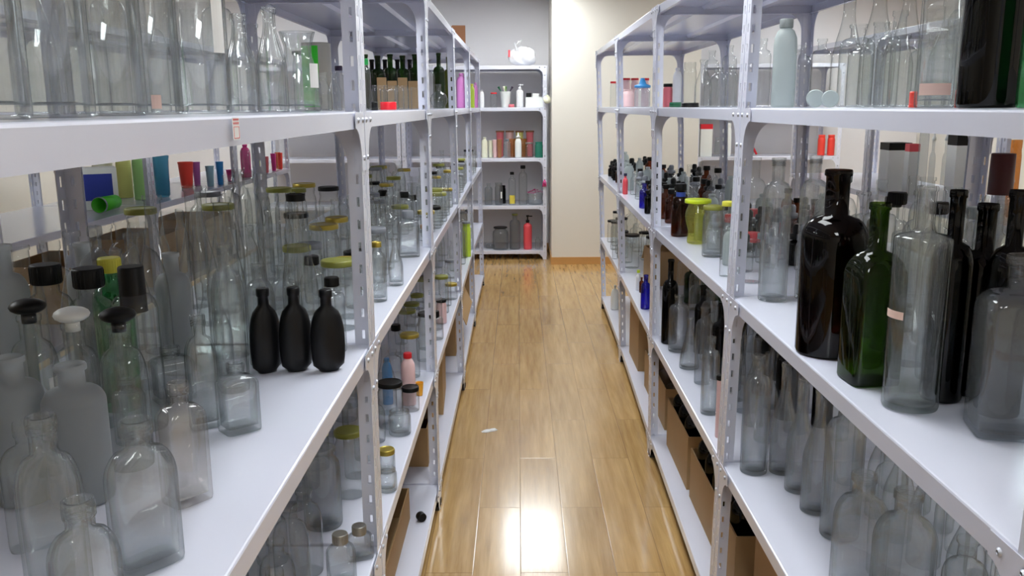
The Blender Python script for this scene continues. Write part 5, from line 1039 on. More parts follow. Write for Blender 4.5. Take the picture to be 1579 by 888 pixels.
('tallcyl',0.906,1.804,1.0671,0.0386,0.307,-0.07,'clear',None,'black','',0,'glass_bottle','bottle', 'tall clear cylinder bottle', ('R', 1, 3)),
('cyl',0.913,1.919,1.0671,0.0333,0.31,-0.37,'clear','screw','black','',0,'glass_bottle','bottle', 'tall clear capped bottle', ('R', 1, 3)),
('tallcyl',0.901,2.035,1.0671,0.034,0.295,0.39,'clear',None,'black','',0,'glass_bottle','bottle', 'tall clear cylinder bottle', ('R', 1, 3)),
('cyl',0.909,2.145,1.0671,0.0333,0.3,-0.02,'clear','screw','black','',0,'glass_bottle','bottle', 'tall clear capped bottle', ('R', 1, 3)),
('tallcyl',0.897,2.242,1.0671,0.0384,0.316,0.22,'clear',None,'black','',0,'glass_bottle','bottle', 'tall clear cylinder bottle', ('R', 1, 3)),
('cyl',1.005,1.201,1.0671,0.0365,0.349,-0.18,'clear','screw','black','',0,'glass_bottle','bottle', 'tall clear capped bottle', ('R', 1, 3)),
('tallcyl',1.015,1.304,1.0671,0.0353,0.299,-0.14,'clear',None,'black','',0,'glass_bottle','bottle', 'tall clear cylinder bottle', ('R', 1, 3)),
('tallcyl',1.004,1.418,1.0671,0.0381,0.331,0.37,'clear',None,'black','',0,'glass_bottle','bottle', 'tall clear cylinder bottle', ('R', 1, 3)),
('decanter',1.0,1.519,1.0671,0.0338,0.297,-0.04,'clear',None,'black','',0,'glass_decanter','bottle', 'tall clear round-shouldered bottle', ('R', 1, 3)),
('decanter',1.005,1.635,1.0671,0.0334,0.298,0.35,'clear',None,'black','',0,'glass_decanter','bottle', 'tall clear round-shouldered bottle', ('R', 1, 3)),
('cyl',1.002,1.742,1.0671,0.036,0.305,-0.1,'clear','screw','frost','',0,'glass_bottle','bottle', 'tall clear bottle with frosted cap', ('R', 1, 3)),
('tallcyl',1.016,1.849,1.0671,0.0366,0.325,0.34,'clear',None,'black','',0,'glass_bottle','bottle', 'tall clear cylinder bottle', ('R', 1, 3)),
('cyl',1.016,1.962,1.0671,0.0358,0.294,0.17,'clear','screw','frost','',0,'glass_bottle','bottle', 'tall clear bottle with frosted cap', ('R', 1, 3)),
('cyl',1.016,2.074,1.0671,0.0388,0.332,-0.28,'clear',None,'black','',0,'glass_bottle','bottle', 'tall clear straight bottle', ('R', 1, 3)),
('cyl',1.01,2.192,1.0671,0.0379,0.346,0.04,'clear',None,'black','',0,'glass_bottle','bottle', 'tall clear straight bottle', ('R', 1, 3)),
('tallcyl',1.021,2.295,1.0671,0.036,0.341,0.16,'clear',None,'black','',0,'glass_bottle','bottle', 'tall clear cylinder bottle', ('R', 1, 3)),
('tallcyl',1.126,1.252,1.0671,0.0334,0.347,-0.15,'clear',None,'black','',0,'glass_bottle','bottle', 'tall clear cylinder bottle', ('R', 1, 3)),
('cyl',1.105,1.373,1.0671,0.0336,0.295,0.21,'clear','screw','frost','',0,'glass_bottle','bottle', 'tall clear bottle with frosted cap', ('R', 1, 3)),
('cyl',1.119,1.48,1.0671,0.036,0.356,-0.02,'clear','screw','black','',0,'glass_bottle','bottle', 'tall clear capped bottle', ('R', 1, 3)),
('cyl',1.104,1.589,1.0671,0.0383,0.295,-0.37,'clear','screw','frost','',0,'glass_bottle','bottle', 'tall clear bottle with frosted cap', ('R', 1, 3)),
('cyl',1.12,1.694,1.0671,0.0372,0.347,-0.21,'clear',None,'black','',0,'glass_bottle','bottle', 'tall clear straight bottle', ('R', 1, 3)),
('cyl',1.125,1.809,1.0671,0.035,0.306,-0.37,'clear','screw','frost','',0,'glass_bottle','bottle', 'tall clear bottle with frosted cap', ('R', 1, 3)),
('decanter',1.124,1.922,1.0671,0.036,0.34,0.1,'clear',None,'black','',0,'glass_decanter','bottle', 'tall clear round-shouldered bottle', ('R', 1, 3)),
('cyl',1.112,2.028,1.0671,0.0345,0.354,0.26,'clear',None,'black','',0,'glass_bottle','bottle', 'tall clear straight bottle', ('R', 1, 3)),
('tallcyl',1.124,2.14,1.0671,0.034,0.304,-0.33,'clear',None,'black','',0,'glass_bottle','bottle', 'tall clear cylinder bottle', ('R', 1, 3)),
('decanter',1.126,2.251,1.0671,0.0335,0.311,-0.03,'clear',None,'black','',0,'glass_decanter','bottle', 'tall clear round-shouldered bottle', ('R', 1, 3)),
('cyl',0.662,2.356,0.5719,0.0378,0.342,0,'clear',None,'black','',1,'glass_bottle','bottle', 'clear tall bottle by post on lower shelf', ('R', 1, 2)),
('burg',0.74,2.352,0.5719,0.0349,0.32,0,'clear',None,'black','',1,'glass_bottle','bottle', 'clear burgundy-shaped bottle', ('R', 1, 2)),
('burg',0.748,2.23,0.5719,0.035,0.312,0,'clear',None,'black','',1,'glass_bottle','bottle', 'clear burgundy-shaped bottle', ('R', 1, 2)),
('burg',0.753,2.106,0.5719,0.0365,0.326,0,'clear',None,'black','',1,'glass_bottle','bottle', 'clear burgundy-shaped bottle', ('R', 1, 2)),
('cyl',0.769,1.976,0.5719,0.0454,0.353,0,'clear',None,'black','',1,'glass_bottle','bottle', 'clear thick wine bottle', ('R', 1, 2)),
('flask',0.714,1.719,0.5719,0.0543,0.27,-0.3,'clear',None,'black','',1,'glass_flask','bottle', 'clear broad flask with threaded neck', ('R', 1, 2)),
('flask',0.759,1.612,0.5719,0.0582,0.28,-0.3,'clear',None,'black','',1,'glass_flask','bottle', 'clear wide flask with round shoulders', ('R', 1, 2)),
('burg',0.799,1.355,0.5719,0.0352,0.291,0.19,'clear',None,'black','',0,'glass_bottle','bottle', 'clear sloping wine bottle', ('R', 1, 2)),
('cyl',0.794,1.449,0.5719,0.038,0.264,0.38,'clear',None,'black','',0,'glass_bottle','bottle', 'clear straight wine bottle', ('R', 1, 2)),
('decanter',0.802,1.795,0.5719,0.0379,0.308,0.09,'clear',None,'black','',0,'glass_decanter','bottle', 'clear round-shouldered bottle', ('R', 1, 2)),
('cyl',0.906,1.411,0.5719,0.0369,0.288,0.32,'clear',None,'black','',0,'glass_bottle','bottle', 'clear straight wine bottle', ('R', 1, 2)),
('cyl',0.902,1.513,0.5719,0.0344,0.31,-0.08,'clear',None,'black','',0,'glass_bottle','bottle', 'clear straight wine bottle', ('R', 1, 2)),
('burg',0.895,1.634,0.5719,0.0366,0.28,-0.26,'clear',None,'black','',0,'glass_bottle','bottle', 'clear sloping wine bottle', ('R', 1, 2)),
('decanter',0.915,1.738,0.5719,0.0359,0.269,-0.05,'clear',None,'black','',0,'glass_decanter','bottle', 'clear round-shouldered bottle', ('R', 1, 2)),
('burg',0.909,1.838,0.5719,0.0367,0.3,0.15,'clear',None,'black','',0,'glass_bottle','bottle', 'clear sloping wine bottle', ('R', 1, 2)),
('burg',0.897,1.957,0.5719,0.035,0.266,-0.37,'clear',None,'black','',0,'glass_bottle','bottle', 'clear sloping wine bottle', ('R', 1, 2)),
('burg',0.907,2.077,0.5719,0.0365,0.286,0.19,'clear',None,'black','',0,'glass_bottle','bottle', 'clear sloping wine bottle', ('R', 1, 2)),
('cyl',0.91,2.186,0.5719,0.0364,0.263,-0.31,'clear',None,'black','',0,'glass_bottle','bottle', 'clear straight wine bottle', ('R', 1, 2)),
('decanter',0.897,2.281,0.5719,0.0353,0.266,-0.35,'clear',None,'black','',0,'glass_decanter','bottle', 'clear round-shouldered bottle', ('R', 1, 2)),
('burg',1.008,1.344,0.5719,0.0349,0.295,-0.37,'clear',None,'black','',0,'glass_bottle','bottle', 'clear sloping wine bottle', ('R', 1, 2)),
('burg',1.003,1.454,0.5719,0.0358,0.266,0.29,'clear',None,'black','',0,'glass_bottle','bottle', 'clear sloping wine bottle', ('R', 1, 2)),
('burg',1.012,1.573,0.5719,0.0341,0.298,-0.08,'clear',None,'black','',0,'glass_bottle','bottle', 'clear sloping wine bottle', ('R', 1, 2)),
('burg',1.018,1.669,0.5719,0.0377,0.306,-0.1,'clear',None,'black','',0,'glass_bottle','bottle', 'clear sloping wine bottle', ('R', 1, 2)),
('decanter',1.01,1.787,0.5719,0.0342,0.27,0.2,'clear',None,'black','',0,'glass_decanter','bottle', 'clear round-shouldered bottle', ('R', 1, 2)),
('decanter',1.019,1.891,0.5719,0.0361,0.273,0.34,'clear',None,'black','',0,'glass_decanter','bottle', 'clear round-shouldered bottle', ('R', 1, 2)),
('decanter',1.021,2.006,0.5719,0.0368,0.269,-0.38,'clear',None,'black','',0,'glass_decanter','bottle', 'clear round-shouldered bottle', ('R', 1, 2)),
('burg',1.01,2.109,0.5719,0.037,0.262,0.21,'clear',None,'black','',0,'glass_bottle','bottle', 'clear sloping wine bottle', ('R', 1, 2)),
('burg',1.009,2.234,0.5719,0.0351,0.301,-0.05,'clear',None,'black','',0,'glass_bottle','bottle', 'clear sloping wine bottle', ('R', 1, 2)),
('medicine',0.659,3.59,1.0671,0.0359,0.209,0,'amber','screw','black','blueband',1,'medicine_bottle','bottle', 'amber bottle with blue neck band', ('R', 2, 3)),
('waist',0.69,3.395,1.0671,0.0478,0.169,0,'yellowclear','lid','lime','',0,'glass_jar','jar', 'jar of yellow liquid with lime lid', ('R', 2, 3)),
('jar',0.684,3.089,1.0671,0.0367,0.178,0,'clear','lid','olive','',1,'glass_jar','jar', 'clear tall jar with olive lid', ('R', 2, 3)),
('jar',0.646,2.715,1.0671,0.0203,0.232,0,'clear','lid','yellow','',0,'glass_jar','jar', 'clear slim jar with yellow cap', ('R', 2, 3)),
('dropper',0.722,2.798,1.0671,0.0291,0.116,0.02,'clear','dropper','black','',0,'dropper_bottle','bottle', 'clear dropper bottle', ('R', 2, 3)),
('shampoo',0.708,2.913,1.0671,0.0278,0.125,0.32,'frostplastic',None,'black','',0,'plastic_bottle','bottle', 'small frosted bottle', ('R', 2, 3)),
('medicine',0.718,3.02,1.0671,0.0227,0.148,0.19,'clear',None,'black','',0,'medicine_bottle','bottle', 'small clear open bottle', ('R', 2, 3)),
('dropper',0.726,3.237,1.0671,0.0298,0.13,0.06,'clear','dropper','grey','',0,'dropper_bottle','bottle', 'clear bottle with grey dropper', ('R', 2, 3)),
('shampoo',0.716,3.468,1.0671,0.0235,0.121,-0.24,'frostplastic',None,'black','',0,'plastic_bottle','bottle', 'small frosted bottle', ('R', 2, 3)),
('medicine',0.722,3.581,1.0671,0.0227,0.133,-0.18,'clear',None,'black','',0,'medicine_bottle','bottle', 'small clear open bottle', ('R', 2, 3)),
('medicine',0.721,3.689,1.0671,0.0229,0.141,-0.04,'amber','screw','black','',0,'medicine_bottle','bottle', 'small amber bottle', ('R', 2, 3)),
('dropper',0.827,2.86,1.0671,0.0241,0.127,0.26,'clear','dropper','grey','',0,'dropper_bottle','bottle', 'clear bottle with grey dropper', ('R', 2, 3)),
('dropper',0.826,2.955,1.0671,0.0246,0.129,-0.09,'clear','dropper','grey','',0,'dropper_bottle','bottle', 'clear bottle with grey dropper', ('R', 2, 3)),
('dropper',0.818,3.064,1.0671,0.0298,0.125,0.25,'clear','screw','red','',0,'glass_bottle','bottle', 'clear small bottle with red cap', ('R', 2, 3)),
('dropper',0.831,3.186,1.0671,0.0298,0.162,0.39,'black','dropper','black','',0,'dropper_bottle','bottle', 'black dropper bottle', ('R', 2, 3)),
('medicine',0.817,3.288,1.0671,0.0248,0.171,-0.34,'clear',None,'black','',0,'medicine_bottle','bottle', 'small clear open bottle', ('R', 2, 3)),
('dropper',0.819,3.4,1.0671,0.0264,0.16,-0.33,'clear','screw','red','',0,'glass_bottle','bottle', 'clear small bottle with red cap', ('R', 2, 3)),
('medicine',0.821,3.523,1.0671,0.0262,0.13,-0.2,'clear','screw','black','',0,'medicine_bottle','bottle', 'small clear bottle with black cap', ('R', 2, 3)),
('erlen',0.826,3.629,1.0671,0.0233,0.123,-0.07,'clear',None,'black','',0,'conical_flask','flask', 'small clear conical flask', ('R', 2, 3)),
('shampoo',0.818,3.74,1.0671,0.0292,0.156,0.26,'frostplastic',None,'black','',0,'plastic_bottle','bottle', 'small frosted bottle', ('R', 2, 3)),
('dropper',0.915,2.809,1.0671,0.0264,0.153,0.09,'clear','dropper','grey','',0,'dropper_bottle','bottle', 'clear bottle with grey dropper', ('R', 2, 3)),
('dropper',0.923,2.906,1.0671,0.0286,0.137,0.05,'black','dropper','black','',0,'dropper_bottle','bottle', 'black dropper bottle', ('R', 2, 3)),
('erlen',0.91,3.021,1.0671,0.024,0.18,0.03,'clear',None,'black','',0,'conical_flask','flask', 'small clear conical flask', ('R', 2, 3)),
('dropper',0.927,3.142,1.0671,0.0291,0.18,-0.18,'clear','dropper','grey','',0,'dropper_bottle','bottle', 'clear bottle with grey dropper', ('R', 2, 3)),
('medicine',0.911,3.249,1.0671,0.025,0.154,-0.24,'amber','screw','black','',0,'medicine_bottle','bottle', 'small amber bottle', ('R', 2, 3)),
('dropper',0.918,3.34,1.0671,0.0234,0.154,0.16,'black','dropper','black','',0,'dropper_bottle','bottle', 'black dropper bottle', ('R', 2, 3)),
('dropper',0.925,3.452,1.0671,0.0268,0.182,0.03,'clear','screw','red','',0,'glass_bottle','bottle', 'clear small bottle with red cap', ('R', 2, 3)),
('dropper',0.929,3.579,1.0671,0.0292,0.136,-0.0,'clear','dropper','black','',0,'dropper_bottle','bottle', 'clear dropper bottle', ('R', 2, 3)),
('dropper',0.915,3.676,1.0671,0.0274,0.162,-0.12,'black','dropper','black','',0,'dropper_bottle','bottle', 'black dropper bottle', ('R', 2, 3)),
('dropper',1.012,2.844,1.0671,0.0242,0.189,0.31,'clear','dropper','black','',0,'dropper_bottle','bottle', 'clear dropper bottle', ('R', 2, 3)),
('dropper',1.021,2.97,1.0671,0.028,0.186,-0.09,'clear','screw','red','',0,'glass_bottle','bottle', 'clear small bottle with red cap', ('R', 2, 3)),
('dropper',1.017,3.078,1.0671,0.0299,0.149,0.39,'clear','dropper','black','',0,'dropper_bottle','bottle', 'clear dropper bottle', ('R', 2, 3)),
('dropper',1.029,3.179,1.0671,0.0265,0.164,0.28,'clear','dropper','black','',0,'dropper_bottle','bottle', 'clear dropper bottle', ('R', 2, 3)),
('dropper',1.019,3.293,1.0671,0.0281,0.17,-0.34,'clear','dropper','grey','',0,'dropper_bottle','bottle', 'clear bottle with grey dropper', ('R', 2, 3)),
('dropper',1.028,3.395,1.0671,0.0249,0.149,0.19,'clear','dropper','grey','',0,'dropper_bottle','bottle', 'clear bottle with grey dropper', ('R', 2, 3)),
('erlen',1.032,3.518,1.0671,0.0269,0.16,0.16,'clear',None,'black','',0,'conical_flask','flask', 'small clear conical flask', ('R', 2, 3)),
('shampoo',1.026,3.637,1.0671,0.0223,0.148,-0.29,'frostplastic',None,'black','',0,'plastic_bottle','bottle', 'small frosted bottle', ('R', 2, 3)),
('shampoo',1.03,3.73,1.0671,0.0295,0.157,0.24,'frostplastic',None,'black','',0,'plastic_bottle','bottle', 'small frosted bottle', ('R', 2, 3)),
('dropper',1.122,2.796,1.0671,0.0286,0.182,-0.29,'black','dropper','black','',0,'dropper_bottle','bottle', 'black dropper bottle', ('R', 2, 3)),
('medicine',1.131,2.922,1.0671,0.0233,0.163,0.21,'clear',None,'black','',0,'medicine_bottle','bottle', 'small clear open bottle', ('R', 2, 3)),
('dropper',1.118,3.017,1.0671,0.0263,0.195,0.12,'clear','dropper','grey','',0,'dropper_bottle','bottle', 'clear bottle with grey dropper', ('R', 2, 3)),
('medicine',1.129,3.142,1.0671,0.0294,0.168,0.39,'clear','screw','black','',0,'medicine_bottle','bottle', 'small clear bottle with black cap', ('R', 2, 3)),
('shampoo',1.115,3.25,1.0671,0.0249,0.201,-0.01,'frostplastic',None,'black','',0,'plastic_bottle','bottle', 'small frosted bottle', ('R', 2, 3)),
('medicine',1.121,3.343,1.0671,0.0278,0.171,-0.07,'amber','screw','black','',0,'medicine_bottle','bottle', 'small amber bottle', ('R', 2, 3)),
('dropper',1.119,3.452,1.0671,0.0223,0.189,0.34,'black','dropper','black','',0,'dropper_bottle','bottle', 'black dropper bottle', ('R', 2, 3)),
('medicine',1.124,3.569,1.0671,0.024,0.151,-0.26,'amber','screw','black','',0,'medicine_bottle','bottle', 'small amber bottle', ('R', 2, 3)),
('medicine',1.121,3.683,1.0671,0.0266,0.18,-0.06,'amber','screw','black','',0,'medicine_bottle','bottle', 'small amber bottle', ('R', 2, 3)),
('medicine',0.654,4.601,1.0671,0.0254,0.129,0,'cobalt',None,'black','',0,'medicine_bottle','bottle', 'cobalt blue glass bottle', ('R', 3, 3)),
('medicine',0.645,5.351,1.0671,0.0157,0.123,0,'coral','screw','navy','',0,'medicine_bottle','bottle', 'orange-red bottle with navy cap', ('R', 3, 3)),
('medicine',0.638,4.365,1.0671,0.0145,0.111,0,'black','screw','black','',0,'medicine_bottle','bottle', 'black small bottle beside blue one', ('R', 3, 3)),
('medicine',0.693,4.012,1.0671,0.0271,0.148,-0.26,'amber','screw','black','',0,'medicine_bottle','bottle', 'small amber bottle', ('R', 3, 3)),
('medicine',0.692,4.155,1.0671,0.0247,0.158,0.18,'amber','screw','black','',0,'medicine_bottle','bottle', 'small amber bottle', ('R', 3, 3)),
('medicine',0.705,4.283,1.0671,0.0241,0.158,-0.38,'clear','screw','black','',0,'medicine_bottle','bottle', 'small clear bottle with black cap', ('R', 3, 3)),
('medicine',0.699,4.405,1.0671,0.0317,0.174,0.36,'clear',None,'black','',0,'medicine_bottle','bottle', 'small clear open bottle', ('R', 3, 3)),
('dropper',0.703,4.544,1.0671,0.0295,0.145,0.37,'black','dropper','black','',0,'dropper_bottle','bottle', 'black dropper bottle', ('R', 3, 3)),
('dropper',0.709,4.68,1.0671,0.0283,0.152,-0.15,'black','dropper','black','',0,'dropper_bottle','bottle', 'black dropper bottle', ('R', 3, 3)),
('medicine',0.704,4.807,1.0671,0.0246,0.122,0.26,'amber','screw','black','',0,'medicine_bottle','bottle', 'small amber bottle', ('R', 3, 3)),
('dropper',0.706,4.94,1.0671,0.0309,0.146,-0.33,'clear','dropper','grey','',0,'dropper_bottle','bottle', 'clear bottle with grey dropper', ('R', 3, 3)),
('dropper',0.696,5.053,1.0671,0.0303,0.169,0.08,'clear','dropper','grey','',0,'dropper_bottle','bottle', 'clear bottle with grey dropper', ('R', 3, 3)),
('medicine',0.712,5.196,1.0671,0.0251,0.16,0.03,'clear','screw','black','',0,'medicine_bottle','bottle', 'small clear bottle with black cap', ('R', 3, 3)),
('medicine',0.696,5.321,1.0671,0.0247,0.138,-0.22,'clear',None,'black','',0,'medicine_bottle','bottle', 'small clear open bottle', ('R', 3, 3)),
('medicine',0.809,4.093,1.0671,0.0304,0.165,-0.2,'clear',None,'black','',0,'medicine_bottle','bottle', 'small clear open bottle', ('R', 3, 3)),
('medicine',0.806,4.224,1.0671,0.0299,0.191,0.32,'clear',None,'black','',0,'medicine_bottle','bottle', 'small clear open bottle', ('R', 3, 3)),
('dropper',0.806,4.344,1.0671,0.0245,0.168,0.21,'black','dropper','black','',0,'dropper_bottle','bottle', 'black dropper bottle', ('R', 3, 3)),
('dropper',0.808,4.472,1.0671,0.0247,0.161,-0.0,'black','dropper','black','',0,'dropper_bottle','bottle', 'black dropper bottle', ('R', 3, 3)),
('dropper',0.803,4.6,1.0671,0.0273,0.165,-0.16,'clear','dropper','black','',0,'dropper_bottle','bottle', 'clear dropper bottle', ('R', 3, 3)),
('shampoo',0.812,4.742,1.0671,0.03,0.145,0.33,'frostplastic',None,'black','',0,'plastic_bottle','bottle', 'small frosted bottle', ('R', 3, 3)),
('dropper',0.808,4.862,1.0671,0.0241,0.18,-0.17,'clear','dropper','black','',0,'dropper_bottle','bottle', 'clear dropper bottle', ('R', 3, 3)),
('dropper',0.806,5.0,1.0671,0.0271,0.187,-0.08,'clear','dropper','grey','',0,'dropper_bottle','bottle', 'clear bottle with grey dropper', ('R', 3, 3)),
('dropper',0.802,5.119,1.0671,0.0279,0.189,-0.3,'black','dropper','black','',0,'dropper_bottle','bottle', 'black dropper bottle', ('R', 3, 3)),
('medicine',0.809,5.247,1.0671,0.0312,0.138,-0.36,'amber','screw','black','',0,'medicine_bottle','bottle', 'small amber bottle', ('R', 3, 3)),
('medicine',0.909,4.031,1.0671,0.0247,0.166,-0.01,'clear','screw','black','',0,'medicine_bottle','bottle', 'small clear bottle with black cap', ('R', 3, 3)),
('medicine',0.91,4.142,1.0671,0.0313,0.2,-0.29,'clear',None,'black','',0,'medicine_bottle','bottle', 'small clear open bottle', ('R', 3, 3)),
('dropper',0.921,4.281,1.0671,0.0301,0.188,-0.16,'clear','dropper','black','',0,'dropper_bottle','bottle', 'clear dropper bottle', ('R', 3, 3)),
('medicine',0.924,4.408,1.0671,0.0292,0.161,0.39,'amber','screw','black','',0,'medicine_bottle','bottle', 'small amber bottle', ('R', 3, 3)),
('medicine',0.91,4.541,1.0671,0.0299,0.161,-0.25,'clear','screw','black','',0,'medicine_bottle','bottle', 'small clear bottle with black cap', ('R', 3, 3)),
('dropper',0.929,4.664,1.0671,0.0317,0.169,0.1,'clear','dropper','grey','',0,'dropper_bottle','bottle', 'clear bottle with grey dropper', ('R', 3, 3)),
('medicine',0.923,4.803,1.0671,0.0248,0.211,0.32,'clear',None,'black','',0,'medicine_bottle','bottle', 'small clear open bottle', ('R', 3, 3)),
('shampoo',0.917,4.933,1.0671,0.0277,0.163,0.24,'frostplastic',None,'black','',0,'plastic_bottle','bottle', 'small frosted bottle', ('R', 3, 3)),
('dropper',0.925,5.052,1.0671,0.0267,0.198,-0.36,'clear','dropper','black','',0,'dropper_bottle','bottle', 'clear dropper bottle', ('R', 3, 3)),
('medicine',0.928,5.178,1.0671,0.0254,0.163,-0.18,'clear',None,'black','',0,'medicine_bottle','bottle', 'small clear open bottle', ('R', 3, 3)),
('dropper',0.914,5.316,1.0671,0.0294,0.197,-0.21,'clear','dropper','grey','',0,'dropper_bottle','bottle', 'clear bottle with grey dropper', ('R', 3, 3)),
('dropper',1.024,4.088,1.0671,0.0284,0.219,0.06,'clear','dropper','grey','',0,'dropper_bottle','bottle', 'clear bottle with grey dropper', ('R', 3, 3)),
('medicine',1.038,4.226,1.0671,0.0269,0.177,0.01,'clear',None,'black','',0,'medicine_bottle','bottle', 'small clear open bottle', ('R', 3, 3)),
('shampoo',1.038,4.344,1.0671,0.0246,0.184,0.37,'frostplastic',None,'black','',0,'plastic_bottle','bottle', 'small frosted bottle', ('R', 3, 3)),
('dropper',1.021,4.475,1.0671,0.0285,0.177,0.37,'clear','dropper','grey','',0,'dropper_bottle','bottle', 'clear bottle with grey dropper', ('R', 3, 3)),
('medicine',1.031,4.595,1.0671,0.0302,0.201,0.13,'clear','screw','black','',0,'medicine_bottle','bottle', 'small clear bottle with black cap', ('R', 3, 3)),
('medicine',1.033,4.732,1.0671,0.0313,0.209,0.36,'clear',None,'black','',0,'medicine_bottle','bottle', 'small clear open bottle', ('R', 3, 3)),
('medicine',1.03,4.868,1.0671,0.0306,0.195,0.17,'amber','screw','black','',0,'medicine_bottle','bottle', 'small amber bottle', ('R', 3, 3)),
('medicine',1.025,5.004,1.0671,0.0262,0.214,-0.17,'clear',None,'black','',0,'medicine_bottle','bottle', 'small clear open bottle', ('R', 3, 3)),
('dropper',1.039,5.115,1.0671,0.0251,0.2,-0.01,'clear','dropper','black','',0,'dropper_bottle','bottle', 'clear dropper bottle', ('R', 3, 3)),
('dropper',1.041,5.261,1.0671,0.026,0.209,-0.29,'black','dropper','black','',0,'dropper_bottle','bottle', 'black dropper bottle', ('R', 3, 3)),
('shampoo',0.698,5.61,1.0671,0.0327,0.167,-0.16,'frostplastic',None,'black','',0,'plastic_bottle','bottle', 'small frosted bottle', ('R', 4, 3)),
('shampoo',0.704,5.785,1.0671,0.0254,0.176,-0.06,'frostplastic',None,'black','',0,'plastic_bottle','bottle', 'small frosted bottle', ('R', 4, 3)),
('dropper',0.703,5.991,1.0671,0.0308,0.158,0.36,'black','dropper','black','',0,'dropper_bottle','bottle', 'black dropper bottle', ('R', 4, 3)),
('medicine',0.707,6.169,1.0671,0.0332,0.103,-0.32,'amber','screw','black','',0,'medicine_bottle','bottle', 'small amber bottle', ('R', 4, 3)),
('dropper',0.706,6.364,1.0671,0.031,0.129,0.09,'black','dropper','black','',0,'dropper_bottle','bottle', 'black dropper bottle', ('R', 4, 3)),
('dropper',0.71,6.541,1.0671,0.0257,0.145,0.3,'black','dropper','black','',0,'dropper_bottle','bottle', 'black dropper bottle', ('R', 4, 3)),
('dropper',0.712,6.747,1.0671,0.0304,0.106,0.29,'black','dropper','black','',0,'dropper_bottle','bottle', 'black dropper bottle', ('R', 4, 3)),
('shampoo',0.83,5.695,1.0671,0.0294,0.14,-0.35,'frostplastic',None,'black','',0,'plastic_bottle','bottle', 'small frosted bottle', ('R', 4, 3)),
('shampoo',0.828,5.893,1.0671,0.0278,0.104,0.1,'frostplastic',None,'black','',0,'plastic_bottle','bottle', 'small frosted bottle', ('R', 4, 3)),
('shampoo',0.828,6.077,1.0671,0.0252,0.175,0.36,'frostplastic',None,'black','',0,'plastic_bottle','bottle', 'small frosted bottle', ('R', 4, 3)),
('dropper',0.822,6.268,1.0671,0.0262,0.119,-0.29,'clear','dropper','black','',0,'dropper_bottle','bottle', 'clear dropper bottle', ('R', 4, 3)),
('dropper',0.823,6.458,1.0671,0.0338,0.161,0.32,'clear','dropper','black','',0,'dropper_bottle','bottle', 'clear dropper bottle', ('R', 4, 3)),
('shampoo',0.83,6.644,1.0671,0.0287,0.129,-0.06,'frostplastic',None,'black','',0,'plastic_bottle','bottle', 'small frosted bottle', ('R', 4, 3)),
('shampoo',0.821,6.841,1.0671,0.0285,0.179,-0.07,'frostplastic',None,'black','',0,'plastic_bottle','bottle', 'small frosted bottle', ('R', 4, 3)),
('dropper',0.953,5.594,1.0671,0.0321,0.145,-0.39,'black','dropper','black','',0,'dropper_bottle','bottle', 'black dropper bottle', ('R', 4, 3)),
('medicine',0.944,5.797,1.0671,0.0302,0.143,-0.35,'amber','screw','black','',0,'medicine_bottle','bottle', 'small amber bottle', ('R', 4, 3)),
('dropper',0.96,5.972,1.0671,0.0321,0.103,-0.15,'clear','dropper','black','',0,'dropper_bottle','bottle', 'clear dropper bottle', ('R', 4, 3)),
('dropper',0.955,6.162,1.0671,0.0291,0.177,-0.11,'black','dropper','black','',0,'dropper_bottle','bottle', 'black dropper bottle', ('R', 4, 3)),
('medicine',0.94,6.362,1.0671,0.0346,0.16,0.37,'amber','screw','black','',0,'medicine_bottle','bottle', 'small amber bottle', ('R', 4, 3)),
('dropper',0.938,6.555,1.0671,0.0257,0.149,0.0,'clear','dropper','black','',0,'dropper_bottle','bottle', 'clear dropper bottle', ('R', 4, 3)),
('dropper',0.955,6.735,1.0671,0.0276,0.157,-0.03,'clear','dropper','black','',0,'dropper_bottle','bottle', 'clear dropper bottle', ('R', 4, 3)),
('wine',0.655,3.747,0.5719,0.0341,0.371,0,'black',None,'black','',0,'wine_bottle','bottle', 'black wine bottle behind post', ('R', 2, 2)),
('cyl',0.672,3.62,0.5719,0.0413,0.242,0,'clear',None,'black','',1,'glass_bottle','bottle', 'clear dome-shouldered bottle', ('R', 2, 2)),
('erlen',0.671,3.367,0.5719,0.0385,0.205,0,'clear',None,'black','',1,'glass_bottle','bottle', 'small clear cone bottle', ('R', 2, 2)),
('cyl',0.684,3.171,0.5719,0.0316,0.294,0,'smokeclear',None,'black','',0,'glass_bottle','bottle', 'smoky straight bottle', ('R', 2, 2)),
('cyl',0.639,2.84,0.5719,0.0296,0.266,0,'clear',None,'black','',1,'glass_bottle','bottle', 'clear tall bottle close to shelf edge', ('R', 2, 2)),
('tubes',0.621,2.621,0.5719,0.0102,0.2,0,'blush','screw','black','',0,'glass_tube','bottle', 'slim pale tube with black cap', ('R', 2, 2)),
('burg',0.761,2.591,0.5719,0.0363,0.282,0.36,'clear',None,'black','',0,'glass_bottle','bottle', 'clear sloping wine bottle', ('R', 2, 2)),
('burg',0.76,2.728,0.5719,0.0332,0.294,0.36,'smokeclear',None,'black','',0,'glass_bottle','bottle', 'smoky sloping wine bottle', ('R', 2, 2)),
('burg',0.765,2.859,0.5719,0.0366,0.27,0.13,'smokeclear',None,'black','',0,'glass_bottle','bottle', 'smoky sloping wine bottle', ('R', 2, 2)),
('burg',0.76,2.981,0.5719,0.0337,0.271,-0.09,'clear',None,'black','',0,'glass_bottle','bottle', 'clear sloping wine bottle', ('R', 2, 2)),
('burg',0.771,3.095,0.5719,0.0371,0.262,0.03,'clear',None,'black','',0,'glass_bottle','bottle', 'clear sloping wine bottle', ('R', 2, 2)),
('wine',0.759,3.229,0.5719,0.0355,0.292,-0.15,'black',None,'black','',0,'wine_bottle','bottle', 'black wine bottle', ('R', 2, 2)),
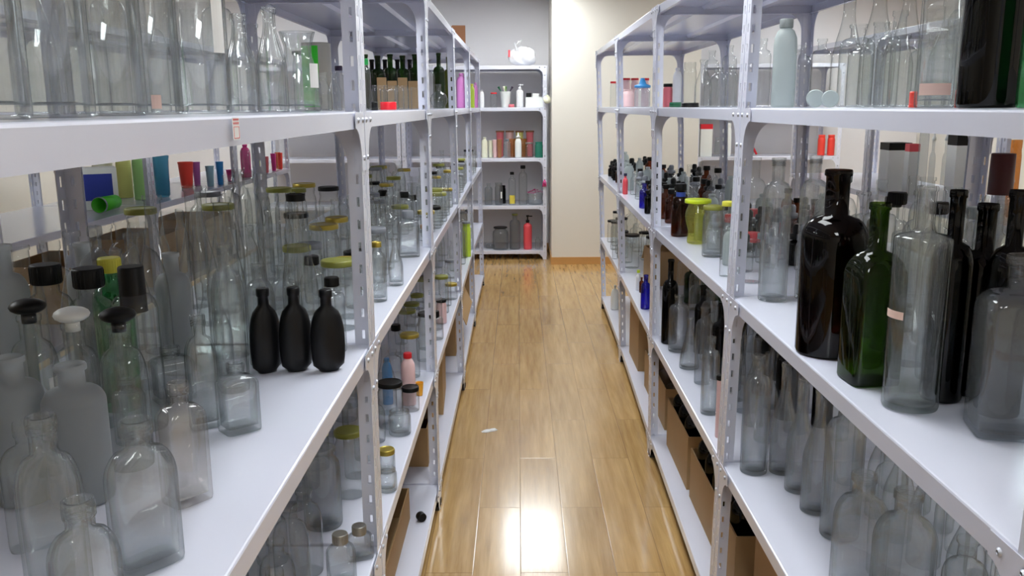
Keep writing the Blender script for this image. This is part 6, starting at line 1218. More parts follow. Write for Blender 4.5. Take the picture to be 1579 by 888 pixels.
('cyl',0.768,3.343,0.5719,0.0373,0.281,0.3,'clear',None,'black','',0,'glass_bottle','bottle', 'clear straight wine bottle', ('R', 2, 2)),
('cyl',0.769,3.478,0.5719,0.034,0.291,-0.28,'clear',None,'black','',0,'glass_bottle','bottle', 'clear straight wine bottle', ('R', 2, 2)),
('wine',0.765,3.589,0.5719,0.0334,0.287,-0.07,'black',None,'black','',0,'wine_bottle','bottle', 'black wine bottle', ('R', 2, 2)),
('cyl',0.77,3.734,0.5719,0.036,0.31,-0.14,'clear',None,'black','',0,'glass_bottle','bottle', 'clear straight wine bottle', ('R', 2, 2)),
('burg',0.875,2.664,0.5719,0.0369,0.307,-0.37,'smokeclear',None,'black','',0,'glass_bottle','bottle', 'smoky sloping wine bottle', ('R', 2, 2)),
('wine',0.881,2.792,0.5719,0.0364,0.3,-0.18,'black',None,'black','',0,'wine_bottle','bottle', 'black wine bottle', ('R', 2, 2)),
('burg',0.867,2.901,0.5719,0.0347,0.283,-0.36,'smokeclear',None,'black','',0,'glass_bottle','bottle', 'smoky sloping wine bottle', ('R', 2, 2)),
('wine',0.873,3.045,0.5719,0.0356,0.309,-0.02,'black',None,'black','',0,'wine_bottle','bottle', 'black wine bottle', ('R', 2, 2)),
('burg',0.858,3.161,0.5719,0.0371,0.262,-0.17,'clear',None,'black','',0,'glass_bottle','bottle', 'clear sloping wine bottle', ('R', 2, 2)),
('burg',0.88,3.277,0.5719,0.0338,0.275,0.29,'smokeclear',None,'black','',0,'glass_bottle','bottle', 'smoky sloping wine bottle', ('R', 2, 2)),
('wine',0.871,3.42,0.5719,0.0372,0.306,-0.18,'black',None,'black','',0,'wine_bottle','bottle', 'black wine bottle', ('R', 2, 2)),
('cyl',0.867,3.528,0.5719,0.0362,0.287,0.37,'clear',None,'black','',0,'glass_bottle','bottle', 'clear straight wine bottle', ('R', 2, 2)),
('burg',0.878,3.663,0.5719,0.0342,0.272,-0.09,'smokeclear',None,'black','',0,'glass_bottle','bottle', 'smoky sloping wine bottle', ('R', 2, 2)),
('cyl',0.984,2.606,0.5719,0.0365,0.286,0.34,'clear',None,'black','',0,'glass_bottle','bottle', 'clear straight wine bottle', ('R', 2, 2)),
('wine',0.976,2.718,0.5719,0.0331,0.28,-0.14,'black',None,'black','',0,'wine_bottle','bottle', 'black wine bottle', ('R', 2, 2)),
('burg',0.968,2.86,0.5719,0.0341,0.285,0.17,'smokeclear',None,'black','',0,'glass_bottle','bottle', 'smoky sloping wine bottle', ('R', 2, 2)),
('wine',0.97,2.976,0.5719,0.0331,0.271,-0.29,'black',None,'black','',0,'wine_bottle','bottle', 'black wine bottle', ('R', 2, 2)),
('burg',0.992,3.089,0.5719,0.037,0.307,-0.01,'clear',None,'black','',0,'glass_bottle','bottle', 'clear sloping wine bottle', ('R', 2, 2)),
('wine',0.976,3.219,0.5719,0.0351,0.297,0.04,'black',None,'black','',0,'wine_bottle','bottle', 'black wine bottle', ('R', 2, 2)),
('cyl',0.981,3.358,0.5719,0.0343,0.27,0.18,'clear',None,'black','',0,'glass_bottle','bottle', 'clear straight wine bottle', ('R', 2, 2)),
('cyl',0.987,3.485,0.5719,0.0378,0.298,-0.17,'clear',None,'black','',0,'glass_bottle','bottle', 'clear straight wine bottle', ('R', 2, 2)),
('burg',0.978,3.609,0.5719,0.0369,0.302,0.22,'smokeclear',None,'black','',0,'glass_bottle','bottle', 'smoky sloping wine bottle', ('R', 2, 2)),
('cyl',0.991,3.727,0.5719,0.0339,0.275,0.0,'clear',None,'black','',0,'glass_bottle','bottle', 'clear straight wine bottle', ('R', 2, 2)),
('medicine',0.646,4.413,0.5719,0.0249,0.177,0,'cobalt',None,'black','',0,'medicine_bottle','bottle', 'cobalt blue bottle on lower shelf', ('R', 3, 2)),
('medicine',0.673,4.888,0.5719,0.0147,0.112,0,'whiteplastic','screw','lime','',0,'medicine_bottle','bottle', 'small white bottle with lime cap', ('R', 3, 2)),
('medicine',0.681,4.815,0.5719,0.0126,0.086,0,'amber',None,'black','',0,'medicine_bottle','bottle', 'tiny brown bottle', ('R', 3, 2)),
('jar',0.654,5.928,0.5719,0.0198,0.324,0,'clear','lid','black','',0,'glass_jar','jar', 'clear tall jar with flat black lid', ('R', 4, 2)),
('jar',0.725,5.593,0.5719,0.0474,0.215,0.11,'clear','lid','black','',0,'glass_jar','jar', 'clear jar with black lid', ('R', 4, 2)),
('cyl',0.712,5.791,0.5719,0.0421,0.174,0.09,'clear',None,'black','',0,'glass_bottle','bottle', 'clear bottle', ('R', 4, 2)),
('jar',0.71,5.972,0.5719,0.0403,0.184,-0.15,'clear','lid','black','',0,'glass_jar','jar', 'clear jar with black lid', ('R', 4, 2)),
('jar',0.72,6.145,0.5719,0.0418,0.253,0.24,'clear','lid','black','',0,'glass_jar','jar', 'clear jar with black lid', ('R', 4, 2)),
('jar',0.713,6.33,0.5719,0.0492,0.205,-0.17,'clear','lid','black','',0,'glass_jar','jar', 'clear jar with black lid', ('R', 4, 2)),
('cyl',0.73,6.505,0.5719,0.0408,0.213,0.06,'clear',None,'black','',0,'glass_bottle','bottle', 'clear bottle', ('R', 4, 2)),
('jar',0.718,6.688,0.5719,0.042,0.167,-0.01,'clear','lid','black','',0,'glass_jar','jar', 'clear jar with black lid', ('R', 4, 2)),
('jar',0.871,5.699,0.5719,0.0438,0.186,0.13,'clear','lid','black','',0,'glass_jar','jar', 'clear jar with black lid', ('R', 4, 2)),
('jar',0.862,5.876,0.5719,0.0423,0.191,0.03,'clear','lid','black','',0,'glass_jar','jar', 'clear jar with black lid', ('R', 4, 2)),
('jar',0.871,6.047,0.5719,0.0422,0.166,0.15,'clear','lid','black','',0,'glass_jar','jar', 'clear jar with black lid', ('R', 4, 2)),
('cyl',0.852,6.23,0.5719,0.0411,0.242,-0.24,'clear',None,'black','',0,'glass_bottle','bottle', 'clear bottle', ('R', 4, 2)),
('cyl',0.858,6.409,0.5719,0.0457,0.176,0.34,'clear',None,'black','',0,'glass_bottle','bottle', 'clear bottle', ('R', 4, 2)),
('cyl',0.848,6.588,0.5719,0.0423,0.256,0.04,'clear',None,'black','',0,'glass_bottle','bottle', 'clear bottle', ('R', 4, 2)),
('cyl',0.861,6.78,0.5719,0.0414,0.245,0.12,'clear',None,'black','',0,'glass_bottle','bottle', 'clear bottle', ('R', 4, 2)),
('cyl',0.993,5.593,0.5719,0.0437,0.196,-0.32,'clear',None,'black','',0,'glass_bottle','bottle', 'clear bottle', ('R', 4, 2)),
('jar',1.009,5.783,0.5719,0.0412,0.225,-0.04,'clear','lid','black','',0,'glass_jar','jar', 'clear jar with black lid', ('R', 4, 2)),
('jar',1.007,5.969,0.5719,0.0476,0.179,-0.04,'clear','lid','black','',0,'glass_jar','jar', 'clear jar with black lid', ('R', 4, 2)),
('cyl',1.006,6.147,0.5719,0.0495,0.208,-0.09,'clear',None,'black','',0,'glass_bottle','bottle', 'clear bottle', ('R', 4, 2)),
('cyl',0.994,6.321,0.5719,0.0485,0.167,0.06,'clear',None,'black','',0,'glass_bottle','bottle', 'clear bottle', ('R', 4, 2)),
('cyl',1.009,6.507,0.5719,0.0453,0.244,0.12,'clear',None,'black','',0,'glass_bottle','bottle', 'clear bottle', ('R', 4, 2)),
('cyl',1.011,6.671,0.5719,0.0429,0.245,0.19,'clear',None,'black','',0,'glass_bottle','bottle', 'clear bottle', ('R', 4, 2)),
('cyl',0.895,4.1,0.5719,0.0367,0.268,-0.12,'clear',None,'black','',0,'glass_bottle','bottle', 'clear bottle', ('R', 3, 2)),
('wine',0.908,4.254,0.5719,0.0351,0.203,0.24,'darkgreen',None,'black','',0,'wine_bottle','bottle', 'dark green wine bottle', ('R', 3, 2)),
('cyl',0.903,4.398,0.5719,0.04,0.226,0.18,'clear',None,'black','',0,'glass_bottle','bottle', 'clear bottle', ('R', 3, 2)),
('wine',0.907,4.554,0.5719,0.0399,0.218,0.15,'darkgreen',None,'black','',0,'wine_bottle','bottle', 'dark green wine bottle', ('R', 3, 2)),
('cyl',0.895,4.706,0.5719,0.0377,0.234,0.26,'clear',None,'black','',0,'glass_bottle','bottle', 'clear bottle', ('R', 3, 2)),
('wine',1.036,4.177,0.5719,0.0376,0.26,0.12,'darkgreen',None,'black','',0,'wine_bottle','bottle', 'dark green wine bottle', ('R', 3, 2)),
('wine',1.039,4.331,0.5719,0.0391,0.268,0.31,'darkgreen',None,'black','',0,'wine_bottle','bottle', 'dark green wine bottle', ('R', 3, 2)),
('cyl',1.037,4.476,0.5719,0.0363,0.255,-0.27,'clear',None,'black','',0,'glass_bottle','bottle', 'clear bottle', ('R', 3, 2)),
('wine',1.034,4.621,0.5719,0.0373,0.275,0.3,'darkgreen',None,'black','',0,'wine_bottle','bottle', 'dark green wine bottle', ('R', 3, 2)),
('cyl',1.036,4.773,0.5719,0.0384,0.201,-0.07,'clear',None,'black','',0,'glass_bottle','bottle', 'clear bottle', ('R', 3, 2)),
('jug',0.719,6.477,0.0951,0.0317,0.182,0,'whitesoft',None,'black','',0,'plastic_jug','jug', 'white plastic jug', ('R', 4, 1)),
('box',1.954,9.36,1.0671,0.0612,0.327,0,'white',None,'black','redtop',0,'cardboard_box','box', 'tall white box with red top', ('F', 0, 3)),
('jar',2.17,9.36,1.0671,0.0544,0.339,0,'whitesoft',None,'black','',0,'glass_jar','jar', 'pale frosted jar', ('F', 0, 3)),
('jar',2.076,9.3,1.0671,0.0338,0.195,0,'smokeclear',None,'black','',0,'glass_jar','jar', 'small smoky jar', ('F', 0, 3)),
('cyl',2.952,9.36,1.0671,0.034,0.234,0,'clearplastic','screw','white','',0,'plastic_bottle','bottle', 'clear plastic bottle', ('F', 0, 3)),
('jar',3.168,9.36,1.0671,0.0374,0.212,0,'redplastic',None,'black','',0,'glass_jar','jar', 'orange-red jar', ('F', 0, 3)),
('jar',3.269,9.36,1.0671,0.0374,0.211,0,'redplastic',None,'black','',0,'glass_jar','jar', 'orange-red jar', ('F', 0, 3)),
('box',2.3,5.455,1.0671,0.0678,0.289,0,'white',None,'black','blacktop',0,'plastic_box','box', 'white box with black lid', ('farR', 0, 3)),
('box',2.3,5.223,1.0671,0.0306,0.291,0,'white',None,'black','coraltop',0,'plastic_box','box', 'white box with red lid', ('farR', 0, 3)),
('jar',2.3,5.082,1.0671,0.026,0.434,0,'smokeclear',None,'black','',0,'glass_jar','jar', 'tall smoky jar', ('farR', 0, 3)),
('box',2.3,4.645,1.0671,0.0511,0.361,0,'white',None,'black','blacktop',0,'plastic_box','box', 'white box with black lid beside carton', ('farR', 0, 3)),
('box',2.5,4.879,1.0671,0.0464,0.286,0,'kraft',None,'black','',0,'cardboard_box','box', 'small orange-brown carton', ('farR', 0, 3)),
('jar',2.3,4.205,1.0671,0.0216,0.354,0,'amberclear',None,'black','',0,'glass_jar','jar', 'amber jar', ('farR', 0, 3)),
('jar',2.3,4.129,1.0671,0.0212,0.357,0,'amberclear',None,'black','',0,'glass_jar','jar', 'amber jar', ('farR', 0, 3)),
('medicine',2.3,4.963,1.0671,0.0164,0.333,0,'clearplastic','cone','white','',0,'plastic_bottle','bottle', 'clear bottle with white nozzle', ('farR', 0, 3)),
('medicine',2.3,4.814,1.0671,0.0159,0.339,0,'clearplastic','cone','white','',0,'plastic_bottle','bottle', 'clear bottle with white nozzle', ('farR', 0, 3)),
]
def labels_for(items):
    """Each item's label: its look, its place in its row counted from the camera's end, its shelf and its rack."""
    out = [None] * len(items); by = {}
    for i, it in enumerate(items): by.setdefault((it[15], it[14]), []).append(i)
    for (sh, ds), ids in by.items():
        side, k, lv = sh; where = LV[lv] + ', ' + RN[(side, k)]
        rows = {}
        for i in ids:
            x, y = items[i][1], items[i][2]
            if side in ('E', 'F'): d, key = y - 9.25, x
            elif side == 'L': d, key = -.33 - x, y
            elif side == 'R': d, key = x - .6, y
            elif side == 'far': d, key = -2.04 - x, y
            else: d, key = x - 2.1, y
            rows.setdefault(int(min(5, max(0, d / .115))), []).append((key, i))
        for rw, l in rows.items():
            l.sort()
            for n_, (key, i) in enumerate(l):
                if len(ids) == 1: out[i] = (ds + ' on ' + where, None)
                elif len(l) == 1: out[i] = (ds + ' in ' + ROW[rw] + ' row, ' + where, ds + ' kind, ' + where)
                else: out[i] = (ds + ', ' + ORD[n_] + ' such in ' + ROW[rw] + ' row, ' + where, ds + ' kind, ' + where)
    return out
def kraft_box(root, R, D, H, mt, top=True):
    b = MB(); t = .003
    b.box(-R, R, -D, -D + t, 0, H); b.box(-R, R, D - t, D, 0, H); b.box(-R, -R + t, -D + t, D - t, 0, H); b.box(R - t, R, -D + t, D - t, 0, H); b.box(-R + t, R - t, -D + t, D - t, 0, t)
    link('box_wall', b.mesh('box_wall', mt), root)
    if top:
        for s_ in (-1, 1):
            b = MB(); b.box(-R + .001, R - .001, s_ * D - (D - .001 if s_ > 0 else 0), s_ * D + (D - .001 if s_ < 0 else 0), H, H + .002)
            link('top_flap', b.mesh('top_flap', mt), root)

LAB = labels_for(ITEMS)
for it, (lab, grp) in zip(ITEMS, LAB):
    kind, x, y, z, R, H, rot, gl, cap, capc, ex, fine, name, cat, desc, sh = it
    facing = math.atan2(-x, -y) if False else math.atan2(y - 0, x - 0) - PI / 2      # broad side towards the aisle's open end
    rz = facing + rot
    if kind in ('disc', 'box', 'cap'): z += .0012
    if kind == 'disc':
        root = thing(link(name, None, None, (x, y, z), (0, 0, rz)), lab, cat, grp)
        b = MB(); n = 28; vs = []
        for yy, rr in ((-.012, .9), (-.009, 1), (.009, 1), (.012, .9)):
            for i in range(n): a = 2 * PI * i / n; vs.append((R * rr * math.cos(a), yy, R + R * rr * math.sin(a)))
        b.add(vs, [(k * n + i, k * n + (i + 1) % n, (k + 1) * n + (i + 1) % n, (k + 1) * n + i) for k in range(3) for i in range(n)], True)
        b.add(vs, [tuple(range(n))[::-1], tuple(range(3 * n, 4 * n))])
        link('body', b.mesh('body', mat(gl)), root)
        continue
    if kind == 'box':
        mt_ = mat(gl); deep = R if H > R * 2 else R * .8
        if name == 'cardboard_tray': deep = .05
        root = thing(link(name, None, None, (x, y, z), (0, 0, 0 if x > -.5 and sh[0] != 'L' else .15)), lab, cat, grp)
        kraft_box(root, R, deep, H, mt_, name != 'cardboard_tray')
        if ex in ('redtop', 'blacktop', 'coraltop'):
            b = MB(); b.box(-R * 1.01, R * 1.01, -deep * 1.01, deep * 1.01, H * .86, H * 1.012); link('lid_band', b.mesh('lid_band', mat({'redtop': 'red', 'blacktop': 'capblack', 'coraltop': 'coral'}[ex])), root)
        continue
    if kind == 'cap':
        b = MB(); b.rings(profile('cap', R, H), 28); 
        if H > .012: b.rings([(R * 1.0, R * 1.0, 0, 2), (R * 1.04, R * 1.04, .001, 2), (R * 1.04, R * 1.04, .005, 2), (R, R, .006, 2)], 28)
        thing(link(name, b.mesh(name, mat(gl)), None, (x, y, z)), lab, cat, grp)
        continue
    z += .0012
    me = body_mesh(kind, R, H, gl, fine)
    rt_, _ = top_of(kind, R, H)
    parts = bool(cap) or bool(ex) or fine or kind in ('pump', 'can')
    if not parts:
        thing(link(name, me, None, (x, y, z), (0, 0, rz)), lab, cat, grp); continue
    zz = z + (.022 if cap == 'below' else 0)
    root = thing(link(name, None, None, (x, y, z), (0, 0, rz)), lab, cat, grp)
    if cap == 'below':
        bo = link('body', me, root, (0, 0, H), (PI, 0, 0))
        b = MB(); b.rings([(R * 1.02, R * 1.02, .0, 2), (R * 1.04, R * 1.04, .002, 2), (R * 1.04, R * 1.04, .022, 2), (R, R, .024, 2)], 28); link('lid', b.mesh('lid', mat(capc)), root)
    else:
        link('body', me, root)
        if cap: link('lid' if cap == 'lid' else ('stopper' if cap == 'ball' else 'cap'), cap_parts(cap, rt_, H, capc, kind), root, (0, 0, (.66 * H if kind == 'dropper' else H)))
    if fine and cap is None and kind in ('flask', 'square', 'decanter', 'cyl'):
        link('screw_thread', ring_mesh(rt_ * .90, 3.0), root, (0, 0, H - .020 if kind != 'cyl' else H - .022))
    if kind == 'pump':
        b = MB(); r = R * .42; b.rings([(r, r, .78 * H, 2), (r, r, .86 * H, 2), (r * .4, r * .4, .87 * H, 2), (r * .4, r * .4, .95 * H, 2), (r * .8, r * .8, .955 * H, 2), (r * .8, r * .8, H, 2)], 14)
        b.box(0, R * 1.1, -.004, .004, .955 * H, .985 * H); link('pump_head', b.mesh('pump_head', mat('blackplastic' if gl == 'coral' else 'whiteplastic')), root)
    pr_ = profile(kind, R, H); rb = pr_[3]; A, Bb, P_ = rb[0], rb[1], rb[3]
    def band(nm, z0, z1, a0, a1, m_, g=1.012): return link(nm, band_mesh(nm, A, Bb, P_, z0 * H, z1 * H, a0, a1, m_, g), root)
    aisle = -PI / 2      # towards the camera in the local frame
    if ex == 'redlabel':
        lb = band('paper_label', .42, .80, aisle - .1, aisle + 1.5, MATS['pinkpaper'])
        for k in range(4): link('printed_frame', band_mesh('printed_frame', A, Bb, P_, (.45 + k * .088) * H, (.51 + k * .088) * H, aisle + .1, aisle + 1.3, MATS['paper'], 1.03), lb)
    if ex == 'pinktag': band('price_tag', .03, .10, aisle - .3, aisle + .1, MATS['peachpaper'])
    if ex == 'strip': band('paper_strip', .30, .60, aisle + .5, aisle + 1.0, MATS['paper'])
    if ex == 'pinklabel': band('pink_label', .08, .155, aisle - .35, aisle + .25, MATS['peachpaper'])
    if ex == 'pinkband': band('pink_tag', .42, .455, aisle - 1.35, aisle - .45, MATS['peachpaper'], 1.02)
    if ex == 'yellowtag': band('yellow_label', .04, .3, aisle - .8, aisle + .8, MATS['yellowpaper'])
    if ex == 'blueband': link('neck_band', band_mesh('neck_band', R * .52, R * .52, 2, .74 * H, .86 * H, 0, 2 * PI, MATS['bluesleeve']), root)
    if ex == 'green': band('green_label', .05, .95, aisle - 1.5, aisle + .1, MATS['greenpaper'])
    if ex == 'brushes':
        for k, c in enumerate(('purple', 'limesoft', 'darkgreenplastic', 'cream')):
            b = MB(); a = k * 1.5; b.tube([(0, 0, .03), (R * .9 * math.cos(a), R * .9 * math.sin(a), H * 1.05), (R * 1.3 * math.cos(a), R * 1.3 * math.sin(a), H * 1.3)], [.004, .006, .012], 8)
            link('brush', b.mesh('brush', mat(c)), root)
    if ex == 'flowers':
        rr = random.Random(3); b = MB()
        for k in range(26):
            a, q = rr.uniform(0, 2 * PI), R * math.sqrt(rr.random()); c_ = (q * math.cos(a), q * math.sin(a), .72 * H + (1 - q / R) * .25 * H)
            for j in range(5):
                t_ = j * 2 * PI / 5; d = Vector((math.cos(t_), math.sin(t_), .5)) * .016; s_ = Vector((-math.sin(t_), math.cos(t_), 0)) * .007
                C_ = Vector(c_); b.add([C_, C_ + d * .6 + s_, C_ + d, C_ + d * .6 - s_], [(0, 1, 2, 3)])
        link('flower_heap', b.mesh('flower_heap', mat('magenta')), root)

# ---------------------------------------------------------------- cartons on the floor-level shelves
def carton(x, y, z, w, d, h, rot, label, flaps, filled=None, nm='cardboard_carton'):
    root = thing(link(nm, None, None, (x, y, z), (0, 0, rot)), label, 'box')
    b = MB(); t = .005
    b.box(-w, w, -d, -d + t, 0, h); b.box(-w, w, d - t, d, 0, h); b.box(-w, -w + t, -d + t, d - t, 0, h); b.box(w - t, w, -d + t, d - t, 0, h); b.box(-w + t, w - t, -d + t, d - t, 0, t)
    link('box_wall', b.mesh('box_wall', MATS['cardboard']), root)
    for (side, ang) in flaps:
        b = MB(); L_ = min(w, d); wd = w if side in ('n', 's') else d
        b.box(-wd + .004, wd - .004, 0, L_ * .95, 0, .004)
        loc = {'n': (0, d, h), 's': (0, -d, h), 'e': (w, 0, h), 'w': (-w, 0, h)}[side]; rz_ = {'n': 0, 's': PI, 'e': -PI / 2, 'w': PI / 2}[side]
        o = link('flap', b.mesh('flap', MATS['cardboard']), root, loc); o.rotation_euler = (ang, 0, rz_)
    return root
Z1 = LEVELS[0] + .001
carton(-.62, 2.62, Z1, .21, .42, .12, 0, 'long open carton on the floor-level shelf of the second left rack', [])
carton(-.66, 3.12, Z1 + .0, .2, .04, .20, 0, 'thin empty carton behind the long open one, second left rack', [])
carton(-.53, 3.72, Z1, .14, .20, .17, 0, 'open carton with dark bottles, floor-level shelf, third left rack', [('w', -1.1)])
carton(-.52, 4.38, Z1, .13, .22, .30, .05, 'printed carton on the floor-level shelf of the third left rack', [('n', -1.2), ('w', -.9)])
carton(-.56, 5.55, Z1, .17, .33, .34, 0, 'tall carton with one flap hanging over the aisle, fourth left rack', [('e', -1.15), ('n', -.6)])
carton(-.55, 7.0, Z1, .17, .35, .33, 0, 'brown carton on the floor-level shelf of the last left rack', [('w', -1.2)])
carton(.88, 2.08, Z1, .20, .28, .30, 0, 'open carton below clear wine bottles, nearest right rack', [('e', -1.1)])
carton(.83, 2.86, Z1, .17, .36, .20, 0, 'long open carton of black bottles on the second right rack', [('e', -1.2)])
carton(.83, 3.52, Z1, .17, .24, .22, 0, 'second open carton of dark bottles on the second right rack', [('e', -1.0)])
carton(.82, 4.28, Z1, .14, .34, .20, 0, 'open carton of round bottles on the third right rack', [('n', -1.0), ('e', -1.1)])
carton(.88, 5.08, Z1, .20, .20, .36, 0, 'tall plain carton on the floor-level shelf of the third right rack', [])
carton(.90, 5.12 + .0, LEVELS[1] + .001, .14, .12, .20, .1, 'brown carton on the knee-high shelf, third right rack', [('n', -.9)])
for i, (yy, lab_) in enumerate([(4.4, 'brown carton under the plastic cups, closer one'), (5.3, 'brown carton under the plastic cups, middle one'), (6.2, 'brown carton under the plastic cups, farther one')]):
    carton(-2.32, yy, LEVELS[1] + .001, .2, .25, .28, 0, lab_, [('n', -.9)])
# dark bottles lying and standing in the open cartons
def small_bottle(name, x, y, z, R, H, tilt, rz, gl, label, group):
    o = link(name, body_mesh('wine', R, H, gl, 0), None, (x, y, z)); o.rotation_euler = (tilt, 0, rz); thing(o, label, 'bottle', group)
rr = random.Random(5)
for j, (bx0, by0, w, d, n, nm, gl) in enumerate([(.83, 2.86, .14, .32, 9, 'long open carton', 'black'), (.83, 3.52, .14, .2, 6, 'second open carton', 'black'), (-.53, 3.72, .1, .16, 4, 'open carton of the third left rack', 'amber'), (.88, 2.08, .15, .22, 4, 'open carton of the nearest right rack', 'black')]):
    cols = 2
    for k in range(n):
        px_ = bx0 + (-.5 + (k % cols)) * w * 1.75; py_ = by0 + (-.5 + (k // cols + .5) / ((n + 1) // cols)) * 2 * d
        small_bottle('wine_bottle', px_, py_, Z1 + .008, (.042), .35 if gl == 'black' else .28, 0, 0, gl, '%s bottle, %s in the %s' % ('black' if gl == 'black' else 'amber', ORD[k], nm), 'dark bottles in the ' + nm)
for k in range(5):
    o = link('round_flask', body_mesh('bulb', .055, .17, 'smokeclear', 0), None, (.80 + .09 * (k % 2) - .02, 4.04 + .12 * k, Z1 + .12 - .11)); thing(o, 'smoky round flask, %s in the carton on the third right rack' % ORD[k], 'flask', 'round bottles in a carton')

# ---------------------------------------------------------------- odds and ends
# red shelf-price sticker on the eye-level lip of the nearest left rack
st = thing(link('shelf_sticker', None, None, (-.3325, 1.055, 1.5755), (0, 0, PI / 2)), 'small white sticker with red print on the eye-level shelf edge', 'sticker')
b = MB(); b.box(-.012, .012, -.0006, 0, -.02, .006); link('paper_square', b.mesh('paper_square', MATS['paper']), st)
b = MB()
for (x0, x1, z0, z1) in ((-.010, .010, -.0182, -.0176), (-.010, -.0094, -.0182, -.005), (.0094, .010, -.0182, -.005), (-.010, .010, -.005, -.0044)): b.box(x0, x1, -.0009, -.0006, z0, z1)
for r_ in range(2):
    for k in range(5): b.box(-.011 + k * .0044, -.0078 + k * .0044, -.0009, -.0006, .0034 - r_ * .0042, .0046 - r_ * .0042); b.box(-.0102 + k * .0044, -.0094 + k * .0044, -.0009, -.0006, .0018 - r_ * .0042, .0046 - r_ * .0042)
link('red_print', b.mesh('red_print', MATS['redink']), st)
# white carton with a dark blue picture, lying green tumbler, on the rack across the left aisle
bx = thing(link('printed_box', None, None, (-2.27, 4.75, LEVELS[2] + .001), (0, 0, .5)), 'white box with a dark blue picture, on the rack across the left aisle', 'box')
kraft_box(bx, .10, .07, .22, mat('white'))
b = MB(); b.box(-.065, .075, -.0712, -.0703, .05, .19); link('blue_picture', b.mesh('blue_picture', MATS['blueprint']), bx)
tb = thing(link('plastic_tumbler', None, None, (-2.15, 4.60, LEVELS[2] + .045), (0, 0, 0)), 'bright green plastic tumbler lying on its side', 'cup')
b = MB(); b.rings([(.028, .028, 0, 2), (.036, .036, .006, 2), (.040, .040, .19, 2), (.037, .037, .19, 2), (.033, .033, .01, 2)], 28); solid('s_grassgreen', (70, 190, 30), .4)
o = link('body', b.mesh('body', mat('grassgreen')), tb, (0, .095, 0), (PI / 2, 0, 0))
b = MB(); b.rings([(.0405, .0405, .178, 2), (.0415, .0415, .18, 2), (.0415, .0415, .19, 2), (.0385, .0385, .192, 2)], 28, cap0=False, cap1=False); link('grey_rim', b.mesh('grey_rim', mat('grey')), tb, (0, .095, 0), (PI / 2, 0, 0))
# white plastic bag on top of the end-wall rack
def blob(rx, ry, rz_, seed, n=28, m_=16, amp=.12, knot=True):
    r_ = random.Random(seed); ph = [(r_.uniform(2, 7), r_.uniform(0, 6), r_.uniform(1, 5)) for _ in range(6)]; b = MB(); vs = []
    for j in range(m_ + 1):
        th = PI * j / m_
        for i in range(n):
            t = 2 * PI * i / n; q = 1 + amp * sum(math.sin(round(a) * t + b_ + c * th) for a, b_, c in ph) / 3
            s_ = math.sin(th) ** .8
            vs.append((rx * s_ * math.cos(t) * q, ry * s_ * math.sin(t) * q, rz_ * (1 - math.cos(th)) * (q if j > m_ * .4 else 1)))
    fs = [(j * n + i, (j + 1) * n + i, (j + 1) * n + (i + 1) % n, j * n + (i + 1) % n) for j in range(m_) for i in range(n)]
    b.add(vs, [f[::-1] for f in fs], True); return b
bg = thing(link('plastic_bag', None, None, (.055, 9.42, 2.001)), 'knotted white plastic bag on top of the end-wall rack', 'bag')
link('bag_body', blob(.13, .11, .085, 4, amp=.16).mesh('bag_body', MATS['whitebag']), bg)
b = MB(); b.tube([(-.06, 0, .15), (-.075, 0, .20), (-.085, 0, .235)], [.02, .007, .004], 8); b.tube([(-.075, 0, .20), (-.045, .01, .25), (-.02, 0, .255), (-.03, 0, .22)], [.006, .012, .014, .004], 8); link('knot', b.mesh('knot', MATS['whitebag']), bg)
b = MB(); b.box(-.152, -.132, -.06, -.052, .09, .16); link('red_print', b.mesh('red_print', mat('coral')), bg)
# white carton block and black box in the tray on the end-wall rack
o = thing(link('white_jar_box', None, None, (.185, 9.38, LEVELS[3] + .018)), 'white square box in the tray on the end-wall rack', 'box'); kraft_box(o, .035, .03, .12, mat('white'))
o = thing(link('black_jar_box', None, None, (.112, 9.38, LEVELS[3] + .018)), 'black square box in the tray on the end-wall rack', 'box'); kraft_box(o, .026, .026, .125, mat('capblack'))
# magenta ribbon tuft hanging at the end-wall rack's post
b = MB()
for k in range(7):
    a = k * .9; b.tube([(0, 0, 0), (.015 * math.cos(a), .006 * math.sin(a), -.03), (.02 * math.cos(a + .4), .01 * math.sin(a), -.075)], .004, 6)
thing(link('ribbon_tuft', b.mesh('ribbon_tuft', mat('magenta')), None, (.272, 9.235, .845)), 'magenta ribbon tuft tied to the end-wall rack post', 'ribbon')
# yellow tissue tuft between rack and pillar
thing(link('tissue_puff', blob(.035, .03, .035, 9, amp=.2).mesh('tissue_puff', mat('cream')), None, (.33 - .035, 9.21, 1.62)), 'pale yellow tissue puff stuck to the end-wall rack post', 'tissue')
# red diagonal tape roll edge and dark things on the rack beyond the pillar
b = MB(); b.tube([(0, 0, .18), (.10, 0, .0)], .012, 8)
thing(link('red_tube', b.mesh('red_tube', mat('red')), None, (2.42, 9.45, LEVELS[2] + .012)), 'red tube leaning on the rack beyond the pillar', 'tube')
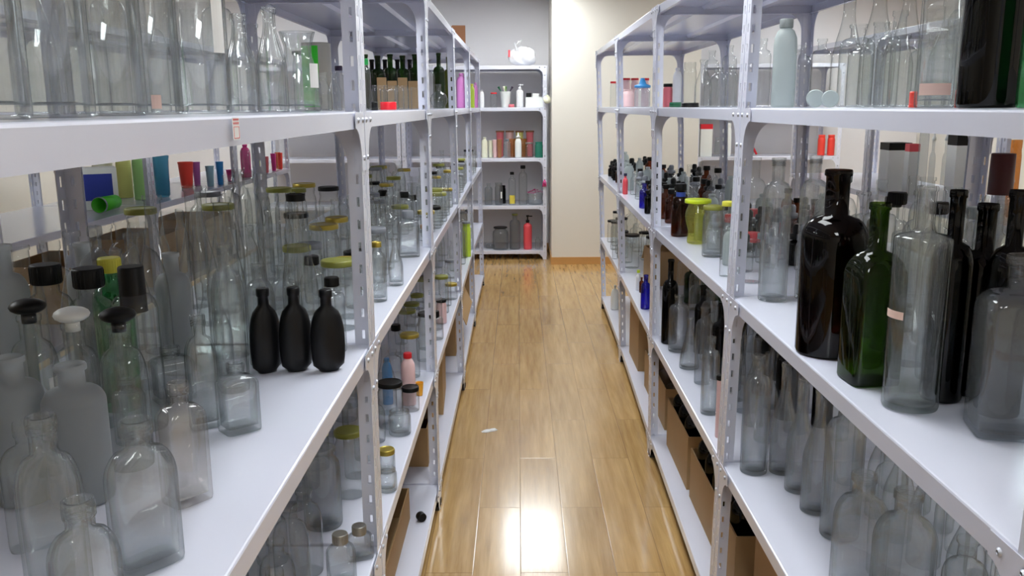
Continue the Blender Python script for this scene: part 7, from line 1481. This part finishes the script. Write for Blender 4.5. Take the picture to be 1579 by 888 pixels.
# black cap lying on the floor-level shelf, paper scrap and specks on the floor
b = MB(); b.rings([(.016, .016, 0, 2), (.017, .017, .002, 2), (.017, .017, .024, 2), (.015, .015, .026, 2)], 24)
o = thing(link('bottle_cap', b.mesh('bottle_cap', mat('capblack')), None, (-.372, 3.03, LEVELS[0] + .018), (PI / 2, 0, .5)), 'black cap lying on the floor-level shelf, second left rack', 'cap')
b = MB(); rr = random.Random(2); n = 14; pts = []
for i in range(n):
    a = 2 * PI * i / n; q = rr.uniform(.75, 1.1); pts.append((.044 * q * math.cos(a), .018 * q * math.sin(a)))
vs = [(x_, y_, .001) for x_, y_ in pts] + [(x_ * .8, y_ * .8, .006 + rr.uniform(-.002, .004)) for x_, y_ in pts] + [(0, 0, .006)]
b.add(vs, [(i, (i + 1) % n, n + (i + 1) % n, n + i) for i in range(n)] + [(n + i, n + (i + 1) % n, 2 * n) for i in range(n)])
thing(link('paper_scrap', b.mesh('paper_scrap', MATS['paper']), None, (-.155, 4.187, 0), (0, 0, .35)), 'crumpled white paper scrap on the wooden floor', 'paper')
b = MB(); b.rings([(.006, .004, 0, 2), (.007, .005, .002, 2), (.004, .003, .005, 2)], 10)
thing(link('dark_speck', b.mesh('dark_speck', mat('capblack')), None, (-.40 + .02, 6.95, 0)), 'tiny dark crumb on the floor by the last left rack', 'crumb')
# dark red glove lying among the front bottles, black bag in one carton, black blob added as shade in another
gv = thing(link('rubber_glove', None, None, (-.60, .80, LEVELS[2] + .002), (0, 0, .4)), 'dark red rubber glove lying on the waist-high shelf, nearest left rack', 'glove')
b = blob(.035, .03, .028, 11, amp=.15); link('palm', b.mesh('palm', MATS['redcloth']), gv)
for k in range(4):
    b = MB(); b.tube([(.02, -.018 + k * .012, .02), (.045, -.022 + k * .013, .018), (.065 - .004 * abs(k - 1.5), -.024 + k * .014, .010)], [.009, .009, .006], 8); link('finger', b.mesh('finger', MATS['redcloth']), gv)
for (x_, y_, w_, d_, l_) in ((-.62, 2.62, .19, .36, 'black filling added as shade inside the long open carton, second left rack'), (-.54, 4.38, .10, .18, 'crumpled black bag in the printed carton, third left rack')):
    bb_ = blob(w_ * .8, d_ * .8, .14, 21, amp=.15)  # the first blob stands for the dark shade inside the long carton
    thing(link('plastic_bag', bb_.mesh('plastic_bag', MATS['blackfill']), None, (x_, y_, Z1 + .012)), l_, 'bag')
